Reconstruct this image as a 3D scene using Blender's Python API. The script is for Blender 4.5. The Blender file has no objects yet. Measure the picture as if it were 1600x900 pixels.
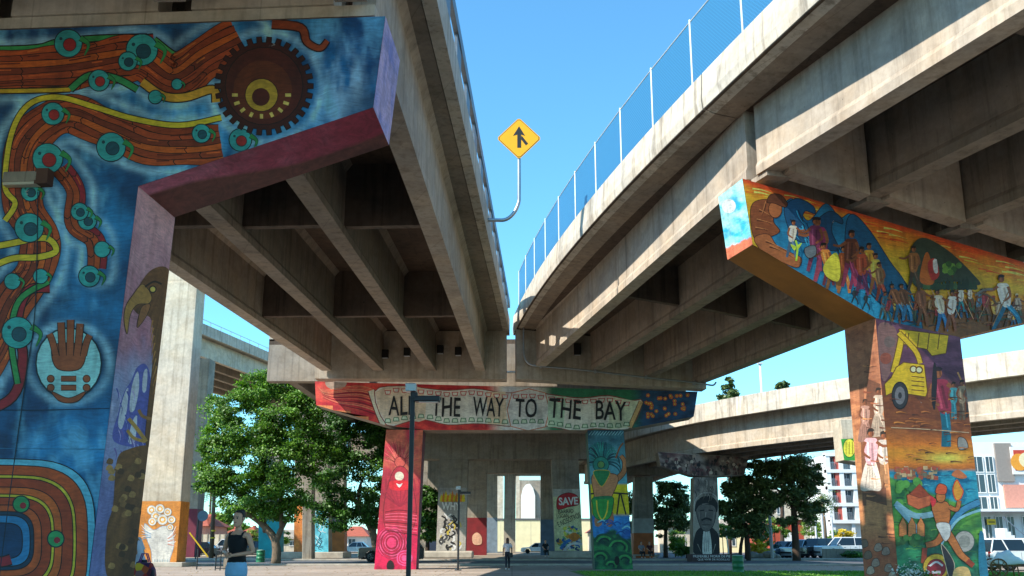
import bpy, math, random
import numpy as np
from mathutils import Vector, Matrix
from mathutils.geometry import tessellate_polygon
random.seed(7); RNG = np.random.default_rng(7)
S = bpy.context.scene
C = S.collection
# ---------------------------------------------------------------- camera, sky, sun
F, HOR, HCAM = 1550.0, 850.0, 1.25
TH = math.atan((HOR - 450) / F)
CT, ST = math.cos(TH), math.sin(TH)
cam = bpy.data.cameras.new('camera'); camo = bpy.data.objects.new('camera', cam); C.objects.link(camo)
camo.location = (0, 0, HCAM); camo.rotation_euler = (math.pi / 2 + TH, 0, 0)
cam.sensor_width = 36; cam.lens = 36 * F / 1600; cam.clip_end = 3000; cam.clip_start = .05
S.camera = camo
SUN = Vector((-.94, -.5, 1.0)).normalized()
world = bpy.data.worlds.new('World'); S.world = world; world.use_nodes = True
wn = world.node_tree; bg = wn.nodes['Background']
sky = wn.nodes.new('ShaderNodeTexSky'); sky.sky_type = 'NISHITA'; sky.sun_disc = False
sky.sun_elevation = math.asin(SUN.z); sky.sun_rotation = math.atan2(SUN.x, SUN.y)
sky.air_density = 1.0; sky.dust_density = .3; sky.ozone_density = 3.0
tint = wn.nodes.new('ShaderNodeMix'); tint.data_type = 'RGBA'; tint.blend_type = 'MULTIPLY'; tint.inputs[0].default_value = 1; tint.inputs[7].default_value = (.62, 1.13, 1.21, 1)
wn.links.new(sky.outputs[0], tint.inputs[6]); wn.links.new(tint.outputs[2], bg.inputs[0]); bg.inputs[1].default_value = .14
sl = bpy.data.lights.new('sun', 'SUN'); sl.energy = 4.6; sl.angle = math.radians(.53); sl.color = (1, .93, .82)
so = bpy.data.objects.new('sun', sl); C.objects.link(so); so.rotation_euler = SUN.to_track_quat('Z', 'Y').to_euler(); so.location = (-20, -20, 40)
S.view_settings.view_transform = 'Standard'; S.view_settings.look = 'None'; S.view_settings.exposure = .95; S.view_settings.gamma = 1
S.render.engine = 'CYCLES'
S.cycles.max_bounces = 7; S.cycles.diffuse_bounces = 4; S.cycles.transparent_max_bounces = 24

# ---------------------------------------------------------------- placing helpers
def ray(px, py):
    a = (px - 800) / F; v = (450 - py) / F
    return Vector((a, CT - v * ST, ST + v * CT))
CAM = Vector((0, 0, HCAM))
def P(px, py, Y):
    d = ray(px, py); return CAM + d * (Y / d.y)
def PZ(px, py, z=0):
    d = ray(px, py); return CAM + d * ((z - HCAM) / d.z)
def PP(px, py, p0, n):
    d = ray(px, py); return CAM + d * ((Vector(p0) - CAM).dot(n) / d.dot(n))
def lerp(a, b, t): return a + (b - a) * t
def lin(c):
    if isinstance(c, str): c = tuple(int(c[i:i + 2], 16) for i in (0, 2, 4))
    return tuple(((x / 255) / 12.92 if x / 255 < .04045 else ((x / 255 + .055) / 1.055) ** 2.4) for x in c)

# ---------------------------------------------------------------- objects
def tag(o, label=None, cat=None, group=None, kind=None):
    if label: o['label'] = label
    if cat: o['category'] = cat
    if group: o['group'] = group
    if kind: o['kind'] = kind
    return o
def thing(name, loc, label, cat, group=None, rz=0):
    o = bpy.data.objects.new(name, None); C.objects.link(o); o.location = loc; o.rotation_euler.z = rz
    o.empty_display_size = .2
    return tag(o, label, cat, group)
def copy_tree(o, parent=None):
    c = o.copy(); C.objects.link(c); c.parent = parent
    for ch in list(o.children): copy_tree(ch, c)
    return c
class MB:
    def __init__(s): s.v = []; s.f = []; s.c = None
    def poly(s, pts):
        i = len(s.v); s.v += [tuple(p) for p in pts]; s.f.append(tuple(range(i, i + len(pts))))
    def box(s, c, d, rz=0, m=None):
        x, y, z = d[0] / 2, d[1] / 2, d[2] / 2; i = len(s.v); cs, sn = math.cos(rz), math.sin(rz)
        for k in ((-x, -y, -z), (x, -y, -z), (x, y, -z), (-x, y, -z), (-x, -y, z), (x, -y, z), (x, y, z), (-x, y, z)):
            q = Vector((k[0] * cs - k[1] * sn, k[0] * sn + k[1] * cs, k[2]))
            if m is not None: q = m @ q
            s.v.append((q.x + c[0], q.y + c[1], q.z + c[2]))
        s.f += [(i, i + 3, i + 2, i + 1), (i + 4, i + 5, i + 6, i + 7), (i, i + 1, i + 5, i + 4), (i + 1, i + 2, i + 6, i + 5), (i + 2, i + 3, i + 7, i + 6), (i + 3, i, i + 4, i + 7)]
        return s
    def box2(s, a, b):
        return s.box([(a[k] + b[k]) / 2 for k in range(3)], [abs(b[k] - a[k]) for k in range(3)])
    def loft(s, rings, caps=True, closed=True):
        n = len(rings[0]); i = len(s.v)
        for r in rings: s.v += [tuple(p) for p in r]
        for k in range(len(rings) - 1):
            for j in range(n if closed else n - 1):
                a = i + k * n + j; b = i + k * n + (j + 1) % n
                s.f.append((a, b, b + n, a + n))
        if caps:
            s.f.append(tuple(range(i + n - 1, i - 1, -1))); s.f.append(tuple(range(i + (len(rings) - 1) * n, i + len(rings) * n)))
        return s
    def prism(s, pts, vec):
        v = Vector(vec); return s.loft([[Vector(p) for p in pts], [Vector(p) + v for p in pts]])
    def tube(s, path, r, n=8, caps=True):
        path = [Vector(p) for p in path]; rs = r if isinstance(r, (list, tuple)) else [r] * len(path)
        rings = []; up = Vector((0, 0, 1)); prev = None
        for k, p in enumerate(path):
            t = (path[min(k + 1, len(path) - 1)] - path[max(k - 1, 0)]).normalized()
            if prev is None:
                a = t.cross(up if abs(t.z) < .9 else Vector((1, 0, 0))).normalized()
            else: a = (prev - t * prev.dot(t)).normalized()
            prev = a; b = t.cross(a)
            rings.append([p + (a * math.cos(q) + b * math.sin(q)) * rs[k] for q in (2 * math.pi * j / n for j in range(n))])
        return s.loft(rings, caps)
    def lathe(s, prof, c=(0, 0, 0), n=16, axis='z'):
        rings = []
        for r, h in prof:
            ring = []
            for j in range(n):
                q = 2 * math.pi * j / n; x, y = r * math.cos(q), r * math.sin(q)
                p = (x, y, h) if axis == 'z' else ((x, h, y) if axis == 'y' else (h, x, y))
                ring.append((c[0] + p[0], c[1] + p[1], c[2] + p[2]))
            rings.append(ring)
        return s.loft(rings)
    def build(s, name, mat, parent=None, label=None, smooth=False, kind=None, bevel=0, group=None, cat=None, local=False, solid=0):
        me = bpy.data.meshes.new(name)
        vs = s.v
        if parent is not None and not local:
            L = parent.location
            if parent.parent is not None: L = L + parent.parent.location
            vs = [(a - L.x, b - L.y, c - L.z) for a, b, c in s.v]
        me.from_pydata(vs, [], s.f); me.update()
        o = bpy.data.objects.new(name, me); C.objects.link(o)
        if mat: me.materials.append(mat)
        if parent is not None: o.parent = parent
        if smooth:
            me.polygons.foreach_set('use_smooth', [True] * len(me.polygons))
        if s.c is not None:
            at = me.color_attributes.new('Col', 'FLOAT_COLOR', 'POINT')
            at.data.foreach_set('color', np.array(s.c, dtype=np.float32).ravel())
        if bevel:
            b = o.modifiers.new('bevel', 'BEVEL'); b.width = bevel; b.segments = 2; b.limit_method = 'ANGLE'; b.angle_limit = math.radians(40)
        if solid:
            b = o.modifiers.new('solid', 'SOLIDIFY'); b.thickness = solid
        return tag(o, label, cat, group, kind)
def fixnormals(o):
    import bmesh
    bm = bmesh.new(); bm.from_mesh(o.data); bmesh.ops.recalc_face_normals(bm, faces=bm.faces); bm.to_mesh(o.data); bm.free(); return o

# ---------------------------------------------------------------- materials
MATS = {}
def newmat(name):
    m = bpy.data.materials.new(name); m.use_nodes = True; t = m.node_tree; b = t.nodes['Principled BSDF']; MATS[name] = m
    return m, t, b
def node(t, kind, **kw):
    n = t.nodes.new('ShaderNode' + kind)
    for k, v in kw.items():
        if k[0] == '_': setattr(n, k[1:], v)
        else: n.inputs[k.replace('_', ' ')].default_value = v
    return n
def ramp(t, stops):
    r = t.nodes.new('ShaderNodeValToRGB'); e = r.color_ramp.elements
    while len(e) < len(stops): e.new(.5)
    for k, (p, c) in enumerate(stops):
        e[k].position = p; e[k].color = (*c, 1) if len(c) == 3 else c
    return r
def mul(t, a, b, fac=1.0, mode='MULTIPLY'):
    m = t.nodes.new('ShaderNodeMix'); m.data_type = 'RGBA'; m.blend_type = mode
    if isinstance(fac, float): m.inputs[0].default_value = fac
    else: t.links.new(fac, m.inputs[0])
    for k, x in ((6, a), (7, b)):
        if isinstance(x, tuple): m.inputs[k].default_value = (*x, 1)
        else: t.links.new(x, m.inputs[k])
    return m.outputs[2]
def coords(t, scale=(1, 1, 1)):
    tc = t.nodes.new('ShaderNodeTexCoord'); mp = t.nodes.new('ShaderNodeMapping'); mp.inputs['Scale'].default_value = scale
    t.links.new(tc.outputs['Object'], mp.inputs[0]); return mp.outputs[0]
def noise(t, vec, scale, detail=6, rough=.6, dist=0):
    n = t.nodes.new('ShaderNodeTexNoise'); n.inputs['Scale'].default_value = scale; n.inputs['Detail'].default_value = detail
    n.inputs['Roughness'].default_value = rough; n.inputs['Distortion'].default_value = dist
    if vec: t.links.new(vec, n.inputs['Vector'])
    return n.outputs['Fac']
def bump(t, b, h, strength=.3, dist=.02):
    n = t.nodes.new('ShaderNodeBump'); n.inputs['Strength'].default_value = strength; n.inputs['Distance'].default_value = dist
    t.links.new(h, n.inputs['Height']); t.links.new(n.outputs[0], b.inputs['Normal'])
def simple(name, col, rough=.6, metal=0, var=.15, scale=4, coat=0):
    if name in MATS: return MATS[name]
    m, t, b = newmat(name); col = lin(col) if isinstance(col, str) else col
    v = coords(t); n = noise(t, v, scale, 5)
    r = ramp(t, [(.3, (1 - var,) * 3), (.7, (1 + var * .4,) * 3)]); t.links.new(n, r.inputs[0])
    t.links.new(mul(t, tuple(col), r.outputs[0]), b.inputs['Base Color'])
    b.inputs['Roughness'].default_value = rough; b.inputs['Metallic'].default_value = metal
    if coat: b.inputs['Coat Weight'].default_value = coat; b.inputs['Coat Roughness'].default_value = .05
    return m
def concrete(name, col, dark=.55, streak=.5, boards=0.0, rough=.85, pits=True):
    m, t, b = newmat(name)
    v = coords(t)
    big = noise(t, v, .35, 5, .65, .3); fine = noise(t, v, 6, 8, .7)
    st = noise(t, coords(t, (2.2, 2.2, .12)), 1.6, 6, .65)
    r1 = ramp(t, [(.25, (dark,) * 3), (.55, (1, 1, 1)), (.8, (1.12, 1.1, 1.06))]); t.links.new(big, r1.inputs[0])
    r2 = ramp(t, [(.3, (.82, .81, .79)), (.65, (1.06, 1.06, 1.06))]); t.links.new(fine, r2.inputs[0])
    r3 = ramp(t, [(.34, (.42, .39, .36)), (.5, (1, 1, 1))]); t.links.new(st, r3.inputs[0])
    c = mul(t, tuple(lin(col)), r1.outputs[0]); c = mul(t, c, r2.outputs[0]); c = mul(t, c, r3.outputs[0], float(streak))
    warm = noise(t, v, .9, 4); rw = ramp(t, [(.4, (1, 1, 1)), (.7, (1.08, .97, .84))]); t.links.new(warm, rw.inputs[0])
    c = mul(t, c, rw.outputs[0], .7)
    if pits:
        vo = node(t, 'TexVoronoi', Scale=2.6); t.links.new(v, vo.inputs['Vector'])
        rp = ramp(t, [(.03, (.35, .32, .3)), (.055, (1, 1, 1))]); t.links.new(vo.outputs['Distance'], rp.inputs[0]); c = mul(t, c, rp.outputs[0], .7)
    # tie holes and pour joints of the formwork
    vt = node(t, 'TexVoronoi', Scale=.8); vt.inputs['Randomness'].default_value = .12; t.links.new(v, vt.inputs['Vector']); rt = ramp(t, [(.022, (.3, .28, .26)), (.032, (1, 1, 1))]); t.links.new(vt.outputs['Distance'], rt.inputs[0]); c = mul(t, c, rt.outputs[0], .8)
    sx = t.nodes.new('ShaderNodeSeparateXYZ'); t.links.new(v, sx.inputs[0]); ad = t.nodes.new('ShaderNodeMath'); ad.operation = 'MULTIPLY_ADD'; t.links.new(sx.outputs['Y'], ad.inputs[0]); ad.inputs[1].default_value = .41; t.links.new(sx.outputs['X'], ad.inputs[2]); fr = t.nodes.new('ShaderNodeMath'); fr.operation = 'PINGPONG'; t.links.new(ad.outputs[0], fr.inputs[0]); fr.inputs[1].default_value = .9
    rj = ramp(t, [(.006, (.6, .58, .55)), (.016, (1, 1, 1))]); t.links.new(fr.outputs[0], rj.inputs[0]); c = mul(t, c, rj.outputs[0], .55)
    pt = noise(t, coords(t, (.5, .5, .9)), 1.1, 2, .4); rp2 = ramp(t, [(.46, (1, 1, 1)), (.5, (.86, .85, .84)), (.6, (.9, .89, .87)), (.63, (1.05, 1.04, 1.02))]); t.links.new(pt, rp2.inputs[0]); c = mul(t, c, rp2.outputs[0], .8)
    if boards:
        w = t.nodes.new('ShaderNodeTexBrick'); w.inputs['Scale'].default_value = 1
        w.inputs['Brick Width'].default_value = 2.4; w.inputs['Row Height'].default_value = 1.2; w.inputs['Mortar Size'].default_value = .012
        w.inputs['Color1'].default_value = (1, 1, 1, 1); w.inputs['Color2'].default_value = (.86, .86, .86, 1); w.inputs['Mortar'].default_value = (.45, .45, .45, 1)
        t.links.new(v, w.inputs['Vector']); c = mul(t, c, w.outputs['Color'], float(boards))
    t.links.new(c, b.inputs['Base Color']); b.inputs['Roughness'].default_value = rough
    bump(t, b, fine, .25, .01)
    return m
CON = concrete('viaduct_concrete', 'b3a899', .66, .5)
CONL = concrete('pale_concrete', 'c9c0ae', .72, .45)
COND = concrete('soffit_concrete', '5a4a3c', .5, .8, .7)  # board-marked soffit; the shade under the deck is put into its colour too
CONP = concrete('parapet_concrete', 'c2bbae', .75, .8)
CONG = concrete('grey_concrete', '9a9184', .6, .55)
CONI = concrete('inner_girder_concrete', '94897b', .6, .6)  # darker copy of the girder concrete: weak bounce light painted in, plus grime
CONK = concrete('shaded_grimy_inner_concrete', '66594d', .5, .8)  # diaphragm tone: shade between the girders painted in on top of grime
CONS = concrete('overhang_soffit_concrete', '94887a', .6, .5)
def paintmat():
    m, t, b = newmat('mural_paint')
    a = t.nodes.new('ShaderNodeVertexColor'); a.layer_name = 'Col'
    v = coords(t); n1 = noise(t, v, .9, 8, .7); n2 = noise(t, v, 9, 6, .7); n3 = noise(t, coords(t, (3, 3, .25)), 1.3, 6, .6)
    r1 = ramp(t, [(.3, (.58, .58, .6)), (.5, (1, 1, 1)), (.72, (1.22, 1.2, 1.16))]); t.links.new(n1, r1.inputs[0])
    r2 = ramp(t, [(.3, (.8, .8, .8)), (.7, (1.1, 1.1, 1.1))]); t.links.new(n2, r2.inputs[0])
    r3 = ramp(t, [(.36, (.7, .68, .66)), (.5, (1, 1, 1))]); t.links.new(n3, r3.inputs[0])
    c = mul(t, mul(t, a.outputs[0], (1.32, 1.26, 1.22)), (.72, .72, .71), 1.0, 'DARKEN'); c = mul(t, c, r1.outputs[0]); c = mul(t, c, r2.outputs[0]); c = mul(t, c, r3.outputs[0], .6)
    # brush marks: stretched noise whose direction wanders
    wob = t.nodes.new('ShaderNodeTexNoise'); wob.inputs['Scale'].default_value = 1.3; t.links.new(v, wob.inputs['Vector']); mv = mul(t, v, wob.outputs['Color'], .45, 'ADD'); mp = t.nodes.new('ShaderNodeMapping'); mp.inputs['Scale'].default_value = (3, 3, 26); mp.inputs['Rotation'].default_value = (.3, .5, .2); t.links.new(mv, mp.inputs[0])
    n4 = noise(t, mp.outputs[0], 1.4, 5, .65); r4 = ramp(t, [(.32, (.66, .64, .66)), (.5, (1, 1, 1)), (.68, (1.3, 1.27, 1.2))]); t.links.new(n4, r4.inputs[0]); c = mul(t, c, r4.outputs[0], .75)
    # chips and bare spots
    n5 = noise(t, v, 3.3, 9, .75); r5 = ramp(t, [(.685, (0, 0, 0)), (.7, (1, 1, 1))]); t.links.new(n5, r5.inputs[0]); c = mul(t, c, (.34, .31, .28), r5.outputs[0], 'MIX')
    t.links.new(c, b.inputs['Base Color']); b.inputs['Roughness'].default_value = .62
    bump(t, b, n2, .12, .005)
    return m
PAINT = paintmat()
METAL = simple('galvanised_steel', 'a9adb0', .4, .8)
BLACKM = simple('black_painted_steel', '26292d', .45, .2)
DARKBOX = simple('dark_fixture_metal', '24221f', .5, .3)
# ---------------------------------------------------------------- viaduct pieces
def section(w=.5, h=2.15, web=.4):
    # bottom bulb, web, haunch under the slab: (offset right, up)
    a, b = w / 2, web / 2
    return [(-a, 0), (a, 0), (a, .22), (b, .34), (b, h - .22), (b + .17, h), (-b - .17, h), (-b, h - .22), (-b, .34), (-a, .22)]
def girder(A, B, parent, mat=CON, sec=None, name='girder'):
    A, B = Vector(A), Vector(B); d = (B - A); d.z = 0; d.normalize(); r = Vector((d.y, -d.x, 0)); sec = sec or section()
    mb = MB(); mb.loft([[A + r * x + Vector((0, 0, z)) for x, z in sec], [B + r * x + Vector((0, 0, z)) for x, z in sec]])
    return fixnormals(mb.build(name, mat, parent))
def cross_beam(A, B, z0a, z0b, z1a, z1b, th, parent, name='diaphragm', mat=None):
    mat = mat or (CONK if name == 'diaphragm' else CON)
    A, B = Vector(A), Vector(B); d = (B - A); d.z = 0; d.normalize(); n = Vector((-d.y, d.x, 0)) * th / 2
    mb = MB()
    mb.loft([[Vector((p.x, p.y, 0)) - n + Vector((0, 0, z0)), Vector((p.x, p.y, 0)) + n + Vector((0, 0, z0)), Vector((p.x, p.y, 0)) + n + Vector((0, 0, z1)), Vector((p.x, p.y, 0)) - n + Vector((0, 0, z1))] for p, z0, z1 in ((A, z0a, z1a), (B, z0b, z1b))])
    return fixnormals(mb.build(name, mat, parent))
def strip(stations, sec, mb=None):
    """sweep a section (right, up) along stations (x,y,z,rightvec)"""
    mb = mb or MB()
    mb.loft([[Vector((x, y, z)) + r * a + Vector((0, 0, b)) for a, b in sec] for x, y, z, r in stations]); return mb

# ===== left viaduct =====
LVK = .039
def lv_edge(Y): return -1.62 + LVK * (Y - 14)
def lv_zb(Y): return 9.4 + .013 * (Y - 14)
lv = thing('viaduct', (-6, 14.6, 9.2), 'concrete girder viaduct on the left, seen from right underneath, with an open rail parapet', 'viaduct')
LVN = [(-2.22, -1.38), (-5.02, -3.9), (-7.95, -6.62), (-11.1, -9.3)]
def lvx(i, Y):   # right edge of bottom flange
    a, b = LVN[i]; return a + (b - a) * (Y - 15) / 35
for i in range(4):
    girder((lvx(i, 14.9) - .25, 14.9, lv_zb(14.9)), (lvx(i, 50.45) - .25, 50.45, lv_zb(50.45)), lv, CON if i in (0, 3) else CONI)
    girder((lvx(i, 13.8) - .25, 13.8, lv_zb(13.8)), (lvx(i, -20) - .25, -20, lv_zb(-20)), lv)
for Y in (26.5, 38.5, 2.5, -8.5):
    for i in range(3):
        x1 = lvx(i, Y) - .44; x0 = lvx(i + 1, Y) - .06; zb = lv_zb(Y)
        cross_beam((x0, Y + .12, 0), (x1, Y - .03, 0), zb + .3, zb + .3, zb + 2.14, zb + 2.14, .28, lv)
# deck slab
def lv_left(Y): return lvx(3, Y) - 1.35
for y0, y1 in ((-20, 14.05), (14.09, 51.9)):
    mb = MB()
    strip([(lv_edge(y), y, lv_zb(y), Vector((1, 0, 0))) for y in (y0, y1)], [], mb) if 0 else None
    mb.loft([[Vector((lv_left(y), y, lv_zb(y) + 2.153)), Vector((lv_edge(y), y, lv_zb(y) + 2.153)), Vector((lv_edge(y), y, lv_zb(y) + 2.42)), Vector((lv_left(y), y, lv_zb(y) + 2.42))] for y in (y0, y1)])
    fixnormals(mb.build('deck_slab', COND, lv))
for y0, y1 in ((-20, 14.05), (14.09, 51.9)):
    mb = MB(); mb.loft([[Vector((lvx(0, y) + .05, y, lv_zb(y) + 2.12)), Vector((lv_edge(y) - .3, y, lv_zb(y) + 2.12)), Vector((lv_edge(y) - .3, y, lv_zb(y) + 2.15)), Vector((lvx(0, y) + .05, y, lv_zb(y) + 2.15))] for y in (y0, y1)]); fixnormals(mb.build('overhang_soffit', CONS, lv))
# parapet: low concrete kerb wall, posts, top rail, in lengths
RAILM = simple('grey_rail_steel', '6c7680', .5, .3, .3)
def lv_parapet(side):
    y = -20.0
    while y < 51:
        y2 = min(y + 6.0, 51.8)
        f = (lambda Y: lv_edge(Y) + .02) if side > 0 else (lambda Y: lv_left(Y) + .28)
        mb = MB(); mb.loft([[Vector((f(q) - .3, q, lv_zb(q) + 2.1)), Vector((f(q), q, lv_zb(q) + 2.1)), Vector((f(q), q, lv_zb(q) + 3.0)), Vector((f(q) - .3, q, lv_zb(q) + 3.0))] for q in (y, y2 - .02)])
        fixnormals(mb.build('parapet', CONP, lv))
        y += 6.0
    if side > 0:
        y = -19.0
        while y < 50.5:
            z = lv_zb(y) + 3.0; mb = MB(); mb.loft([[Vector((f(q) - .07, q, z + a)), Vector((f(q), q, z + a)), Vector((f(q), q, z + b)), Vector((f(q) - .07, q, z + b))] for q, a, b in ((y, 0, .62), (y + 1.05, .013, .633))]); fixnormals(mb.build('rail_post', RAILM, lv))
            y += 2.7
        mb = MB(); mb.loft([[Vector((f(q) - .09, q, lv_zb(q) + 3.6)), Vector((f(q) + .03, q, lv_zb(q) + 3.6)), Vector((f(q) + .03, q, lv_zb(q) + 3.95)), Vector((f(q) - .09, q, lv_zb(q) + 3.95))] for q in (-20, 51.7)])
        fixnormals(mb.build('top_rail', RAILM, lv))
lv_parapet(1); lv_parapet(-1)
# end diaphragms over the piers
cross_beam((-13.3, 14.85, 0), (-2.12, 14.07, 0), 9.2, 9.2, 9.392, 9.392, .42, lv, 'bearing_block', CONL)
for i in range(-1, 4):
    xa, xb = (lvx(i + 1, 14) + .02 if i < 3 else -13.2), (lvx(i, 14) - .52 if i >= 0 else -1.95)
    yy = lambda x: 13.75 + .07 * (-1.95 - x) + .3
    if i >= 0: cross_beam((xa, yy(xa), 0), (xb, yy(xb), 0), 9.398, 9.398, 11.5, 11.5, .5, lv, 'end_diaphragm', CONL)
cross_beam((lvx(3, 50.9) - .9, 51.1, 0), (-.28, 50.95, 0), 9.5, 9.44, 11.98, 11.98, 1.0, lv, 'end_diaphragm', CON)
cross_beam((lvx(3, 15.3) - .6, 15.45, 0), (lvx(0, 15.3) -.6, 15.2, 0), 9.3, 9.3, 11.5, 11.5, .3, lv, 'end_diaphragm', CON)

# ===== right viaduct =====
rv = thing('viaduct', (8, 24.5, 9.3), 'curving concrete girder viaduct on the right with blue mesh fencing along its parapet', 'viaduct')
def rv_edge(Y):
    d = 50 - Y; return .27 + .103 * d + .00279 * d * d
def rv_k(Y): return -(.103 + 2 * .00279 * (50 - Y))
def rv_right(Y):
    r = Vector((1, -rv_k(Y), 0)).normalized(); return r
def rv_cs(Y): return lerp(.15, .1, min(1, max(0, (Y - 20) / 30)))
GA = [(6.3, 23.4, 10.15), (8.95, 24.1, 9.72), (11.6, 24.9, 9.28), (14.2, 25.7, 8.85)]
GB = [(1.45, 50, 10.0), (4.25, 50.2, 9.83), (7.0, 50.4, 9.53), (9.5, 50.6, 9.2)]
GN = []
for i in range(4):
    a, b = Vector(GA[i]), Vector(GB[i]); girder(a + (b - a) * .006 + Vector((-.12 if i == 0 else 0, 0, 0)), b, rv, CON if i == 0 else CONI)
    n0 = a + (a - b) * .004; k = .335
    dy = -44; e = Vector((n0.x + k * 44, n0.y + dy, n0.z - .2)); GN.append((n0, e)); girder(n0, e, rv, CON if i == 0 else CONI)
# mid diaphragms
for t in (.5,):
    for i in range(3):
        p = Vector(GA[i]).lerp(Vector(GB[i]), t); q = Vector(GA[i + 1]).lerp(Vector(GB[i + 1]), t)
        d = (q - p); d.z = 0; d.normalize(); p2 = p + d * .21; q2 = q - d * .21
        cross_beam(p2, q2, p.z + .35, q.z + .35, p.z + 2.1, q.z + 2.1, .28, rv)
for t in (.16, .4, .65, .9):
    for i in range(3):
        p = GN[i][0].lerp(GN[i][1], t); q = GN[i + 1][0].lerp(GN[i + 1][1], t)
        d = (q - p); d.z = 0; d.normalize(); p2 = p + d * .21; q2 = q - d * .21
        cross_beam(p2, q2, p.z + .35, q.z + .35, p.z + 2.1, q.z + 2.1, .28, rv)
for off, th in ((-.55, .5), (1.0, .4)):
    for i in range(3):
        p, q = Vector(GA[i]), Vector(GA[i + 1]); d = (q - p); d.z = 0; d.normalize(); n = Vector((-d.y, d.x, 0)) * off
        p2 = p + d * .27 + n; q2 = q - d * .27 + n
        cross_beam(p2, q2, p.z - .08, q.z - .08, p.z + 2.1, q.z + 2.1, th, rv, 'end_diaphragm')
p, q = Vector(GB[0]), Vector(GB[3]); cross_beam(p + Vector((-1.25, .75, 0)), q + Vector((.5, .75, 0)), 9.43, 9.0, 12.02, 11.2, 1.0, rv, 'end_diaphragm')
def rv_sta(y0, y1, n=12, off=0.0):
    out = []
    for k in range(n + 1):
        Y = lerp(y0, y1, k / n); r = rv_right(Y); out.append((rv_edge(Y) + r.x * off, Y + r.y * off, 0.0, r, rv_cs(Y)))
    return out
def rv_strip(y0, y1, sec, n=12):
    mb = MB(); rings = []
    for x, y, z, r, cs in rv_sta(y0, y1, n):
        rings.append([Vector((x, y, 0)) + r * a + Vector((0, 0, 12.1 - cs * max(a, 0) + b)) for a, b in sec])
    mb.loft(rings); return mb
W = 11.2
for y0, y1 in ((-22, 23.62), (23.66, 52.2)):
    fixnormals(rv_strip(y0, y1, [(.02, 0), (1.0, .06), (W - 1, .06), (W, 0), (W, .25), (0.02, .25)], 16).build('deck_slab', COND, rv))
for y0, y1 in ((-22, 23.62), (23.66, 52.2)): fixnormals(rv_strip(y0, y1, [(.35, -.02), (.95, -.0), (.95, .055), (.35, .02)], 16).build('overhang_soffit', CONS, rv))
par = [(0, .02), (.34, -.03), (.34, .25), (.2, 1.02), (.02, 1.02), (-.03, .3)]
ys = [-22, -12, -2, 6, 14, 23.62]; ys2 = [23.66, 30.5, 37.5, 44.5, 52.2]
for L in (ys, ys2):
    for a, b in zip(L[:-1], L[1:]):
        fixnormals(rv_strip(a, b - .02, par, 6).build('parapet', CONP, rv))
fixnormals(rv_strip(-22, 52.2, [(W - .3, .2), (W, .2), (W, 1.0), (W - .22, 1.0)], 20).build('parapet', CONP, rv))

# chain-link fence on the parapet
fenceM, t, b = newmat('blue_mesh_fence')
g_ = t.nodes.new('ShaderNodeSeparateXYZ'); t.links.new(coords(t), g_.inputs[0])
def mth(op, a, b=None, c=None):
    m_ = t.nodes.new('ShaderNodeMath'); m_.operation = op
    for k_, x_ in enumerate((a, b, c)):
        if x_ is None: continue
        if isinstance(x_, (int, float)): m_.inputs[k_].default_value = x_
        else: t.links.new(x_, m_.inputs[k_])
    return m_.outputs[0]
along = mth('MULTIPLY', g_.outputs['Y'], 1.03); wires = []
for sg in (1, -1): wires.append(mth('PINGPONG', mth('MULTIPLY_ADD', g_.outputs['Z'], sg, along), .055))
wmin = mth('MINIMUM', *wires)
tr = t.nodes.new('ShaderNodeBsdfTransparent'); mx = t.nodes.new('ShaderNodeMixShader')
rr = ramp(t, [(.012, (.97, .97, .97)), (.018, (.7, .7, .7))]); t.links.new(wmin, rr.inputs[0])
b.inputs['Base Color'].default_value = (.01, .13, .27, 1); b.inputs['Roughness'].default_value = .7
t.links.new(rr.outputs[0], mx.inputs[0]); t.links.new(tr.outputs[0], mx.inputs[1]); t.links.new(b.outputs[0], mx.inputs[2])
t.links.new(mx.outputs[0], t.nodes['Material Output'].inputs[0])
POST = simple('white_fence_post', 'c9cdd0', .45, .3)
fn = thing('chain_link_fence', (rv_edge(24), 24, 13.1), 'tall blue mesh fence on pale posts along the curved parapet', 'fence')
posts = []; Y = 10.45
while Y < 52:
    posts.append(Y); Y += 2.9 / math.sqrt(1 + rv_k(Y) ** 2)
for k, Y in enumerate(posts):
    x = rv_edge(Y) + .1
    MB().tube([(x, Y, 13.0), (x, Y, 15.08)], .035, 8).build('fence_post', POST, fn)
    if k + 1 < len(posts):
        Y2 = posts[k + 1]; x2 = rv_edge(Y2) + .1
        MB().tube([(x, Y, 15.02), (x2, Y2, 15.02)], .022, 6).build('top_rail', POST, fn)
        mb = MB(); mb.poly([(x, Y, 13.14), (x2, Y2, 13.14), (x2, Y2, 15.0), (x, Y, 15.0)]); mb.build('mesh_panel', fenceM, fn)

# ===== piers =====
def pier_poly(front, depthvec, name, mat, parent, bevel=.03):
    mb = MB(); mb.prism(front, depthvec); o = fixnormals(mb.build(name, mat, parent, bevel=bevel)); return o
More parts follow.
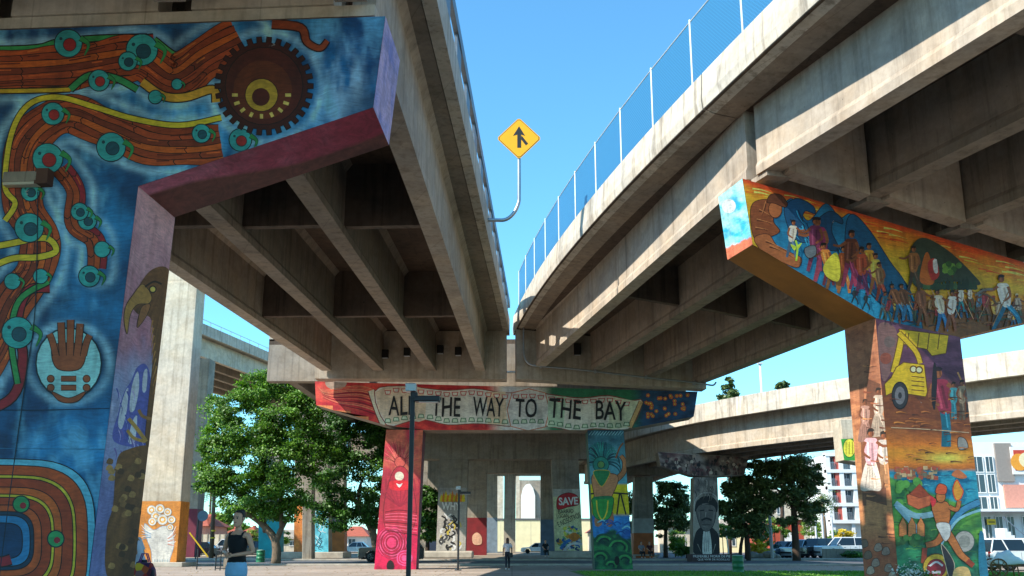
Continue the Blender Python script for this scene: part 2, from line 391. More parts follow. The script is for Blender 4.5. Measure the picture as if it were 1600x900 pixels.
# near left pier: front plane through two points
LP0 = Vector((-1.95, 13.75, 9.1)); LPd = Vector((-1, .07, 0)).normalized(); LPn = Vector((LPd.y, -LPd.x, 0)); 
if LPn.y > 0: LPn = -LPn
def LPP(px, py): return PP(px, py, LP0, LPn)
PINK = simple('pink_painted_concrete', 'a2486a', .6, 0, .3, 1.2)
LIL = simple('lilac_painted_concrete', '9d9ad0', .6, 0, .3, 1.2)
lp = thing('mural_pier', (-6.9, 14.8, 0), 'huge T-shaped pier at the left edge painted blue with brown flowing bands', 'bridge pier')
a, b_, c = LPP(601, 28), LPP(583, 168), LPP(216, 291)
def lpt(s, z): q = LP0 + LPd * s; return Vector((q.x, q.y, z))
sc = (c - LP0).dot(LPd)
capz = 9.12
top_in = lpt(0.0, capz); 
Wc = 2.95
LPcap = [top_in, b_, c, lpt(sc + Wc, c.z), lpt(sc * 2 + Wc - .1, b_.z), lpt(sc * 2 + Wc, capz)]
LPdep = Vector((.06, 1.45, 0))
pier_poly(LPcap, LPdep, 'pier_cap', simple('dark_pink_painted_soffit', '8f3f58', .65, 0, .35, .8), lp)
cb = LPP(141, 880); cbz = Vector((cb.x - .02, cb.y, 0))
LPcol = [c + Vector((0, 0, -.003)), cbz, lpt(sc + Wc + .1, 0), lpt(sc + Wc, c.z - .003)]
pier_poly(LPcol, LPdep * 1.02, 'column', simple('mauve_painted_concrete', '8c6a86', .65, 0, .35, .8), lp)

# near right pier
RP0 = Vector((5.68, 23.0, 9.97)); RPd = Vector((.951, .309, 0)); RPn = Vector((.309, -.951, 0))
RPs = Vector((-.235, .972, 0)) * 1.38
def RPP(px, py): return PP(px, py, RP0, RPn)
rp = thing('mural_pier', (10.3, 25.1, 0), 'T-shaped pier on the right painted with an orange sky, work crew and sunset scenes', 'bridge pier')
ra, rb, rc, rd, re = RPP(1160, 279), RPP(1176, 382), RPP(1368, 497), RPP(1500, 527), RPP(1600, 519)
def rps(p): return (p - RP0).dot(RPd)
def rpt(s, z): q = RP0 + RPd * s; return Vector((q.x, q.y, z))
s_end = 9.7
slope = (RPP(1600, 410).z - ra.z) / rps(RPP(1600, 410))
RPcap = [ra, rb, rc, rd, rpt(s_end, rd.z + .9), rpt(s_end, ra.z + slope * s_end)]
capR = pier_poly(RPcap, RPs, 'pier_cap', simple('ochre_painted_soffit', 'a8702f', .6, 0, .35, .8), rp)
r0, r1 = RPP(1403.6, 900), RPP(1543.6, 900)
RPcol = [rc + Vector((0, 0, -.003)), Vector((r0.x, r0.y, 0)), Vector((r1.x, r1.y, 0)), rd + Vector((0, 0, -.003))]
pier_poly(RPcol, RPs * 1.01, 'column', simple('rust_painted_concrete', 'a5714f', .65, 0, .3, .8), rp)
# bearing pads on near right cap
for i in range(4):
    g = Vector(GA[i]); 
    MB().box((g.x + .15, g.y - .0, g.z - .07), (.7, .9, .13), math.atan2(.309, .951)).build('bearing_pad', CONG, rp)

# centre pier
CY = 52.0
def CP(px, py): return P(px, py, CY)
cp = thing('mural_pier', (0, 52.6, 0), 'twin-column portal pier in the centre with a painted banner of black letters', 'bridge pier')
CPcap = [CP(492, 596), CP(494, 633), CP(603, 664.5), CP(666, 672), CP(918, 672), CP(976, 671), CP(1084, 651), CP(1090, 612)]
RED = simple('red_painted_concrete', '9c2434', .65, 0, .3, 1); NAVY = simple('navy_painted_concrete', '12284e', .65, 0, .3, 1)
pier_poly(CPcap, (0, 1.6, 0), 'pier_cap', CONG, cp)
def colq(x0t, x1t, yt, x0b, x1b, yb): return [CP(x0t, yt), CP(x0b, yb), CP(x1b, yb), CP(x1t, yt)]
def toz0(q):
    A, B, Cc, D = q; k1 = (A - B) / (A.z - B.z); k2 = (D - Cc) / (D.z - Cc.z); return [A, B - k1 * B.z, Cc - k2 * Cc.z, D]
CLcol = toz0(colq(603.5, 661, 671.5, 584.7, 650, 888)); CRcol = toz0(colq(918, 974.6, 672.3, 929.5, 989, 889))
def drop(q): return [Vector((p.x, p.y, p.z - .004)) if p.z > 3 else p for p in q]
CLt = [Vector((p.x, p.y, min(p.z, CP(603, 664.5).z if 0 else p.z))) for p in CLcol]
pier_poly(drop(CLcol), (0, 1.55, 0), 'column', simple('wine_painted_concrete', '6a2036', .65, 0, .3, 1), cp)
pier_poly(drop(CRcol), (0, 1.55, 0), 'column', simple('green_painted_concrete', '1f4a3c', .65, 0, .3, 1), cp)
# ---------------------------------------------------------------- mural painting (flat print as thin paint layers on the wall)
def hsh(ix, iy, s): 
    n = np.sin(ix * 127.1 + iy * 311.7 + s * 74.7) * 43758.5453; return n - np.floor(n)
def vnoise(x, y, s=0):
    x = np.asarray(x, float); y = np.asarray(y, float); ix = np.floor(x); iy = np.floor(y); fx = x - ix; fy = y - iy
    fx = fx * fx * (3 - 2 * fx); fy = fy * fy * (3 - 2 * fy)
    a = hsh(ix, iy, s) * (1 - fx) + hsh(ix + 1, iy, s) * fx; b = hsh(ix, iy + 1, s) * (1 - fx) + hsh(ix + 1, iy + 1, s) * fx
    return a * (1 - fy) + b * fy
def fbm(x, y, s=0, o=5):
    v = 0; a = .5
    for k in range(o): v = v + a * vnoise(x * 2 ** k, y * 2 ** k, s + k); a *= .5
    return v
def L(c): return np.array(lin(c))
def mixc(a, b, t): t = np.clip(np.asarray(t), 0, 1)[..., None]; return a * (1 - t) + b * t
def pix(v):
    v = Vector(v) - CAM; f = v.y * CT + v.z * ST; u = -v.y * ST + v.z * CT
    return (800 + F * v.x / f, 450 - F * u / f)
def smooth(pts, closed=False, n=6):
    P_ = [np.array(p, float) for p in pts]; out = []; m = len(P_)
    rng = range(m) if closed else range(m - 1)
    for i in rng:
        if closed: p0, p1, p2, p3 = P_[i - 1], P_[i], P_[(i + 1) % m], P_[(i + 2) % m]
        else: p0, p1, p2, p3 = P_[max(i - 1, 0)], P_[i], P_[i + 1], P_[min(i + 2, m - 1)]
        for k in range(n):
            t = k / n; out.append(tuple(.5 * (2 * p1 + (p2 - p0) * t + (2 * p0 - 5 * p1 + 4 * p2 - p3) * t * t + (3 * p1 - p0 - 3 * p2 + p3) * t ** 3)))
    if not closed: out.append(tuple(P_[-1]))
    return out
def clip(poly, reg):
    # Sutherland-Hodgman, reg convex in order
    A = sum(reg[i][0] * reg[(i + 1) % len(reg)][1] - reg[(i + 1) % len(reg)][0] * reg[i][1] for i in range(len(reg)))
    sg = 1 if A > 0 else -1; out = poly
    for i in range(len(reg)):
        a, b = reg[i], reg[(i + 1) % len(reg)]; ex, ey = b[0] - a[0], b[1] - a[1]; inp = out; out = []
        if not inp: return []
        dd = [sg * (ex * (p[1] - a[1]) - ey * (p[0] - a[0])) for p in inp]
        for j in range(len(inp)):
            p, q, dp, dq = inp[j - 1], inp[j], dd[j - 1], dd[j]
            if (dp >= 0) != (dq >= 0):
                t = dp / (dp - dq); out.append((p[0] + (q[0] - p[0]) * t, p[1] + (q[1] - p[1]) * t))
            if dq >= 0: out.append(q)
    return out
class Mural:
    def __init__(s, p0, n, regions, step=.00005, base=.003):
        s.p0 = Vector(p0); s.n = Vector(n).normalized(); s.mb = MB(); s.mb.c = []; s.lay = 0; s.step = step; s.base = base
        if s.n.dot(CAM - s.p0) < 0: s.n = -s.n
        s.regs = [[pix(q) if len(q) == 3 else tuple(q) for q in r] for r in regions]
    def to3(s, x, y): return PP(x, y, s.p0, s.n) + s.n * (s.base + s.lay * s.step)
    def up(s): s.lay += 1
    def bgq(s, quad, f, nx=60, ny=60):
        q = [pix(p) if len(p) == 3 else p for p in quad]   # order tl, bl, br, tr
        u, v = np.meshgrid(np.linspace(0, 1, nx), np.linspace(0, 1, ny))
        X = (q[0][0] * (1 - v) + q[1][0] * v) * (1 - u) + (q[3][0] * (1 - v) + q[2][0] * v) * u
        Y = (q[0][1] * (1 - v) + q[1][1] * v) * (1 - u) + (q[3][1] * (1 - v) + q[2][1] * v) * u
        col = f(X.ravel(), Y.ravel()); i = len(s.mb.v)
        for x, y in zip(X.ravel(), Y.ravel()): s.mb.v.append(tuple(s.to3(x, y)))
        s.mb.c += [(*c, 1) for c in col.tolist()]
        for a in range(ny - 1):
            for b in range(nx - 1):
                k = i + a * nx + b; s.mb.f.append((k, k + nx, k + nx + 1, k + 1))
    def poly(s, pts, col, col2=None, grad=None):
        for r in s.regs:
            q = clip(list(pts), r)
            if len(q) < 3: continue
            i = len(s.mb.v)
            for x, y in q:
                s.mb.v.append(tuple(s.to3(x, y)))
                if grad: c = grad(x, y)
                else: c = col
                s.mb.c.append((*[float(k) for k in c], 1))
            if len(q) <= 4: s.mb.f.append(tuple(range(i, i + len(q))))
            else:
                for tri in tessellate_polygon([[Vector((x, y, 0)) for x, y in q]]): s.mb.f.append(tuple(i + k for k in tri))
    def C(s, c): return lin(c) if isinstance(c, str) else c
    def blob(s, pts, col, out=None, ow=2.0, n=6, sm=True, grad=None):
        q = smooth(pts, True, n) if sm else pts
        s.up()
        s.poly(q, s.C(col), grad=grad)
        if out: s.up(); s.line(q + [q[0]], ow, out)
    def line(s, q, w, col, taper=False, w2=None):
        c = s.C(col); m = len(q); L_ = []; R_ = []
        for i in range(m):
            a = q[max(i - 1, 0)]; b = q[min(i + 1, m - 1)]; dx, dy = b[0] - a[0], b[1] - a[1]; d = math.hypot(dx, dy) or 1
            ww = w / 2 * ((1 - .85 * i / (m - 1)) if taper else 1)
            if w2 is not None: ww = lerp(w, w2, i / (m - 1)) / 2
            L_.append((q[i][0] - dy / d * ww, q[i][1] + dx / d * ww)); R_.append((q[i][0] + dy / d * ww, q[i][1] - dx / d * ww))
        for i in range(m - 1): s.poly([L_[i], L_[i + 1], R_[i + 1], R_[i]], c)
    def stroke(s, pts, w, col, out=None, ow=2, n=6, taper=False, w2=None):
        q = smooth(pts, False, n)
        if out: s.up(); s.line(q, w + 2 * ow, out, taper, None if w2 is None else w2 + 2 * ow)
        s.up(); s.line(q, w, col, taper, w2)
    def disc(s, x, y, r, col, out=None, ow=2, ry=None, n=22):
        ry = ry or r; f = lambda k: [(x + k * math.cos(2 * math.pi * j / n) * (1), y + k * ry / r * math.sin(2 * math.pi * j / n)) for j in range(n)]
        if out: s.up(); s.poly(f(r + ow), s.C(out))
        s.up(); s.poly(f(r), s.C(col))
    def strands(s, pts, offs, w, cols, out='1a0d08', ow=1.2, n=8):
        q = smooth(pts, False, n); m = len(q)
        for k, of in enumerate(offs):
            r = []
            for i in range(m):
                a = q[max(i - 1, 0)]; b = q[min(i + 1, m - 1)]; dx, dy = b[0] - a[0], b[1] - a[1]; d = math.hypot(dx, dy) or 1
                o = of * (1 + .08 * math.sin(i * .5 + k)); r.append((q[i][0] - dy / d * o, q[i][1] + dx / d * o))
            if out: s.line(r, w + 2 * ow, out)
            s.up(); s.line(r, w, cols[k % len(cols)])
            s.up(); i = random.randint(0, 8)
            while i < m - 6:
                j = i + random.randint(3, 6); s.line([(x_, y_ - w * .22) for x_, y_ in r[i:j]], w * .22, random.choice(['d06a2c', '5a2010', 'c25a24', '6a2814'])); i = j + random.randint(2, 9)
            i = random.randint(3, 12)
            while i < m - 4:
                a, b = r[i - 1], r[i + 1]; dx, dy = b[0] - a[0], b[1] - a[1]; d = math.hypot(dx, dy) or 1; nx, ny = -dy / d * w * .6, dx / d * w * .6
                s.line([(r[i][0] - nx, r[i][1] - ny), (r[i][0] + dx / d * 4, r[i][1] + dy / d * 4), (r[i][0] + nx, r[i][1] + ny)], 1.6, out or '1a0d08'); i += random.randint(7, 18)
        s.up()
    def figure(s, x, y, h, shirt, legs, skin='8a5a3a', hair='1c120c', lean=0, arm=1, skirt=False, tool=None, stride=.12, shade=True):
        """a painted standing figure: feet at (x,y), height h in px; lean moves the head sideways"""
        hx = x + lean * h; sh = (x + lean * h * .75, y - .82 * h); hip = (x + lean * h * .15, y - .48 * h)
        if skirt:
            s.blob([(hip[0] - .07 * h, hip[1]), (x - .17 * h, y - .03 * h), (x, y + .0 * h), (x + .17 * h, y - .03 * h), (hip[0] + .07 * h, hip[1])], legs, None)
            for k in (-.09, -.03, .04, .1): s.line([(hip[0] + k * h * .4, hip[1] + .03 * h), (x + k * h, y - .03 * h)], .012 * h, tuple(v * .6 for v in s.C(legs)))
        else:
            s.stroke([hip, (x + stride * .7 * h, y - .25 * h), (x + stride * h, y)], .1 * h, legs, w2=.06 * h)
            s.stroke([(hip[0] - .02 * h, hip[1]), (x - stride * .5 * h, y - .25 * h), (x - stride * h, y)], .1 * h, tuple(v * .7 for v in s.C(legs)), w2=.06 * h)
        s.blob([(sh[0] - .11 * h, sh[1] + .02 * h), (hip[0] - .075 * h, hip[1] + .03 * h), (hip[0] + .075 * h, hip[1] + .03 * h), (sh[0] + .11 * h, sh[1] + .02 * h), (sh[0], sh[1] - .03 * h)], shirt, n=4)
        s.up(); s.line([(sh[0] + .02 * h, sh[1] + .05 * h), (hip[0] + .03 * h, hip[1])], .035 * h, tuple(v * .55 for v in s.C(shirt)))
        s.up(); s.line([(sh[0] - .05 * h, sh[1] + .03 * h), (hip[0] - .035 * h, hip[1])], .03 * h, tuple(min(1, v * 1.7 + .02) for v in s.C(shirt)))
        s.up(); s.line([(hip[0] + .01 * h, hip[1] + .03 * h), (x + stride * .75 * h, y - .24 * h)], .02 * h, tuple(min(1, v * 1.8 + .02) for v in s.C(legs)))
        for sd in (-1, 1):
            e = (sh[0] + sd * (.13 if sd != arm else .2) * h, sh[1] + (.2 if sd != arm else .1) * h); ha = (e[0] + arm * .12 * h, e[1] + (.1 if sd != arm else -.02) * h)
            s.stroke([(sh[0] + sd * .09 * h, sh[1] + .03 * h), e, ha], .055 * h, skin, w2=.035 * h, n=4)
        s.disc(hx, y - .925 * h, .05 * h, skin, ry=.062 * h, n=12)
        s.up(); s.line([(hx + .02 * h, y - .97 * h), (hx + .03 * h, y - .89 * h)], .025 * h, tuple(v * .5 for v in s.C(skin))); s.line([(hx - .03 * h, y - .95 * h), (hx - .025 * h, y - .9 * h)], .018 * h, tuple(min(1, v * 1.7) for v in s.C(skin)))
        s.blob([(hx - .058 * h, y - .9 * h), (hx - .055 * h, y - .985 * h), (hx, y - 1.01 * h), (hx + .055 * h, y - .985 * h), (hx + .03 * h, y - .955 * h), (hx - .03 * h, y - .95 * h)], hair, n=3)
        if tool:
            s.line([(ha[0] - arm * .1 * h, ha[1] - .2 * h), (ha[0] + arm * .2 * h, ha[1] + .45 * h)], .02 * h, tool)
    def build(s, parent, label=None, name='mural'): 
        return s.mb.build(name, PAINT, parent, label=label)
def quads_of(pts): return pts
# ===== left pier mural =====
def gapf(x): return x
def lp_bg(X, Y):
    n = fbm(X / 70, Y / 70, 3); n2 = fbm(X / 16, Y / 40, 9); n3 = fbm(X / 200, Y / 200, 4)
    base = mixc(L('083e68'), L('2380b8'), (n - .35) * 2.6)
    edge = np.clip((X - 470) / 90, 0, 1) * np.clip((600 - X) / 60, 0, 1) * np.clip((Y - 30) / 80, 0, 1)
    base = mixc(base, L('a8cfe4'), edge * np.clip((n2 - .3) * 3, 0, 1) * .9)
    base = mixc(base, L('6db9dc'), np.clip((n2 * n3 * 4 - .95), 0, .5))
    base = mixc(base, L('07304f'), np.clip((.42 - n3) * 5, 0, .7))
    for path, wd in HALO:
        q = np.array(smooth(path, False, 4)); d = np.sqrt(((X[:, None] - q[None, :, 0]) ** 2 + (Y[:, None] - q[None, :, 1]) ** 2).min(1)); base = mixc(base, L('a4d8ec'), np.exp(-((d - wd) / 6.5) ** 2) * (.15 + .75 * n2))
    return base
HALO = [([(-220, 108), (0, 112), (90, 108), (160, 98), (220, 92), (270, 122), (320, 92), (376, 62)], 45), ([(345, 222), (300, 228), (230, 224), (170, 200), (110, 178), (60, 200), (32, 250), (36, 320), (60, 370), (56, 420), (20, 470), (-10, 540), (-60, 620)], 42), ([(96, 262), (120, 300), (118, 350), (150, 375), (152, 420)], 26), ([(112, 568), (104, 568)], 60), ([(413, 135), (416, 136)], 86)]
def up3(p, z): return Vector((p.x, p.y, z))
Lr1 = [LPcap[0], LPcap[1], LPcap[2], up3(lpt(sc, 0), capz)]
Lr2 = [up3(lpt(sc, 0), capz), c, lpt(sc + Wc, c.z), up3(lpt(sc + Wc, 0), capz)]
Lr3 = [up3(lpt(sc + Wc, 0), capz), lpt(sc + Wc, c.z), lpt(sc * 2 + Wc - .1, b_.z), lpt(sc * 2 + Wc, capz)]
Lr4 = [c, cbz, lpt(sc + Wc + .1, 0), lpt(sc + Wc, c.z)]
M = Mural(LP0, LPn, [Lr1, Lr2, Lr3, Lr4])
for q, nx, ny in ((Lr1, 90, 60), (Lr2, 60, 60), (Lr3, 30, 30), (Lr4, 70, 110)): M.bgq([q[3], q[2], q[1], q[0]], lp_bg, nx, ny)
BR = ['a5481c', '8c3a1a', 'b5561c', '74301a', 'a04420', '8a3818']
M.up()
M.stroke([(-150, 88), (0, 84), (60, 82), (160, 68), (240, 60)], 12, 'a02a24', '1a0d08')
M.stroke([(-150, 78), (40, 76), (90, 66), (150, 60), (230, 58)], 8, '2f8a4a', '1a0d08')
M.stroke([(240, 63), (285, 92), (325, 66), (352, 58)], 11, '3d8f4c', '1a0d08')
M.strands([(-220, 108), (0, 112), (90, 108), (160, 98), (220, 92), (270, 122), (320, 92), (376, 62)], [-30, -20, -10, 0, 10, 20, 30], 9.5, BR)
M.stroke([(-150, 144), (40, 142), (110, 140)], 6, 'c9a021', '1a0d08')
M.stroke([(110, 140), (140, 118), (180, 122), (215, 140)], 9, '2d8a50', '1a0d08')
M.stroke([(222, 128), (255, 150), (290, 152), (332, 140), (338, 160)], 12, 'd0932c', '1a0d08')
M.strands([(345, 222), (300, 228), (230, 224), (170, 200), (110, 178), (60, 200), (32, 250), (36, 320), (60, 370), (56, 420), (20, 470), (-10, 540), (-60, 620)], [-26, -16, -6, 4, 14, 24], 9.5, BR)
M.strands([(96, 262), (120, 300), (118, 350), (150, 375), (152, 420)], [-9, 1, 11], 9, ['8c1f2a', 'a5481c', '8c3a1a'])
M.stroke([(346, 184), (280, 196), (210, 186), (150, 168), (90, 152), (45, 164), (18, 210), (8, 290), (24, 318), (8, 345)], 8, 'd2b22a', '1a0d08', 1.5)
M.stroke([(-60, 395), (10, 382), (70, 372), (88, 392), (60, 402), (20, 404), (-20, 420)], 9, 'd2b22a', '1a0d08', 1.5)
M.stroke([(78, 450), (44, 455), (28, 500), (36, 560), (20, 620), (-40, 650)], 13, '8c1f2a', '1a0d08')
M.stroke([(76, 440), (30, 470), (18, 530), (28, 600)], 8, '2f8a4a', '1a0d08')
for x, y, r in ((107, 68, 21), (222, 78, 24), (200, 96, 14), (155, 126, 16), (83, 178, 17), (46, 356, 22), (174, 230, 22), (75, 248, 23), (315, 209, 14), (243, 152, 10), (50, 20, 12), (137, 345, 14), (160, 390, 12), (140, 432, 16), (28, 520, 24), (48, 300, 14), (277, 132, 8), (64, 432, 11), (376, 219, 17), (125, 331, 13), (20, 440, 12)):
    M.disc(x, y, r, '2f9a98', '10222a', 1.6)
    if r > 12: M.disc(x + r * .1, y + r * .1, r * .45, ('9c2a28' if (x + y) % 2 else '174a58'), '10222a', 1.2); M.disc(x - r * .55, y - r * .35, r * .12, '134048')
    M.stroke([(x + r * .9, y - r * .4), (x + r * 1.5, y + r * .1), (x + r * 1.2, y + r * .9)], r * .4, '2b8446', '10222a', 1.2, taper=True)
# toothed wheel
gx, gy, gr = 413, 135, 68
teeth = []
for k in range(30):
    a = 2 * math.pi * k / 30
    for da, rr_ in ((-.06, gr), (-.05, gr + 9), (.05, gr + 9), (.06, gr)): teeth.append((gx + rr_ * math.cos(a + da), gy + rr_ * math.sin(a + da)))
M.blob(teeth, '3a150e', '140806', 1.5, sm=False)
M.disc(gx, gy, 60, '4a1c12', '1c0c08', 1.5)
M.disc(gx - 2, gy + 6, 46, '5c2a14'); M.disc(gx - 4, gy + 14, 25, 'a88a2c', '3a1a0e', 1.5); M.disc(gx - 5, gy + 17, 14, '4a1c12')
for k in range(9):
    a = math.pi * (k / 8); M.line([(gx - 4 + 37 * math.cos(a), gy + 14 + 37 * math.sin(a) * .8), (gx - 4 + 46 * math.cos(a), gy + 14 + 46 * math.sin(a) * .8)], 5, 'c2b05a')
M.stroke([(425, 38), (470, 44), (480, 66), (500, 76), (512, 64)], 13, '8a3c1c', '2a0e08', taper=False, w2=7)
# disc with an open palm
M.disc(108, 568, 50, '8cc8cc', '17313c', 2.5, ry=54)
M.blob([(84, 540), (82, 560), (90, 576), (108, 580), (126, 576), (134, 560), (132, 542), (108, 536)], '8f4a2a', '2a120a', 1.5)
for x0, x1, y1, w in ((88, 78, 522, 9), (99, 96, 504, 10), (110, 111, 500, 10), (121, 126, 506, 10), (131, 141, 524, 9)):
    M.stroke([(x0, 556), ((x0 + x1) / 2, 535), (x1, y1)], w, '8f4a2a', '2a120a', 1.2)
for x, y in ((80, 592), (136, 592), (80, 606), (136, 606)): M.disc(x, y, 5, '8f4a2a', '2a120a', 1.2)
for y in (592, 606): M.stroke([(96, y), (108, y), (120, y)], 7, '8f4a2a', '2a120a', 1.2)
M.blob([(82, 612), (108, 622), (134, 612), (124, 626), (108, 630), (92, 626)], '8f4a2a', '2a120a', 1.2)
# looping bands at the foot
def rrect(cx, cy, w, h, n=28): 
    o = []
    for k in range(n):
        a = 2 * math.pi * k / n; cs, sn = math.cos(a), math.sin(a); o.append((cx + w * abs(cs) ** .55 * (1 if cs > 0 else -1), cy + h * abs(sn) ** .62 * (1 if sn > 0 else -1)))
    return o
for w, h, col in ((150, 128, '5fb0d4'), (138, 118, 'b04a1c'), (120, 103, 'd8b02c'), (115, 98, '9c3a18'), (98, 84, 'c65a20'), (86, 73, 'd8b02c'), (81, 68, '9c3a18'), (66, 56, 'b85020'), (54, 46, '12324a'), (48, 40, '2a7cae'), (36, 28, '0e3a60')):
    M.blob(rrect(0, 845, w, h), col, '1a0d08', 1.6, n=2)
M.disc(34, 788, 12, '2d8a50', '10222a'); M.disc(88, 842, 12, '2d8a50', '10222a'); M.disc(37, 790, 5, '8c1f2a'); M.disc(90, 844, 5, '8c1f2a')
M.stroke([(-40, 876), (0, 878), (18, 874)], 14, '8c1f2a', '1a0d08')
M.stroke([(-60, 640), (60, 641), (172, 638)], 1.3, '0b2c44'); M.stroke([(-60, 700), (165, 702)], .9, '2a6f98')
M.stroke([(60, 300), (56, 480), (40, 600), (18, 760), (0, 900)], 1.6, '0b2434')
M.build(lp, 'blue mural of brown strand bands, teal discs and a toothed wheel')
# side face of the left column
nS = LPdep.cross(cbz - c).normalized()
q_side = [c, cbz, cbz + LPdep * 1.02, c + LPdep * 1.02]
def side_bg(X, Y):
    n = fbm(X / 14, Y / 40, 5); b = mixc(L('c29aa6'), L('a06a7c'), (Y - 300) / 250 + n - .5)
    b = mixc(b, L('8690b4'), np.clip((Y - 560 + 60 * n) / 60, 0, 1)); b = mixc(b, L('d3d6ea'), np.clip((n - .52) * 5, 0, 1) * np.clip((Y - 560) / 40, 0, 1) * .7)
    b = mixc(b, L('5a5fa0'), np.clip((Y - 720 + 80 * n) / 80, 0, 1) * .6); return b
M = Mural(c, nS, [q_side]); M.bgq([q_side[0], q_side[1], q_side[2], q_side[3]], side_bg, 24, 120); M.up()
def brown(x, y): 
    k = float(fbm(x / 9, y / 9, 2)); return [lerp(p, q, k) for p, q in zip(lin('2a180c'), lin('8a5c30'))]
M.blob([(178, 690), (186, 640), (194, 612), (204, 596), (214, 574), (228, 570), (236, 600), (240, 690)], '5058a4')
for q_ in ([(184, 660), (192, 622), (200, 606), (198, 640), (190, 670)], [(202, 640), (206, 602), (215, 580), (217, 606), (210, 640)], [(222, 610), (224, 582), (230, 578), (228, 610)], [(200, 690), (206, 660), (214, 650), (210, 690)]): M.blob(q_, 'b8bedc', None, n=3)
for k in range(26): x, y = random.uniform(178, 222), random.uniform(600, 760); M.stroke([(x, y), (x + 3, y + 10), (x + 1, y + 20)], random.uniform(1.2, 3), random.choice(['3a4490', '8a92cc', 'a8a0cc', '6a5a9a']), taper=True)
M.blob([(182, 720), (200, 702), (240, 700), (250, 760), (236, 905), (170, 905), (166, 830), (176, 790)], '6a4a28', grad=lambda x, y: brown(x, y))
for k in range(46):
    x, y = random.uniform(168, 222), random.uniform(715, 895); M.blob([(x, y), (x + 7, y + 3), (x + 5, y + 10), (x - 4, y + 8)], random.choice(['8a6236', '4a3018', 'a98048', '6b4a26']), n=2)
M.blob([(232, 425), (262, 420), (270, 470), (262, 560), (246, 620), (240, 690), (226, 690), (232, 620), (238, 560), (236, 500), (214, 490), (206, 470)], '53341a', grad=lambda x, y: brown(x * 2, y))
M.blob([(206, 462), (222, 444), (236, 462), (232, 474), (214, 476), (203, 492), (198, 522), (193, 500), (196, 478)], 'a07a3c', '1c0f08', 1); M.blob([(222, 478), (234, 476), (228, 494), (214, 512), (216, 494)], '8a5c34', '1c0f08', 1); M.stroke([(226, 448), (240, 440), (252, 444)], 3, '1c0f08'); M.disc(238, 452, 4, 'd8b050', '1c0f08')
for k in range(12): M.stroke([(238 + k, 500 + 12 * k), (234 + k * .6, 520 + 12 * k)], 2.5, 'a4763c', taper=True)
M.stroke([(228, 690), (212, 668), (200, 654)], 6, 'a9823e'); M.stroke([(226, 690), (208, 684), (198, 672)], 5, 'a9823e'); M.stroke([(236, 655), (222, 650), (216, 640)], 5, '8a6236')
M.build(lp, 'narrow side panel with a brown bird above pale mountains')
# cap end
q_end = [LPcap[0], LPcap[1], LPcap[1] + LPdep, LPcap[0] + LPdep]
nE = (LPcap[1] - LPcap[0]).cross(LPdep).normalized()
M = Mural(LPcap[0], nE, [q_end])
M.bgq([q_end[0], q_end[1], q_end[2], q_end[3]], lambda X, Y: mixc(mixc(L('8f8fd6'), L('b9a6dc'), fbm(X / 9, Y / 22, 2) * 2 - .4), L('6a78c8'), np.clip((fbm(X / 6, Y / 30, 7) - .5) * 4, 0, 1)), 16, 40)
M.build(lp, 'lilac painted end of the cap')
# cap soffit, pink with a brown wave
q_so = [LPcap[2], LPcap[1], LPcap[1] + LPdep, LPcap[2] + LPdep]
nF = (LPcap[1] - LPcap[2]).cross(LPdep).normalized()
M = Mural(LPcap[1], nF, [q_so])
def sof(X, Y):
    q0, q1 = pix(LPcap[2]), pix(LPcap[1]); line = q0[1] + (q1[1] - q0[1]) * (X - q0[0]) / (q1[0] - q0[0]); d = (Y - line)
    w = 20 + 26 * np.clip((X - 220) / 360, 0, 1) + 7 * np.sin(X / 60)
    b = mixc(L('a8405c'), L('c77a94'), np.clip((420 - X) / 200, 0, 1) + fbm(X / 30, Y / 20, 1) - .5)
    b = mixc(b, L('a03048'), np.clip((X - 450) / 120, 0, .8)); return mixc(b, L('6e3c36'), np.clip((d - w) / 5, 0, 1))
M.bgq([q_so[0], q_so[3], q_so[2], q_so[1]], sof, 90, 30)
M.build(lp, 'pink soffit of the cap with a brown wave')
# ===== right pier murals =====
def capz2(s): return ra.z + slope * s
Rt = lambda s: rpt(s, capz2(s))
Rr1 = [ra, rb, rc, Rt(rps(rc))]; Rr2 = [Rt(rps(rc)), rc, rd, Rt(rps(rd))]; Rr3 = [Rt(rps(rd)), rd, RPcap[4], RPcap[5]]
Rr4 = [rc, Vector((r0.x, r0.y, 0)), Vector((r1.x, r1.y, 0)), rd]
ORG, BLU, SKIN = 'd9761c', '14608c', '9a5c34'
def rcap_bg(X, Y):
    n = fbm(X / 40, Y / 18, 11); top = 279 + (X - 1160) * .298; d = Y - top
    b = mixc(L('d8581a'), L('f0a428'), np.clip(d / 45, 0, 1) + (n - .5) * 1.2)
    b = mixc(b, L('a83214'), np.clip((10 - d) / 10, 0, .8))
    b = mixc(b, L('3e2a20'), np.clip((Y - 455 + (n - .5) * 40) / 30, 0, .9) * np.clip((X - 1420) / 20, 0, 1))
    b = mixc(b, L('8a5a34'), np.clip((n - .55) * 4, 0, .5) * np.clip((X - 1420) / 20, 0, 1)); return b
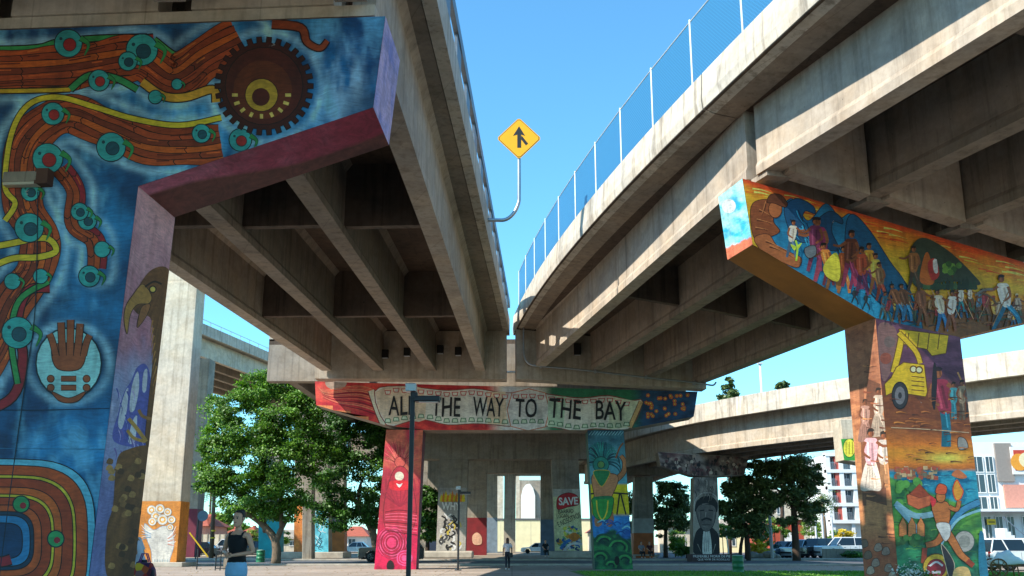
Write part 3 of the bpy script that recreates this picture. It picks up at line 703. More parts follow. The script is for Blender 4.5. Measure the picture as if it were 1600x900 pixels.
def rcol_bg(X, Y):
    n = fbm(X / 40, Y / 8, 21); n2 = fbm(X / 26, Y / 16, 5)
    b = mixc(L('6a4460'), L('4a2a40'), n * 2 - .4)
    b = mixc(b, L('6e3a20'), np.clip((Y - 590) / 20, 0, 1)); b = mixc(b, L('8f5428'), np.clip((n - .4) * 4, 0, 1) * np.clip((Y - 600) / 40, 0, .8))
    b = mixc(b, L('e08022'), np.exp(-((Y - 705 - 8 * n2) / 22) ** 2)); b = mixc(b, L('f4c050'), np.exp(-((Y - 716) / 7) ** 2) * np.exp(-((X - 1478) / 30) ** 2))
    b = mixc(b, mixc(L('1a6f92'), L('2f9ab0'), n2 * 2 - .5), np.clip((Y - 733) / 4, 0, 1))
    b = mixc(b, mixc(L('2c6b3a'), L('5c9a3c'), n2 * 3 - 1), np.clip((Y - 745 - (X - 1395) * .38) / 4, 0, 1))
    b = mixc(b, mixc(L('1f5a4a'), L('2f8a5a'), n2 * 3 - 1), np.clip((Y - 846) / 6, 0, 1)); return b
M = Mural(RP0, RPn, [Rr1, Rr2, Rr3])
for q, nx, ny in ((Rr1, 90, 60), (Rr2, 60, 60), (Rr3, 60, 40)): M.bgq(q, rcap_bg, nx, ny)
M.up()
for k in range(60):
    x = random.uniform(1165, 1590); y = 284 + (x - 1160) * .3 + random.uniform(0, 26); M.stroke([(x, y), (x + 14, y + 2), (x + 30, y + 7)], random.uniform(1.5, 4), random.choice(['c8481a', 'f0b034', 'e0701c', 'f4c860', 'a83818']), taper=True)
bl = lambda x, y: [lerp(p, q, min(1, max(0, float(fbm(x / 12, y / 12, 6)) * 1.6 - .3))) for p, q in zip(lin('0d4468'), lin('1c86b0'))]
M.blob([(1186, 392), (1200, 345), (1225, 318), (1240, 312), (1262, 345), (1290, 318), (1312, 340), (1330, 335), (1352, 372), (1392, 420), (1420, 450), (1440, 520), (1380, 505), (1300, 470), (1240, 430)], '1878a4', '082638', 1.2, grad=bl)
M.blob([(1228, 345), (1226, 322), (1246, 310), (1270, 322), (1273, 334), (1258, 330), (1254, 345), (1262, 378), (1240, 372)], '104a70', '082638', 1.4)
M.blob([(1268, 380), (1272, 350), (1296, 330), (1314, 340), (1316, 350), (1302, 346), (1300, 364), (1310, 392)], '0e4264', '082638', 1.4)
M.blob([(1325, 400), (1322, 350), (1334, 335), (1360, 362), (1390, 408), (1416, 446), (1430, 505), (1370, 470)], '0f5278', '082638', 1.4)
for k in range(46):
    x = random.uniform(1232, 1425); y = 330 + (x - 1232) * .72 + random.uniform(-14, 30); M.stroke([(x, y), (x + 5, y + 12), (x + 13, y + 22)], random.uniform(1.2, 3), random.choice(['0a3450', '2f9cc4', '0f5078', '06283e']), taper=True)
# planting figures
M.blob([(1172, 335), (1178, 316), (1200, 312), (1214, 322), (1208, 345), (1218, 362), (1196, 372), (1178, 372)], '7c4526', '1c0d08', 1)
M.blob([(1178, 372), (1200, 366), (1214, 384), (1238, 396), (1252, 404), (1246, 418), (1222, 410), (1192, 394)], SKIN, '3a1a0c', 1)
for a_, b_ in (((1186, 330), (1204, 340)), ((1182, 345), (1206, 352)), ((1180, 358), (1200, 362)), ((1196, 318), (1190, 338)), ((1196, 378), (1232, 396)), ((1202, 386), (1240, 404))): M.stroke([a_, ((a_[0] + b_[0]) / 2 + 2, (a_[1] + b_[1]) / 2 - 2), b_], 2, '4a2412', taper=True); M.stroke([(a_[0], a_[1] - 3), (b_[0], b_[1] - 3)], 1.5, 'b87a48', taper=True)
M.disc(1211, 327, 10, SKIN, '3a1a0c', 1, ry=13); M.blob([(1198, 316), (1204, 304), (1220, 305), (1230, 318), (1226, 324), (1210, 318)], '5c321c', '1c0d08', 1)
for x, y, h, sh, lg, ln, ar in ((1236, 402, 58, 'cfc4b4', '4a6a86', .06, 1), (1285, 440, 100, '8a2a52', 'a0425a', -.08, -1), (1300, 452, 72, 'd8b038', '9c6a3a', -.2, -1), (1318, 458, 74, '9c4a1e', 'b07038', .0, -1), (1336, 452, 70, '8c3a22', '7a2a50', -.05, 1), (1356, 452, 72, 'c8902e', '7a3a60', .02, -1), (1366, 460, 64, 'd8b048', 'a86a38', .03, -1)):
    M.figure(x, y, h, sh, lg, lean=ln, arm=ar, skin='8a5230')
for x, y, h, sh, lg, ln in ((1272, 424, 84, '6a2a4a', '8a3a5a', .02), (1294, 446, 66, 'c07a34', '7a3040', -.1), (1326, 448, 88, '5a2c1c', '8a3050', .05), (1346, 462, 76, 'b04a2c', '5c2a50', .0), (1376, 470, 60, '7a5a3c', 'a0402c', -.05)): M.figure(x, y, h, sh, lg, lean=ln, skin='7c4628', arm=-1)
for x in range(1386, 1600, 11):
    yb = 506 + (x - 1386) * .06; M.figure(x + random.uniform(-4, 4), min(yb, 516) - random.uniform(0, 16), random.uniform(30, 52), random.choice(['8a6a4a', '4a6a80', 'a09080', '7a3a24', '3a5a40', '8a2c34', 'b89040']), random.choice(['2c5a80', '5a3c28', '3a4a3a', '6a4a34']), lean=random.uniform(-.3, .3), stride=random.uniform(.03, .2), hair=random.choice(['1c120c', '8a2a2c', 'c8b890', '3a2414']), skin='6e4228', arm=random.choice([-1, 1]), tool=random.choice([None, 'a8865c']))
for k in range(40):
    x = random.uniform(1400, 1590); y = random.uniform(475, 512); M.stroke([(x, y), (x + 9, y - 2), (x + 18, y + 1)], random.uniform(1.5, 3), random.choice(['5a3a20', '3a2c20', '8a5c34', '2c4a3a', '6a2c1c']), taper=True)
M.stroke([(1243, 408), (1245, 388), (1242, 376)], 3, '9cc83a'); M.blob([(1240, 392), (1234, 382), (1243, 386)], 'a8d040', n=3); M.blob([(1246, 390), (1252, 380), (1245, 384)], 'a8d040', n=3)
M.blob([(1257, 388), (1272, 384), (1274, 398), (1264, 404), (1257, 398)], '5a6870', '1c0d08', 1)
M.blob([(1286, 415), (1305, 395), (1312, 420), (1308, 440), (1290, 432)], 'e0c23c'); 
for x, y in ((1334, 476), (1352, 484)): M.figure(x, y, 26, '14202a', '14202a', skin='14202a', stride=.22, arm=1)
for x, y, h, sh, lg, ln, t in ((1378, 500, 44, '2a5a70', '3a4038', .1, None), (1404, 500, 56, '7a4a2c', '2c6a90', -.2, 'b8906a'), (1416, 502, 58, '5e3a24', '2f78a8', -.15, None), (1440, 510, 66, '7a4a30', '6e4428', -.05, 'b8906a'), (1470, 518, 66, 'c8bca8', '2b6ea8', -.1, 'b8906a'), (1484, 518, 64, 'd8d0c4', '7a4a34', .05, 'b8906a'), (1500, 488, 40, 'c8c8c0', '2a7a86', 0, None), (1514, 482, 34, 'b8b0a0', '6a4028', 0, None)):
    M.figure(x, y, h, sh, lg, lean=ln, tool=t, skin='7a4a2c')
M.figure(1572, 516, 86, 'd6cfc2', '1f6f92', lean=-.1, arm=-1, skin='7c4a2c', stride=.26, tool='8a6a48')
M.stroke([(1530, 458), (1546, 464), (1556, 476)], 3, '5a4632', taper=False); M.stroke([(1522, 462), (1535, 454), (1550, 452)], 3.5, '6a6a66')
M.blob([(1420, 395), (1440, 372), (1480, 392), (1520, 430), (1528, 446), (1480, 440), (1440, 450), (1424, 440)], '2e3c30', None); M.stroke([(1486, 446), (1486, 425)], 3, '4a3420')
for k in range(12): M.disc(1486 + random.uniform(-11, 11), 418 + random.uniform(-9, 9), 5, random.choice(['4c7a34', '6a9a3c', '2f5a28']), n=7)
for k in range(14): x = 1440 + k * 6; M.blob([(x, 452), (x + 3, 440 - (k % 4) * 3), (x + 8, 452)], random.choice(['26402c', '3a5a34', '1c3024']), n=2)
M.blob([(1436, 440), (1442, 402), (1450, 398), (1458, 442)], 'a85a20', None); M.blob([(1448, 412), (1460, 405), (1466, 430), (1454, 438)], 'a82c28'); M.blob([(1456, 408), (1462, 406), (1464, 426), (1458, 426)], 'd8d0c8', n=2)
M.figure(1426, 455, 70, '8a5a30', '4a3a2c', arm=-1, skin='7a4a2c')
M.build(rp, 'orange sky mural with blue wings, planters and field workers')
M = Mural(RP0, RPn, [Rr4]); M.bgq(Rr4, rcol_bg, 70, 140); M.up()
yl, yd = 'dba51e', '5a3c0c'
M.blob([(1372, 510), (1398, 512), (1402, 545), (1390, 585), (1378, 590)], '7a5a58'); M.disc(1384, 560, 9, '8a4a3a'); M.disc(1390, 534, 9, '6a5a58')
M.blob([(1404, 514), (1482, 524), (1478, 552), (1456, 556), (1448, 546), (1412, 538)], yl, yd, 1.5, sm=False); 
for x in (1420, 1436, 1452, 1468): M.stroke([(x, 520), (x - 3, 546)], 1.5, yd)
M.stroke([(1410, 520), (1404, 550), (1396, 582)], 9, yl, yd, 1.3); M.stroke([(1404, 520), (1430, 548), (1438, 568)], 7, yl, yd, 1.3)
M.blob([(1400, 574), (1412, 566), (1444, 570), (1449, 612), (1446, 620), (1420, 616), (1398, 612), (1384, 618), (1382, 600), (1392, 590)], yl, yd, 1.5, sm=False)
for y in (590, 597, 604, 611): M.stroke([(1424, y - 2), (1444, y)], 1.5, yd)
M.disc(1427, 577, 4, 'f0e0a0', yd); M.disc(1436, 578, 4, 'f0e0a0', yd)
M.disc(1406, 618, 12, '2c2c30', '0c0c0e', 1.2, ry=20); M.disc(1406, 618, 8, '6a6a70', ry=14); M.disc(1406, 618, 3, '2c2c30', ry=5)
M.figure(1478, 698, 124, '8a2a42', '186a80', lean=-.1, skin='8a5230', hair='2a1a20', stride=.03, arm=1, tool='a87a48')
M.blob([(1458, 572), (1462, 570), (1464, 600), (1460, 640), (1455, 620)], '1f1a20')
M.blob([(1497, 684), (1508, 686), (1512, 700), (1498, 702)], '8a8a86', '2a1a10', 1)
for x, y, h, sh, lg in ((1490, 655, 58, '3f8f9c', '2f7f90'), (1503, 656, 62, '8a7a62', '6a5a48'), (1513, 652, 54, '5a4a44', '3a3436')): M.figure(x, y, h, sh, lg, skin='7a4a30', stride=.05)
M.stroke([(1392, 668), (1450, 671), (1514, 676)], 1.2, 'b8a080')
for k in range(150):
    x, y = random.uniform(1388, 1535), random.uniform(620, 900); pal = ['5a3020', 'a86430', 'c87c34', '3e2218'] if y < 728 else (['2c7a9c', '1a5a7c', '5ab0c0'] if y < 745 + (x - 1395) * .38 and x > 1400 else ['2c6a34', '6a9a44', '1f4a34', '4a8444'])
    M.stroke([(x, y), (x + 7, y - 1), (x + random.uniform(10, 20), y + 1)], random.uniform(1, 2.8), random.choice(pal), taper=True)
for k in range(60): M.blob([(x := random.uniform(1396, 1462), y := random.uniform(728, 744)), (x + 7, y), (x + 7, y + 6), (x, y + 6)], random.choice(['b8a078', '8a5a3c', '6a6a58', 'a8503a']), n=1, sm=False)
for k in range(26):
    x, y = random.uniform(1398, 1446), random.uniform(752, 800); M.disc(x, y, random.uniform(4, 8), random.choice(['2f6b34', '4a8a3a', '24562c', '6aa044']), n=9)
M.blob([(1416, 774), (1436, 762), (1456, 776), (1452, 790), (1434, 796), (1418, 788)], 'b05a34', '5a2412', 1, sm=False); M.blob([(1420, 772), (1436, 756), (1452, 774), (1436, 778)], '8f3c20', '5a2412', 1, sm=False)
M.stroke([(1398, 786), (1430, 806), (1470, 800)], 9, '6f9aa8'); M.stroke([(1400, 790), (1428, 822), (1440, 840)], 8, '7aa4b0')
for x in (1404, 1418, 1432): M.blob([(x, 838), (x, 820), (x + 6, 808), (x + 12, 820), (x + 12, 838)], 'c87a40', '5a2412', 1, sm=False)
for k in range(14): M.disc(random.uniform(1400, 1450), random.uniform(838, 850), 5, random.choice(['3c7a3a', '2a5a2c']), n=8)
M.stroke([(1480, 830), (1500, 800), (1530, 784)], 9, '3a7aa0', '123048', 1); M.stroke([(1470, 850), (1496, 812), (1534, 796)], 4, '7ab0c0')
M.blob([(1486, 742), (1496, 734), (1510, 745), (1500, 748)], 'b0643a'); M.disc(1506, 846, 15, '9a9a94', '3a4a48', 1, ry=16); M.disc(1506, 846, 9, '7f827c', ry=10)
# running torch bearer
M.stroke([(1470, 800), (1474, 826), (1464, 846), (1446, 852)], 13, 'a8632f', '3a1a0c', 1, w2=8); M.stroke([(1472, 822), (1488, 846), (1500, 866), (1512, 876)], 13, 'b06a34', '3a1a0c', 1, w2=8)
M.blob([(1456, 788), (1478, 784), (1484, 800), (1480, 822), (1466, 824), (1458, 806)], 'a8632f', '3a1a0c', 1); M.stroke([(1482, 792), (1494, 796), (1498, 782)], 6, 'a8632f', '3a1a0c', 1)
M.blob([(1462, 818), (1482, 818), (1484, 836), (1476, 846), (1468, 834)], 'ddd4c4', '5a3a2a', 1); M.disc(1469, 776, 7, 'a8632f', '3a1a0c', 1, ry=9); M.blob([(1461, 770), (1466, 756), (1478, 760), (1476, 772)], 'c0502c', '3a1a0c', 1)
M.blob([(1492, 780), (1488, 764), (1494, 750), (1500, 760), (1504, 768), (1499, 780)], 'f0862a', 'c03a18', 1.5)
M.blob([(1452, 775), (1462, 782), (1456, 792)], 'c02c34'); M.stroke([(1444, 856), (1442, 880)], 8, '8c3a24'); M.stroke([(1510, 876), (1520, 884)], 8, '8c3a24')
M.disc(1462, 886, 20, 'd0a02c', '5a3c0c', 1.5); M.disc(1462, 888, 14, '8a2430', '5a1c14', 1); M.stroke([(1452, 884), (1462, 878), (1472, 884)], 3, 'e8e0d8'); M.stroke([(1455, 894), (1469, 894)], 4, 'e8e0d8')
M.blob([(1470, 850), (1490, 880), (1484, 906), (1476, 880)], '2a2a30', 'b0a890', 1); M.blob([(1490, 890), (1512, 888), (1516, 920), (1490, 920)], 'd8a468')
M.blob([(1530, 830), (1546, 860), (1550, 920), (1530, 900)], '1f6a86')
M.build(rp, 'column mural with a yellow loader at sunset and a torch runner')
# column side face
nS = RPs.cross(r0 - rc).normalized(); rcs = RPs * 1.01
q_side = [rc + rcs, Vector((r0.x, r0.y, 0)) + rcs, Vector((r0.x, r0.y, 0)), rc]
def rside(X, Y):
    n = fbm(X / 22, Y / 7, 31); b = mixc(L('7a4c38'), L('9c6a4c'), n * 2 - .4); b = mixc(b, L('b07a4e'), np.clip((Y - 600) / 120, 0, 1) * .8)
    b = mixc(b, L('6a3a26'), np.clip((n - .55) * 6, 0, .7)); b = mixc(b, L('8c3f26'), np.clip((Y - 820) / 50, 0, .7)); return b
M = Mural(rc, nS, [q_side]); M.bgq(q_side, rside, 30, 120); M.up()
M.blob([(1344, 640), (1342, 600), (1350, 600), (1354, 790), (1348, 790)], '6a4430', sm=False); M.blob([(1352, 640), (1356, 592), (1376, 600), (1386, 790), (1352, 780)], '5a3828', sm=False)
M.figure(1352, 690, 66, '8a6a60', '7a5a50', skirt=True, skin='5a3420'); M.figure(1373, 682, 76, '94887c', '84786c', skirt=True, skin='5a3420')
M.figure(1381, 762, 88, 'a09a94', '8a6444', skirt=False, skin='6a3c24', stride=.05); M.figure(1361, 766, 96, 'b08a94', 'b8b0a6', skirt=True, skin='6a3c24')
for k in range(30): x = random.uniform(1344, 1390); y = random.uniform(560, 850); M.stroke([(x, y), (x + 8, y + 1), (x + 15, y)], random.uniform(1.5, 4), random.choice(['6a3a26', 'b0784c', '8a5034', '4f2c1e']), taper=True)
for x, y in ((1350, 850), (1372, 856), (1384, 862), (1356, 868), (1368, 880), (1388, 888), (1360, 892), (1394, 900)):
    M.blob([(x - 6, y + 3), (x - 3, y - 6), (x + 4, y - 7), (x + 7, y + 2), (x, y + 6)], random.choice(['8a7468', '6a5648', 'a08a78']), '3a2418', .8)
M.build(rp, 'brown side panel with women in white dresses')
q_end = [ra + RPs, rb + RPs, rb, ra]; nE = (rb - ra).cross(RPs).normalized()
M = Mural(ra, nE, [q_end])
M.bgq(q_end, lambda X, Y: mixc(mixc(L('1f9ccc'), L('9ad0e4'), fbm(X / 14, Y / 12, 2) * 2.6 - .9), L('b0644a'), np.clip((Y - (392 - 10 * fbm(X / 8, X * 0, 4) - (X - 1135) * .45)) / 3, 0, 1)), 24, 60); M.up()
M.disc(1139, 322, 11, 'b8e0ec'); M.build(rp, 'sky blue cap end with a pale moon')

# ===== centre pier murals =====
cn = (0, -1, 0)
def CPr(l): return [CP(*q) for q in l]
Cr = [CPr([(492, 596), (494, 633), (603, 664.5), (603, 599)]), CPr([(603, 599), (603, 664.5), (666, 672), (666, 600.7)]), CPr([(666, 600.7), (666, 672), (918, 672), (918, 607.4)]), CPr([(918, 607.4), (918, 672), (976, 671), (976, 609)]), CPr([(976, 609), (976, 671), (1084, 651), (1090, 612)])]
def ccap_bg(X, Y):
    n = fbm(X / 16, Y / 7, 3); b = mixc(L('9c1626'), L('d84a3c'), (n - .35) * 2.5); b = mixc(b, L('d8d4cc'), np.clip((X - 762) / 25, 0, 1)); b = mixc(b, L('1f6a4c'), np.clip((X - 838) / 25, 0, 1))
    b = mixc(b, mixc(L('0c1c3c'), L('1c4a70'), n * 2 - .5), np.clip((X - 985) / 20, 0, 1)); return b
M = Mural((0, CY, 0), cn, Cr, step=.0001)
for q, nx in zip(Cr, (50, 20, 60, 20, 40)): M.bgq(q, ccap_bg, nx, 26)
M.up()
M.disc(525, 598, 17, '9c8c80', ry=11)
for k in range(15):
    x = 600 - k * 4; M.stroke([(600 + k, 652 - k * 2), (565, 640 - k * 2.6), (530 - k * 1.5, 632 - k * 1.6), (505 - k * .5, 622 - k * 1.2)], 2.2, random.choice(['e0604a', '6a0c1c', 'f07858', 'b02030']), taper=True)
M.blob([(494, 633), (520, 634), (520, 641), (548, 642), (548, 650), (576, 651), (576, 660), (605, 664), (605, 668), (494, 640)], 'c8784a', sm=False)
M.stroke([(580, 610), (590, 640), (600, 664)], 9, 'd8c4b0', '6a2a20', 1.5)
top = [(585, 612), (620, 603), (660, 606), (700, 610), (740, 607), (775, 612), (795, 614), (830, 612), (870, 618), (910, 622), (950, 618), (985, 626), (1004, 627)]
bot = [(986, 668), (960, 672), (930, 670), (900, 674), (868, 668), (838, 664), (796, 666), (775, 664), (740, 662), (700, 664), (664, 656), (640, 658), (604, 664)]
M.blob(top + bot, 'd6cfc2', '7a3a30', 1.5, n=3); 
M.blob([(586, 613), (625, 604), (660, 607), (664, 656), (640, 657), (605, 663)], 'd4b8a4', None, n=2); M.blob([(760, 612), (790, 612), (792, 664), (762, 662)], 'd8b49c', n=1); M.blob([(800, 614), (852, 614), (852, 667), (798, 666)], 'd8d2c6', 'b06a4c', 1.5, n=2)
M.blob([(856, 618), (885, 620), (880, 668), (856, 667)], 'a8c4b0', n=1); M.blob([(955, 620), (1002, 628), (985, 667), (950, 671)], 'bcc8b0', n=1)
M.stroke([(1002, 627), (992, 650), (984, 668)], 6, 'b89a6a', '5a4030', 1)
def yq(pl, x):
    for a, b in zip(pl[:-1], pl[1:]):
        if (a[0] <= x <= b[0]) or (b[0] <= x <= a[0]): return a[1] + (b[1] - a[1]) * (x - a[0]) / ((b[0] - a[0]) or 1)
    return pl[-1][1]
for x in list(range(606, 660, 13)) + list(range(672, 790, 13)) + list(range(806, 850, 13)) + list(range(862, 985, 13)):
    yt, yb = yq(top, x) + 6.5, yq(bot, x) - 6.5
    for y, c1, sg in ((yt, 'a8383a', 1), (yb, '2c6a48', -1)):
        q = [(x - 5.4, y - 3.4 * sg), (x + 5.4, y - 3.4 * sg), (x + 3.7, y + 3.4 * sg), (x - 3.7, y + 3.4 * sg)]
        M.up(); M.poly(q, M.C(c1)); M.up(); M.poly([(x + (px - x) * .72, y + (py - y) * .66) for px, py in q], M.C('d8ccc0' if sg > 0 else 'b4ccb4'))
for k in range(30):
    x, y = random.uniform(1004, 1078), random.uniform(617, 654); 
    if y > 655 - (x - 1000) * .05 or x < 1004 + (y - 615) * -.2: continue
    M.up()
    for j in range(5): a = j * 1.2566; M.poly([(x + 3 * math.cos(a), y + 3 * math.sin(a)), (x + 3.2 * math.cos(a + .5), y + 3.2 * math.sin(a + .5)), (x, y), (x + 3.2 * math.cos(a - .5), y + 3.2 * math.sin(a - .5))], M.C('c8642c'))
    M.disc(x, y, 1.1, 'e8c050', n=6)
M.build(cp, 'red, white, green and navy cap mural with a painted banner')
def word(txt, px, py, hpx, wpx, rot, parent, p0, n, col, off=.03, name='lettering', bold=0, label=None):
    """flat painted letters standing on a wall plane; centred on pixel px,py"""
    n = Vector(n).normalized(); 
    if n.dot(CAM - Vector(p0)) < 0: n = -n
    c0 = PP(px, py, p0, n); t = bpy.data.curves.new('t', 'FONT'); t.body = txt; t.align_x = 'CENTER'; t.size = 1; t.offset = bold; t.resolution_u = 3
    to = bpy.data.objects.new('t', t); C.objects.link(to); dg = bpy.context.evaluated_depsgraph_get(); me = bpy.data.meshes.new_from_object(to.evaluated_get(dg)); bpy.data.objects.remove(to)
    vs = np.empty(len(me.vertices) * 3); me.vertices.foreach_get('co', vs); vs = vs.reshape(-1, 3)
    mn, mxx = vs.min(0), vs.max(0); dist = (c0 - CAM).dot(Vector((0, CT, ST))); k = dist / F
    up = Vector((0, 0, 1)); right = n.cross(up) * -1; right.normalize()
    if right.x < 0: right = -right
    up2 = n.cross(right); up2 = up2 if up2.z > 0 else -up2
    sx = wpx * k / (mxx[0] - mn[0]); sz = hpx * k / (mxx[1] - mn[1]); cr, sr = math.cos(math.radians(rot)), math.sin(math.radians(rot))
    mb = MB()
    for v_ in vs:
        v_ = (v_[0] + .012 * math.sin(v_[1] * 9 + v_[0] * 4 + px), v_[1] + .016 * math.sin(v_[0] * 7 + px), 0); x = (v_[0] - (mn[0] + mxx[0]) / 2) * sx; y = (v_[1] - (mn[1] + mxx[1]) / 2) * sz; x, y = x * cr - y * sr, x * sr + y * cr
        q = c0 + right * x + up2 * y + n * off; mb.v.append(tuple(q))
    mb.f = [tuple(p.vertices) for p in me.polygons]; bpy.data.meshes.remove(me)
    return mb.build(name, col, parent, label=label)
INK = simple('black_lettering_paint', '14171c', .6); WHITEP = simple('white_lettering_paint', 'e8e4dc', .6)
M_off = .045
for w, x, y, wd, rot in (('ALL', 628, 634, 42, 1), ('THE', 697, 636, 45, -1), ('WAY', 763, 636, 48, -2), ('TO', 822, 638, 34, -2), ('THE', 883, 639, 50, -5), ('BAY', 954.5, 641.5, 48, -2)):
    word(w, x, y, 30, wd, rot, cp, (0, CY, 0), cn, INK, M_off, bold=.012)
# left column: rose and feathers
q = [CLcol[0], CLcol[1], CLcol[2], CLcol[3]]
def lc_bg(X, Y):
    n = fbm(X / 16, Y / 22, 8); b = mixc(L('a82c40'), L('c87c54'), n * 2.6 - .9); b = mixc(b, L('8c1830'), np.clip((Y - 715) / 60, 0, .9) * np.clip(.5 + n, 0, 1)); b = mixc(b, L('bc1648'), np.clip((Y - 800) / 40, 0, 1)); return mixc(b, L('6a1020'), np.clip((n - .58) * 6, 0, .6))
M = Mural((0, CY, 0), cn, [q], step=.0001); M.bgq(q, lc_bg, 30, 70); M.up()
for k in range(17):
    a = math.pi * (.02 + .96 * k / 16); M.stroke([(625, 728), (625 + 16 * math.cos(a), 722 - 18 * math.sin(a)), (625 + 30 * math.cos(a), 720 - 34 * math.sin(a))], 3, random.choice(['8a1c2c', 'b03a48', 'c85a58']), 'e09a6a' if k % 2 else None, .5, taper=True)
M.disc(625, 722, 8, 'b8504a', '5a1420', 1); M.blob([(615, 735), (636, 735), (650, 790), (642, 830), (606, 830), (600, 790)], '9c2438', '5a1020', 1)
for k in range(9): M.stroke([(625, 792), (598 + k * 7, 770), (596 + k * 7.2, 748)], 2, '8a1c34')
M.disc(624, 744, 7, 'd8c0b0'); M.blob([(610, 752), (640, 752), (638, 765), (612, 765)], 'c02030'); M.blob([(624, 762), (619, 755), (624, 757), (629, 755)], 'eadfd8', n=3)
for k in range(9):
    a = k * .7; r_ = 24 - k * 2; M.blob([(612 + r_ * math.cos(a + j * 1.26), 848 + r_ * 1.1 * math.sin(a + j * 1.26)) for j in range(5)], ['c83060', 'a8143c', 'd04a74', '8c0c30'][k % 4], '6a0c28', .6, n=4)
for k in range(5):
    a = k * 1.3; r_ = 13 - k * 2; M.blob([(632 + r_ * math.cos(a + j * 1.26), 872 + r_ * math.sin(a + j * 1.26)) for j in range(5)], ['e04a80', 'b81446'][k % 2], n=3)
for k in range(8): M.stroke([(602, 800 + k * 4), (625, 797 + k * 5), (652, 801 + k * 5)], 1.5, random.choice(['6a0c24', 'c8506a']))
M.blob([(605, 889), (605, 880), (610, 875), (615, 880), (615, 889)], '1c0c10', '5a1020', .6, n=2)
M.build(cp, 'red column mural with a feather fan and pink rose')
q = [CRcol[0], CRcol[1], CRcol[2], CRcol[3]]
def rc_bg(X, Y):
    n = fbm(X / 10, Y / 8, 18); b = mixc(L('14405a'), L('4f93a8'), (Y - 670) / 70 + n - .4); b = mixc(b, L('d8b410'), np.clip((Y - 755) / 3, 0, 1)); b = mixc(b, mixc(L('1c4f9c'), L('2f86c8'), n * 2 - .5), np.clip((Y - 803) / 3, 0, 1))
    return mixc(b, mixc(L('0c3a34'), L('2a7a44'), n * 3 - 1), np.clip((Y - 833 - 8 * np.sin(X / 7)) / 3, 0, 1))
M = Mural((0, CY, 0), cn, [q], step=.0001); M.bgq(q, rc_bg, 30, 80); M.up()
M.stroke([(918, 772), (950, 770), (985, 772)], 2.5, '1c1c14'); M.stroke([(968, 772), (964, 804)], 2.5, '1c1c14'); M.stroke([(970, 772), (978, 804)], 2.5, '1c1c14'); 
for k in range(22):
    a = math.pi * (-.05 + 1.1 * k / 21); M.stroke([(940, 728), (940 + 14 * math.cos(a), 722 - 20 * math.sin(a)), (940 + 27 * math.cos(a), 728 - 38 * math.sin(a)), (940 + 31 * math.cos(a), 742 - 38 * math.sin(a))], 3, random.choice(['0f4a5a', '1c6f7c', '2a8a8a', '0c3848']), '06202a', .5, taper=True)
for k in range(12): M.stroke([(920 + k * 4.5, 680), (925 + k * 4.5, 674)], 1, '7ab0c0')
M.stroke([(962, 750), (974, 738), (976, 722), (970, 712)], 8, 'a06a44', '3a2012', 1, w2=5); M.stroke([(962, 716), (968, 700), (974, 692)], 2.5, '7a4a2c')
M.blob([(926, 742), (958, 740), (966, 750), (956, 776), (952, 784), (930, 784), (928, 772)], 'a87350', '3a2012', 1); M.disc(939, 726, 12, '1f7a72', '0a2c30', 1); M.disc(939, 726, 5, '5a8a50', '0a2c30', 1)
M.blob([(928, 736), (952, 736), (948, 750), (940, 760), (932, 750)], '1c7044', 'b8a02c', 1)
M.blob([(930, 806), (930, 822), (940, 820), (941, 800)], 'a87350', n=2); M.blob([(946, 800), (948, 822), (958, 820), (958, 800)], '94603e', n=2)
M.blob([(927, 778), (956, 776), (958, 790), (953, 808), (941, 814), (928, 806), (926, 790)], '2a8a3c', '0c3a1c', 1); M.stroke([(932, 782), (934, 800), (941, 812), (948, 800), (950, 782)], 2, 'd0b030'); M.stroke([(927, 778), (956, 777)], 4, '1c6a44')
for x, y, r_ in ((944, 848, 16), (966, 856, 18), (938, 872, 14), (976, 876, 14), (955, 884, 12)):
    for j in range(3): M.stroke([(x + (r_ - 4 * j) * math.cos(t), y + (r_ - 4 * j) * math.sin(t) * .8) for t in (3.3, 4.2, 5.1, 6.0, 6.8)], 4 - j, ['124a34', '3a8f4a', '0a2c28'][j])
for k in range(10): M.stroke([(x := random.uniform(930, 975), y := random.uniform(812, 836)), (x + 8, y - 4), (x + 14, y)], 2, random.choice(['7ac0e0', '144a94']))
M.disc(964, 876, 4, '101410', ry=7)
M.build(cp, 'column mural of a feathered dancer over blue water and green swirls')
# ---------------------------------------------------------------- ground
def groundmat(name, col, col2, sc=.5, bmp=.3, cracks=False, rough=.9):
    m, t, b = newmat(name); v = coords(t); n1 = noise(t, v, sc, 8, .7); n2 = noise(t, v, 18, 6, .7); n3 = noise(t, v, .08, 4)
    r = ramp(t, [(.35, lin(col)), (.65, lin(col2))]); t.links.new(n1, r.inputs[0]); r2 = ramp(t, [(.3, (.75,) * 3), (.7, (1.1,) * 3)]); t.links.new(n2, r2.inputs[0])
    r3 = ramp(t, [(.35, (.8,) * 3), (.6, (1.05,) * 3)]); t.links.new(n3, r3.inputs[0])
    c = mul(t, mul(t, r.outputs[0], r2.outputs[0]), r3.outputs[0])
    if cracks:
        w = node(t, 'TexBrick', Scale=1.0); w.inputs['Brick Width'].default_value = 3; w.inputs['Row Height'].default_value = 3; w.offset = 0; w.inputs['Mortar Size'].default_value = .02
        w.inputs['Color1'].default_value = (1, 1, 1, 1); w.inputs['Color2'].default_value = (.9, .9, .9, 1); w.inputs['Mortar'].default_value = (.4, .4, .4, 1); t.links.new(v, w.inputs['Vector']); c = mul(t, c, w.outputs['Color'])
    t.links.new(c, b.inputs['Base Color']); b.inputs['Roughness'].default_value = rough; bump(t, b, n2, bmp, .02); return m
DIRT = groundmat('dusty_ground', '8a7a66', 'a2937e', .3); ASPH = groundmat('asphalt', '4c4d50', '63646a', .6); PAVE = groundmat('pavement_concrete', '968779', 'ab9c8e', .4, .2, True)
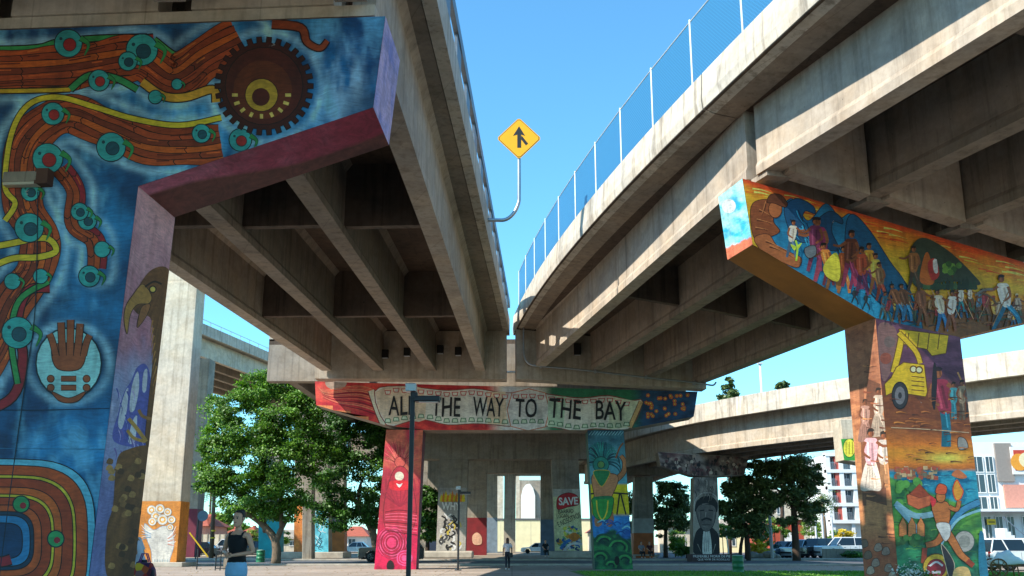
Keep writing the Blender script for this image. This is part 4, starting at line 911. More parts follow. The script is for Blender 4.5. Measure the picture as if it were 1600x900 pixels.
LAWNM = groundmat('lawn_soil_and_grass', '3f6a1e', '5c8a2c', 1.5, .6); KERB = simple('kerb_concrete', 'b0a89a', .85, 0, .3, 2)
def sheet(name, pts, z, mat, kind='structure'):
    mb = MB(); mb.poly([(x, y, z) for x, y in pts]); return mb.build(name, mat, kind=kind)
sheet('ground', [(-1500, -300), (1500, -300), (1500, 2400), (-1500, 2400)], 0, DIRT)
sheet('pavement', [(-70, -40), (60, -40), (60, 61), (-70, 61)], .006, PAVE)
sheet('lawn', [(4.2, 33), (60, 33), (60, 45.5), (27, 45.5), (21, 49.0), (2.7, 48.6), (3.0, 38)], .012, LAWNM)
sheet('road', [(-300, 61.15), (300, 61.15), (300, 79.85), (-300, 79.85)], .004, ASPH)
for y in (61.08, 79.92): MB().box((0, y, .06), (600, .15, .12)).build('kerb', KERB, kind='structure', bevel=.02)
sheet('far_pavement', [(-300, 80), (300, 80), (300, 84), (-300, 84)], .12, PAVE)
MB().box((0, 82, .055), (600, 3.99, .11)).build('pavement_bed', KERB, kind='structure')
sheet('parking_lot', [(12, 84.2), (160, 84.2), (160, 150), (12, 150)], .006, ASPH)
WLINE = simple('road_marking_paint', 'd8d6cc', .7, 0, .3, 3)
for k in range(-12, 13): sheet('road_marking', [(k * 9, 70.4), (k * 9 + 3, 70.4), (k * 9 + 3, 70.55), (k * 9, 70.55)], .009, WLINE)
MB().box((24, 84.6, .06), (20, .15, .12)).build('kerb', KERB, kind='structure')
# grass blades
n = 42000; bx = RNG.uniform(3, 34, n); by = RNG.uniform(34, 49.2, n) ; 
ok = (by < 48.6) & ((bx < 22) | (by < 45.4)); bx, by = bx[ok], by[ok]; n = len(bx); h = RNG.uniform(.03, .085, n); a = RNG.uniform(0, 6.28, n); w = .02
v = np.zeros((n, 3, 3)); v[:, 0] = np.c_[bx - w * np.cos(a), by - w * np.sin(a), np.full(n, .01)]; v[:, 1] = np.c_[bx + w * np.cos(a), by + w * np.sin(a), np.full(n, .01)]; v[:, 2] = np.c_[bx + RNG.normal(0, .02, n), by + RNG.normal(0, .02, n), h]
mb = MB(); mb.v = v.reshape(-1, 3).tolist(); mb.f = [(3 * k, 3 * k + 1, 3 * k + 2) for k in range(n)]
LEAFM = {}
def leafmat(name, c1, c2, trans=.35):
    m, t, b = newmat(name); g = t.nodes.new('ShaderNodeNewGeometry'); r = ramp(t, [(0, lin(c1)), (1, lin(c2))]); t.links.new(g.outputs['Random Per Island'], r.inputs[0])
    v = coords(t); n1 = noise(t, v, .7, 3); r2 = ramp(t, [(.35, (.65,) * 3), (.65, (1.15,) * 3)]); t.links.new(n1, r2.inputs[0]); c = mul(t, r.outputs[0], r2.outputs[0])
    t.links.new(c, b.inputs['Base Color']); b.inputs['Roughness'].default_value = .5
    tr = t.nodes.new('ShaderNodeBsdfTranslucent'); t.links.new(mul(t, c, (1.0, 1.15, .5)), tr.inputs[0]); mx = t.nodes.new('ShaderNodeMixShader'); mx.inputs[0].default_value = trans
    t.links.new(b.outputs[0], mx.inputs[1]); t.links.new(tr.outputs[0], mx.inputs[2]); t.links.new(mx.outputs[0], t.nodes['Material Output'].inputs[0]); return m
mb.build('grass', leafmat('grass_blades', '3c7a1a', '74a836'), kind='stuff')

# ---------------------------------------------------------------- further piers
def plain_col(t, px_top, px_bot, Y, dep, parent, mat=CONG, name='column', zt=None):
    """px_top=(xl,xr,y) px_bot=(xl,xr,y) front face on plane Y, prolonged to the ground"""
    q = [P(px_top[0], px_top[2], Y), P(px_bot[0], px_bot[2], Y), P(px_bot[1], px_bot[2], Y), P(px_top[1], px_top[2], Y)]
    q = toz0(q); mb = MB(); mb.prism(q, (0, dep, 0)); o = fixnormals(mb.build(name, mat, parent, bevel=.04)); return q
def band(q, z0, z1): 
    def at(a, b, z): k = (z - b.z) / (a.z - b.z); return b + (a - b) * k
    return [at(q[0], q[1], z1), at(q[0], q[1], z0), at(q[3], q[2], z0), at(q[3], q[2], z1)]
def zof(py, Y): return P(800, py, Y).z
# tall sunlit pillar with a white bird
p = thing('concrete_pier', (P(250, 880, 58).x, 58.8, 0), 'tall sunlit concrete pillar with a white bird painted on its orange base', 'bridge pier')
q = plain_col(0, (244, 309, 440), (206, 275, 884), 58, 1.6, p, CONL)
zz = q[0].z; MB().box2((q[0].x - 9, 58.05, zz - .2), (q[3].x + .8, 59.7, zz + 2.2)).build('pier_cap', CONL, p, bevel=.04)
MB().box2((q[1].x - .6, 57.5, 0), (q[2].x + .5, 60.2, .25)).build('plinth', KERB, p, bevel=.03)
zb_ = zof(783, 58); qb = band(q, .26, zb_)
M = Mural((0, 58, 0), (0, -1, 0), [qb], step=.0003)
M.bgq(qb, lambda X, Y: mixc(L('a4661f'), L('b87a2c'), fbm(X / 10, Y / 10, 4) * 2 - .5), 12, 20); M.up()
wv = 'b0b0aa'
M.blob([(226, 818), (240, 828), (254, 822), (268, 826), (272, 850), (266, 872), (262, 884), (240, 884), (236, 860), (228, 838)], wv, '5a7890', .8)
for k in range(6): M.stroke([(236, 834 + k), (226, 826 + k * 3), (221, 820 + k * 5)], 2.2, ['bcbcb8', '6a88a0'][k % 2], taper=True)
for k in range(6): M.stroke([(262, 840 + k * 2), (270, 832 + k * 4), (275, 822 + k * 6)], 2.2, ['e8e8e4', 'b08070'][k % 2], taper=True)
for x, y, r_ in ((237, 797, 7), (244, 807, 8), (254, 812, 8), (262, 800, 6), (238, 815, 6), (250, 795, 7), (268, 812, 6), (266, 824, 5)): M.disc(x, y, r_, 'b8b8b2', '6a6a60', .6); M.disc(x, y, r_ * .62, 'd0902c', ry=None); M.disc(x, y, r_ * .34, 'c0c0ba')
for k in range(6): M.stroke([(242 + k * 4, 874), (241 + k * 4, 884)], 1.6, '8a9aa0', taper=True)
M.build(p, 'white bird on an orange base')
s1 = [q[3] , q[2], q[2] + Vector((0, 1.6, 0)), q[3] + Vector((0, 1.6, 0))]; nn = (q[3] - q[2]).cross(Vector((0, 1, 0))).normalized()
sb = band([s1[0], s1[1], s1[2], s1[3]], .26, zb_); M = Mural(q[2], nn, [sb], step=.0003); M.bgq(sb, lambda X, Y: mixc(L('b06c24'), L('c4802a'), fbm(X / 5, Y / 8, 4) * 2 - .5), 5, 16); M.build(p, 'orange side of the pillar base')
def painted_band(q, dep, z0, z1, col, parent, out=.012, label=None, name='painted_base'):
    qb = band(q, z0, z1); o = Vector((0, -out, 0)); e = Vector((out, 0, 0)); mb = MB()
    mb.prism([qb[0] + o - e, qb[1] + o - e, qb[2] + o + e, qb[3] + o + e], (0, dep + 2 * out, 0)); return fixnormals(mb.build(name, simple('base_paint_' + col, col, .65, 0, .3, 1.5), parent, label=label))
# second tall pier with maroon base and the high viaduct it carries
p = thing('concrete_pier', (P(297, 868, 100).x, 100.8, 0), 'slim concrete pillar with maroon base behind the white bird pillar', 'bridge pier')
q = plain_col(0, (300, 328, 560), (283, 303, 868), 100, 2, p, CONG); painted_band(q, 2, 0, zof(795, 100), '6a1a30', p)
hv = thing('viaduct', (-32, 104, 20), 'high viaduct with thin railing running above the tree on the left', 'viaduct')
A0, A1 = Vector((-40.8, 60, 24)), Vector((-21.5, 160, 24)); d = (A1 - A0).normalized(); rr_ = Vector((d.y, -d.x, 0))
def sweep2(A, B, sec, name, mat, parent):
    d = (B - A); d.z = 0; d.normalize(); r = Vector((d.y, -d.x, 0)); mb = MB(); mb.loft([[A + r * x + Vector((0, 0, z)) for x, z in sec], [B + r * x + Vector((0, 0, z)) for x, z in sec]]); return fixnormals(mb.build(name, mat, parent))
sweep2(A0, A1, [(-14, -1.3), (-14, -1.0), (0, -1.0), (0, -1.3)], 'deck_slab', CONG, hv); sweep2(A0, A1, [(-.3, -1.35), (.02, -1.35), (.02, -.2), (-.3, -.2)], 'parapet', CONP, hv); sweep2(A0, A1, [(-14, -1.35), (-13.7, -1.35), (-13.7, -.2), (-14, -.2)], 'parapet', CONP, hv)
for k in range(5): sweep2(A0, A1, [(-1.5 - 2.8 * k, -3.3), (-1.0 - 2.8 * k, -3.3), (-1.0 - 2.8 * k, -1.32), (-1.5 - 2.8 * k, -1.32)], 'girder', CONL if k == 0 else CONG, hv)
sweep2(A0, A1, [(-.12, .25), (-.06, .25), (-.06, .31), (-.12, .31)], 'railing', METAL, hv)
for k in range(44): pt = A0.lerp(A1, k / 43); MB().box((pt.x - .1, pt.y, 24.03), (.06, .06, .5)).build('rail_post', METAL, hv)
# pier with orange and teal base behind the trees
p = thing('concrete_pier', (P(486, 862, 84).x, 84.8, 0), 'pier with orange and teal painted base behind the leafy trees', 'bridge pier')
q = plain_col(0, (462, 513, 600), (459, 513, 862), 84, 1.8, p, CONG); MB().box2((q[1].x - 1.2, 82.9, .12), (q[2].x + 1.4, 87, .62)).build('plinth', KERB, p, bevel=.05)
qb = band(q, .62, zof(790, 84)); M = Mural((0, 84, 0), (0, -1, 0), [qb], step=.0004)
M.bgq(qb, lambda X, Y: mixc(mixc(L('c87a34'), L('b0602c'), fbm(X / 8, Y / 8, 4) * 2 - .5), mixc(L('3a9ab0'), L('6abccc'), fbm(X / 5, Y / 9, 6) * 2 - .5), np.clip((X - 476 - 8 * fbm(Y / 8, Y * 0, 2)) / 3, 0, 1)), 20, 30)
for k in range(26): x, y = random.uniform(474, 508), random.uniform(795, 850); M.stroke([(x, y), (x + 5, y + 5), (x + 2, y + 11), (x + 7, y + 14)], 1.1, random.choice(['1c4a5c', '174050', 'b8e0e4']))
M.build(p, 'teal and orange swirl base')
for (xl, xr, yb, Y, col, zt, lab) in ((514, 538, 860, 98, 'b8682c', 3.2, 'far column with a plain orange base under the leafy trees'), (404, 437, 864, 92, '1f9aa0', 3.4, 'column with a plain turquoise base left of the leafy tree trunk'), (668, 690, 860, 98, '20304a', 2.6, 'column with dark blue base behind the red mural column')):
    p = thing('concrete_pier', (P((xl + xr) / 2, yb, Y).x, Y + .8, 0), lab, 'bridge pier'); q = plain_col(0, (xl + 1, xr, 640), (xl, xr, yb), Y, 1.6, p, CONG); painted_band(q, 1.6, 0, zt, col, p)

# ===== wide viaduct beyond the centre pier =====
wv_ = thing('viaduct', (-1, 54, 9.5), 'wide dark viaduct continuing beyond the banner pier into the distance', 'viaduct')
def wz(Y): return 9.9 + .0 * (Y - 54) if Y < 70 else 9.9 + .045 * (Y - 70)
ys_ = (53.75, 70, 85, 118, 150)
def wl(Y): return -13.4 + .02 * (Y - 54)
def wr(Y): return 10.2 - .02 * (Y - 54)
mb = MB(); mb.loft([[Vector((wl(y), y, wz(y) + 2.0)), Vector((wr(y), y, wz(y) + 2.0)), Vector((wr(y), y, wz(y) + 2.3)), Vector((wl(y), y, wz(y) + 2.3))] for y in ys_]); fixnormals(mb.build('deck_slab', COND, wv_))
for x in (0, 1): mb = MB(); mb.loft([[Vector(((wl(y) if x == 0 else wr(y) - .3), y, wz(y) + 2.2)), Vector(((wl(y) + .3 if x == 0 else wr(y)), y, wz(y) + 2.2)), Vector(((wl(y) + .3 if x == 0 else wr(y)), y, wz(y) + 3.2)), Vector(((wl(y) if x == 0 else wr(y) - .3), y, wz(y) + 3.2))] for y in ys_]); fixnormals(mb.build('parapet', CONP, wv_))
for k in range(8):
    mb = MB(); f = lambda y: wl(y) + 1.2 + (wr(y) - wl(y) - 2.4) * k / 7
    mb.loft([[Vector((f(y) - .24, y, wz(y))), Vector((f(y) + .24, y, wz(y))), Vector((f(y) + .24, y, wz(y) + 2.02)), Vector((f(y) - .24, y, wz(y) + 2.02))] for y in ys_]); fixnormals(mb.build('girder', CONG, wv_))
MB().box2((wl(54)+.01, 53.7, 9.86), (-9.7, 54.5, 11.88)).build('end_diaphragm', CONG, wv_)
MB().box2((-9.68, 53.3, 9.0), (9.4, 54.4, 11.85)).build('end_diaphragm', CONG, wv_)
for Y in (72, 101, 134): MB().box2((wl(Y) + 1.4, Y - .15, wz(Y) + .3), (wr(Y) - 1.4, Y + .15, wz(Y) + 1.98)).build('diaphragm', CONG, wv_)
# bent under the left edge beyond the centre pier
p = thing('concrete_pier', (P(480, 860, 80).x, 80.5, 0), 'plain pier hidden mostly by the leafy trees under the pale deck end', 'bridge pier'); plain_col(0, (473, 488, 596), (472, 487, 862), 80, 1.4, p, CONG)
# portals in a row
def portal(Y, capz0, capz1, xs, cols, lab, dep=1.6):
    p = thing('portal_pier', ((xs[0] + xs[1]) / 2, Y + .8, 0), lab, 'bridge pier')
    MB().box2((xs[0], Y, capz0), (xs[1], Y + dep, capz1)).build('pier_cap', CONG, p, bevel=.04); out = []
    for (a, b, c_, d_) in cols:
        q = [Vector((P(a, 760, Y).x, Y + .01, capz0 - .003)), Vector((P(c_, 862, Y).x, Y + .01, 0)), Vector((P(d_, 862, Y).x, Y + .01, 0)), Vector((P(b, 760, Y).x, Y + .01, capz0 - .003))]
        mb = MB(); mb.prism(q, (0, dep - .02, 0)); fixnormals(mb.build('column', CONG, p, bevel=.03)); out.append(q)
    return p, out
pD, qD = portal(85, 8.2, 9.85 + .6, (-14, 9.4), [(686, 731, 681, 727), (862, 905, 868, 911), (930, 960, 930, 960)], 'portal pier with two graffiti painted columns seen through the banner pier')
pE, qE = portal(118, 9.3, 12.0, (-14, 9.2), [(731, 761, 727, 760), (845, 872, 845, 869), (640, 668, 640, 668)], 'second portal pier behind the graffiti columns, small red and grey bases')
pF, qF = portal(149.5, 11.1, 13.4, (-14, 9.2), [(759, 777, 759, 777), (788, 806, 787, 805), (850, 866, 850, 866)], 'farthest portal pier with a middle column before the cream wall')
painted_band(qE[0], 1.6, 0, 4.2, '7e1a20', pE, label='red painted base'); painted_band(qE[1], 1.6, 0, 4.0, '54687c', pE)
painted_band(qF[0], 1.6, 0, 5.0, '76848f', pF)
for x0, x1 in ((650, 739), (857, 929)):
    a, b = P(x0, 870, 83.2), P(x1, 870, 83.2); t_ = thing('planter_kerb', ((a.x + b.x) / 2, 84.5, .12), 'low concrete island round the %s graffiti column' % ('left' if x0 < 700 else 'right'), 'planter')
    MB().box2((a.x, 82.6, .125), (b.x, 84.9, .7)).build('kerb_block', KERB, t_, bevel=.12)
# graffiti murals
qb = band(qD[0], .71, zof(762, 85)); M = Mural((0, 85.01, 0), (0, -1, 0), [qb], step=.0002); M.bgq(qb, lambda X, Y: mixc(L('8c8a86'), L('a5a39c'), fbm(X / 9, Y / 9, 4) * 2 - .5), 10, 20); M.up()
for k in range(11): x = 690 + 3.4 * k; M.blob([(x - 3, 783), (x, 772 - (k % 3) * 3), (x + 3, 783)], ['e8b01c', 'd8701c'][k % 2], n=2)
for k in range(46): x, y = random.uniform(688, 718), random.uniform(800, 856); M.stroke([(x, y), (x + random.uniform(-7, 7), y + 4), (x + random.uniform(-5, 5), y + 9)], random.uniform(1.5, 3.5), random.choice(['1a1a1c', '1a1a1c', 'd8d6ce', '3a3c40', 'b0a040']))
M.build(pD, 'black and white scribble mural under yellow flames')
word('WHY', 705, 791, 12, 30, -2, pD, (0, 85, 0), cn, WHITEP, .05, bold=.03, label='white WHY lettering')
qb = band(qD[1], .71, zof(764, 85)); M = Mural((0, 85.01, 0), (0, -1, 0), [qb], step=.0002); M.bgq(qb, lambda X, Y: mixc(mixc(L('98968f'), L('aeaba2'), fbm(X / 9, Y / 9, 4) * 2 - .5), L('d0cf9a'), np.clip((Y - 775) / 4, 0, 1)), 10, 20); M.up()
M.blob([(870, 784), (874, 775), (888, 770), (902, 775), (904, 788), (888, 792), (872, 796)], 'b02028', '5a1014', 1)
for k in range(44): x, y = random.uniform(872, 906), random.uniform(822, 858); M.stroke([(x, y), (x + random.uniform(-5, 5), y + 3), (x + random.uniform(2, 6), y + 5)], random.uniform(2, 4), random.choice(['2a5a9a', 'c8902c', 'b0442c', 'e4e0c8', '26406a', 'd8c84c', '5a9a6a']))
M.stroke([(876, 858), (886, 846), (906, 840)], 5, '2a6ab0'); M.stroke([(880, 862), (892, 850), (910, 850)], 4, 'e8e4d0'); M.blob([(888, 838), (898, 832), (906, 840), (896, 846)], 'c87a2c'); M.build(pD, 'cream mural with red cloud over small bright figures')
word('SAVE', 888, 783, 12, 30, 3, pD, (0, 85, 0), cn, WHITEP, .06, bold=.03, label='white SAVE lettering')
word('BARRIO', 884, 799, 6, 24, 4, pD, (0, 85, 0), cn, INK, .06); word('LOGAN', 879, 806, 6, 18, 6, pD, (0, 85, 0), cn, INK, .06); word('E NOSOTROS', 889, 812, 8, 38, 24, pD, (0, 85, 0), cn, INK, .06)
qb = band(qE[0], .5, 3.6); M = Mural((0, 118.0 - .01, 0), (0, -1, 0), [qb], step=.001, base=.03); M.up(); M.blob([(738, 838), (745, 832), (752, 838), (752, 850), (740, 850)], 'c89a80'); M.build(pE)
# cream wall and pale arch far beyond
CREAM = simple('cream_wall_paint', 'ddd2a8', .8, 0, .12, .8)
t_ = thing('boundary_wall', (0, 175, 0), 'long cream wall far behind the portal piers', 'wall')
xa, xb = P(640, 860, 175).x, P(925, 860, 175).x
n_ = 12
for k in range(n_): x0 = lerp(xa, xb, k / n_); x1 = lerp(xa, xb, (k + 1) / n_); MB().box2((x0, 175, 0), (x1 - .05, 175.4, zof(813, 175))).build('wall_panel', CREAM, t_)
MB().box2((xa, 174.9, zof(813, 175) + .003), (xb, 175.5, zof(810, 175))).build('coping', simple('dark_coping', '5a5a58', .7), t_)
t_ = thing('concrete_pier', (P(826, 860, 192).x, 193, 0), 'pale sunlit arched pier beyond the cream wall', 'bridge pier')
q = [P(812, 750, 192), P(812, 855, 192), P(846, 855, 192), P(846, 750, 192)]; q = toz0(q)
mb = MB(); mb.prism(q, (0, 2, 0)); fixnormals(mb.build('column', CONG, t_))
arch = [P(814, 812, 191.9)] + [P(x, y, 191.9) for x, y in ((814, 775), (817, 763), (822, 757), (828, 756), (833, 763), (836, 775), (836, 812))]
mb = MB(); mb.prism(arch, (0, -.5, 0)); fixnormals(mb.build('arch_panel', simple('white_arch_paint', 'e6e2d8', .8), t_))
for (x0, x1, lab) in ((806, 812, 'thin pale pier left of the sunlit arch'), (776, 786, 'narrow pale pier seen in the small left opening')):
    t_ = thing('concrete_pier', (P((x0 + x1) / 2, 860, 200).x, 200, 0), lab, 'bridge pier'); mb = MB(); mb.prism(toz0([P(x0, 735, 200), P(x0, 855, 200), P(x1, 855, 200), P(x1, 735, 200)]), (0, 2, 0)); fixnormals(mb.build('column', CONL, t_))

# ===== curved ramp on the right =====
rm = thing('viaduct', (21, 63, 8), 'weathered curved ramp crossing behind the right mural pier', 'viaduct')
st = [(60, 30), (46, 38), (36, 45), (28.6, 52.3), (25, 57), (21.4, 62.5), (17.6, 68.5), (14.1, 75), (11.3, 83), (9.3, 92), (8, 104), (7.5, 118)]
st = [Vector((x, y, 11.5)) for x, y in smooth(st, False, 3)]
def ramp_strip(sec, a=0, b=None):
    L_ = st[a:b]; mb = MB(); rings = []
    for i, p_ in enumerate(L_):
        j = st.index(p_); t = (st[min(j + 1, len(st) - 1)] - st[max(j - 1, 0)]).normalized(); r = Vector((t.y, -t.x, 0)); rings.append([p_ + r * x + Vector((0, 0, z)) for x, z in sec])
    mb.loft(rings); return mb
# r points to the right-hand side when going away from the camera -> far side of the ramp
fixnormals(ramp_strip([(0, -1.3), (9, -1.3), (9, -1.0), (0, -1.0)]).build('deck_slab', CONG, rm))
for a in range(0, len(st) - 1, 4): fixnormals(ramp_strip([(-.03, -1.35), (.3, -1.35), (.22, 0), (.02, 0)], a, min(a + 5, len(st))).build('parapet', CONP, rm))
fixnormals(ramp_strip([(8.7, -1.3), (9, -1.3), (9, 0), (8.75, 0)]).build('parapet', CONP, rm))
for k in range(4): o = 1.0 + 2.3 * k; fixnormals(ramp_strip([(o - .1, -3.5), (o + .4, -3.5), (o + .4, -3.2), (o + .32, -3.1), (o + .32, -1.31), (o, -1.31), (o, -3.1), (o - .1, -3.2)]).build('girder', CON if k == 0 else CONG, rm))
sk = [k for k in range(len(st))]
# portrait pier
PY = 77
p = thing('concrete_pier', (P(1105, 862, PY).x, PY + .8, 0), 'narrow pier with grey and black bust painted below a dark mural cap', 'bridge pier')
cap = [P(1028, 706, PY), P(1032, 728, PY), P(1083, 744, PY), P(1122, 745, PY), P(1163, 742, PY), P(1170, 714, PY)]
mb = MB(); mb.prism(cap, (0, 1.6, 0)); fixnormals(mb.build('pier_cap', CONG, p, bevel=.03))
q = plain_col(0, (1084, 1121, 745.5), (1083, 1125, 866), PY, 1.5, p, CONG)
M = Mural((0, PY, 0), (0, -1, 0), [[P(1028, 706, PY), P(1032, 728, PY), P(1083, 744, PY), P(1083, 711, PY)], [P(1083, 711, PY), P(1083, 744, PY), P(1163, 742, PY), P(1170, 714, PY)], q], step=.0002)
cf = lambda X, Y: mixc(mixc(L('2c201c'), L('8a7c70'), fbm(X / 7, Y / 5, 4) * 3.2 - 1.2), L('5a3030'), np.clip((fbm(X / 10, Y / 10, 9) - .55) * 5, 0, .6))
M.bgq([P(1028, 706, PY), P(1032, 728, PY), P(1083, 744, PY), P(1083, 711, PY)], cf, 24, 14); M.bgq([P(1083, 711, PY), P(1083, 744, PY), P(1163, 742, PY), P(1170, 714, PY)], cf, 30, 14)
M.bgq(q, lambda X, Y: mixc(L('8f897e'), mixc(L('4c4844'), L('8a8278'), fbm(X / 6, Y / 9, 5) * 3 - 1), np.clip((778 - Y) / 3, 0, 1)), 14, 40); M.up()
M.blob([(1085, 865), (1086, 836), (1092, 826), (1100, 822), (1108, 822), (1117, 828), (1123, 838), (1124, 865)], '1c1c1e'); M.blob([(1100, 826), (1108, 826), (1112, 865), (1098, 865)], 'c8c4bc'); 
M.blob([(1089, 806), (1088, 792), (1094, 782), (1106, 780), (1116, 786), (1119, 800), (1115, 820), (1106, 830), (1096, 826)], '5c5854', '121212', 1); M.blob([(1086, 800), (1088, 784), (1098, 776), (1112, 776), (1121, 786), (1120, 800), (1114, 790), (1094, 789)], '161616')
M.stroke([(1096, 813), (1104, 810), (1112, 813)], 3, '161616'); M.stroke([(1094, 798), (1100, 797)], 1.8, '161616'); M.stroke([(1107, 797), (1114, 798)], 1.8, '161616'); M.stroke([(1103, 800), (1102, 808)], 1.5, '8a847c'); M.stroke([(1097, 820), (1110, 820)], 1.4, '3a3632')
M.stroke([(1084, 838), (1084, 792), (1092, 774), (1105, 770), (1118, 775), (1124, 792), (1124, 830)], 1.4, 'a8a298')
for a_ in (((1092, 800), (1094, 814)), ((1116, 800), (1114, 816)), ((1098, 822), (1108, 824)), ((1097, 788), (1108, 786)), ((1090, 850), (1096, 864)), ((1118, 850), (1114, 864))): M.stroke([a_[0], a_[1]], 1.6, random.choice(['7c766e', '34302c']), taper=True)
for x in (1102, 1105, 1108): M.stroke([(x, 830), (x - 1, 862)], .8, '6a665e')
for k in range(70):
    x, y = random.uniform(1036, 1160), random.uniform(713, 740); M.disc(x, y, random.uniform(1.5, 3.4), random.choice(['8a7868', '6a4a3c', '3a2c26', 'a89a88', '1c1614', '5a3434']), n=7); M.stroke([(x, y + 2), (x + random.uniform(-3, 3), y + 9)], 2.2, random.choice(['3a2c26', '5a4438', '7c6a5c', '1c1614']), taper=True)
for k in range(26): x, y = random.uniform(1086, 1119), random.uniform(748, 772); M.stroke([(x, y), (x + 2, y + 6), (x, y + 12)], 1.5, random.choice(['2c2824', '8f877c', '5c564e']), taper=True)
M.build(p, 'grey painted bust and dark crowd mural')
t_ = thing('sign_block', (P(1110, 870, 74).x, 74.5, .0), 'low dark block with white slogan lettering before the bust pier', 'sign')
a, b = P(1079, 866, 74), P(1146, 866, 74); MB().box2((a.x, 74, .01), (b.x, 75.6, a.z)).build('block', simple('dark_brown_block', '4a3838', .8), t_, bevel=.03)
word('PREFERIBLE MORIR DE PIE', 1112, 869.2, 3.6, 58, 0, t_, (0, 74, 0), cn, WHITEP, .02); word('QUE VIVIR DE RODILLAS', 1115, 874.4, 3.4, 50, 0, t_, (0, 74, 0), cn, WHITEP, .02)
# other ramp piers
p = thing('concrete_pier', (P(1006, 860, 92).x, 92.8, 0), 'plain column with orange base between the dancer column and bust pier', 'bridge pier'); q = plain_col(0, (992, 1020, 745), (990, 1022, 862), 92, 1.8, p, CONG); painted_band(q, 1.8, 0, zof(833, 92), 'b8602c', p); painted_band(q, 1.8, zof(833, 92) + .01, zof(810, 92), 'a8a49a', p, label='pale grey painted band')
MB().box2((P(962, 745, 92).x, 92.02, zof(742, 92)), (P(1045, 745, 92).x, 93.7, zof(700, 92))).build('pier_cap', CONG, p, bevel=.04)
p = thing('concrete_pier', (P(1345, 862, 58).x, 59, 0), 'ramp pier with green and yellow cap end behind the right mural pier', 'bridge pier')
cap = [P(1313, 655, 58), P(1319, 719, 58), P(1372, 728, 58), P(1440, 728, 58), P(1460, 690, 58), P(1460, 655, 58)]; mb = MB(); mb.prism(cap, (0, 1.6, 0)); fixnormals(mb.build('pier_cap', CONL, p, bevel=.03)); plain_col(0, (1372, 1440, 729), (1374, 1440, 880), 58, 1.5, p, CONG)
M = Mural((0, 58, 0), (0, -1, 0), [cap], step=.0004); r_ = [P(1314, 686, 58), P(1319, 719, 58), P(1400, 722, 58), P(1400, 682, 58)]; M.regs = [[pix(x) for x in r_]]; M.bgq(r_, lambda X, Y: L('2f8a34')[None, :].repeat(len(X), 0), 4, 4); M.disc(1327, 700, 9, 'd8c23c', '1c5a24', 1, ry=14)
for x in (1322, 1327, 1332): M.stroke([(x, 690), (x, 710)], 1.2, '8a7a1c')
M.build(p, 'green panel with a yellow oval')
# unseen viaduct to the left, bending away, added to shade the left mural column
nv = thing('viaduct', (-19, 12, 9.4), 'unseen viaduct added just outside the left edge to shade the blue mural pier', 'viaduct')
path = [Vector((x, y, 9.4)) for x, y in ((-18, -22), (-18.5, 0), (-19, 12), (-28, 26), (-46, 40))]
def nv_strip(sec):
    mb = MB(); rings = []
    for i, p_ in enumerate(path):
        t = (path[min(i + 1, 4)] - path[max(i - 1, 0)]).normalized(); r = Vector((t.y, -t.x, 0)); rings.append([p_ + r * x + Vector((0, 0, z)) for x, z in sec])
    mb.loft(rings); return mb
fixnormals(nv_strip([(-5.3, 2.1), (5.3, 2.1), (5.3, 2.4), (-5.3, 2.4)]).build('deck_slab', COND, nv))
for s_ in (-5.3, 5.0): fixnormals(nv_strip([(s_, 2.05), (s_ + .3, 2.05), (s_ + .3, 3.3), (s_, 3.3)]).build('parapet', CONP, nv))
for k in range(4): o = -4.2 + 2.8 * k; fixnormals(nv_strip([(o - .25, 0), (o + .25, 0), (o + .25, 2.12), (o - .25, 2.12)]).build('girder', CON, nv))
MB().box2((-18.8, 8, 0), (-16.2, 9.4, 9.39)).build('column', CON, nv)
# ---------------------------------------------------------------- trees and plants
FIC = leafmat('glossy_broad_leaves', '2f5e1b', '80ac3c', .36); PINEM = leafmat('dark_pine_needles', '34502e', '7c8c50', .15); BRT = leafmat('bright_shrub_leaves', '4c7a24', '8aa83c', .35); DRK = leafmat('dark_tree_leaves', '28501f', '5c8c34', .3); PALM = leafmat('palm_leaf_green', '3c5a26', '6c8440', .25); YEL = leafmat('yellow_flowers', 'c8a81c', 'e8d040', .3)
def barkm(name, c):
    m, t, b = newmat(name); n1 = noise(t, coords(t, (6, 6, 1.2)), 2.5, 8, .7); r = ramp(t, [(.3, tuple(x * .55 for x in lin(c))), (.65, lin(c))]); t.links.new(n1, r.inputs[0]); t.links.new(r.outputs[0], b.inputs['Base Color']); b.inputs['Roughness'].default_value = .95; bump(t, b, n1, .8, .05); return m
BARK = barkm('grey_brown_bark', '7c6a56'); BARKD = barkm('dark_bark', '4a3a2e')
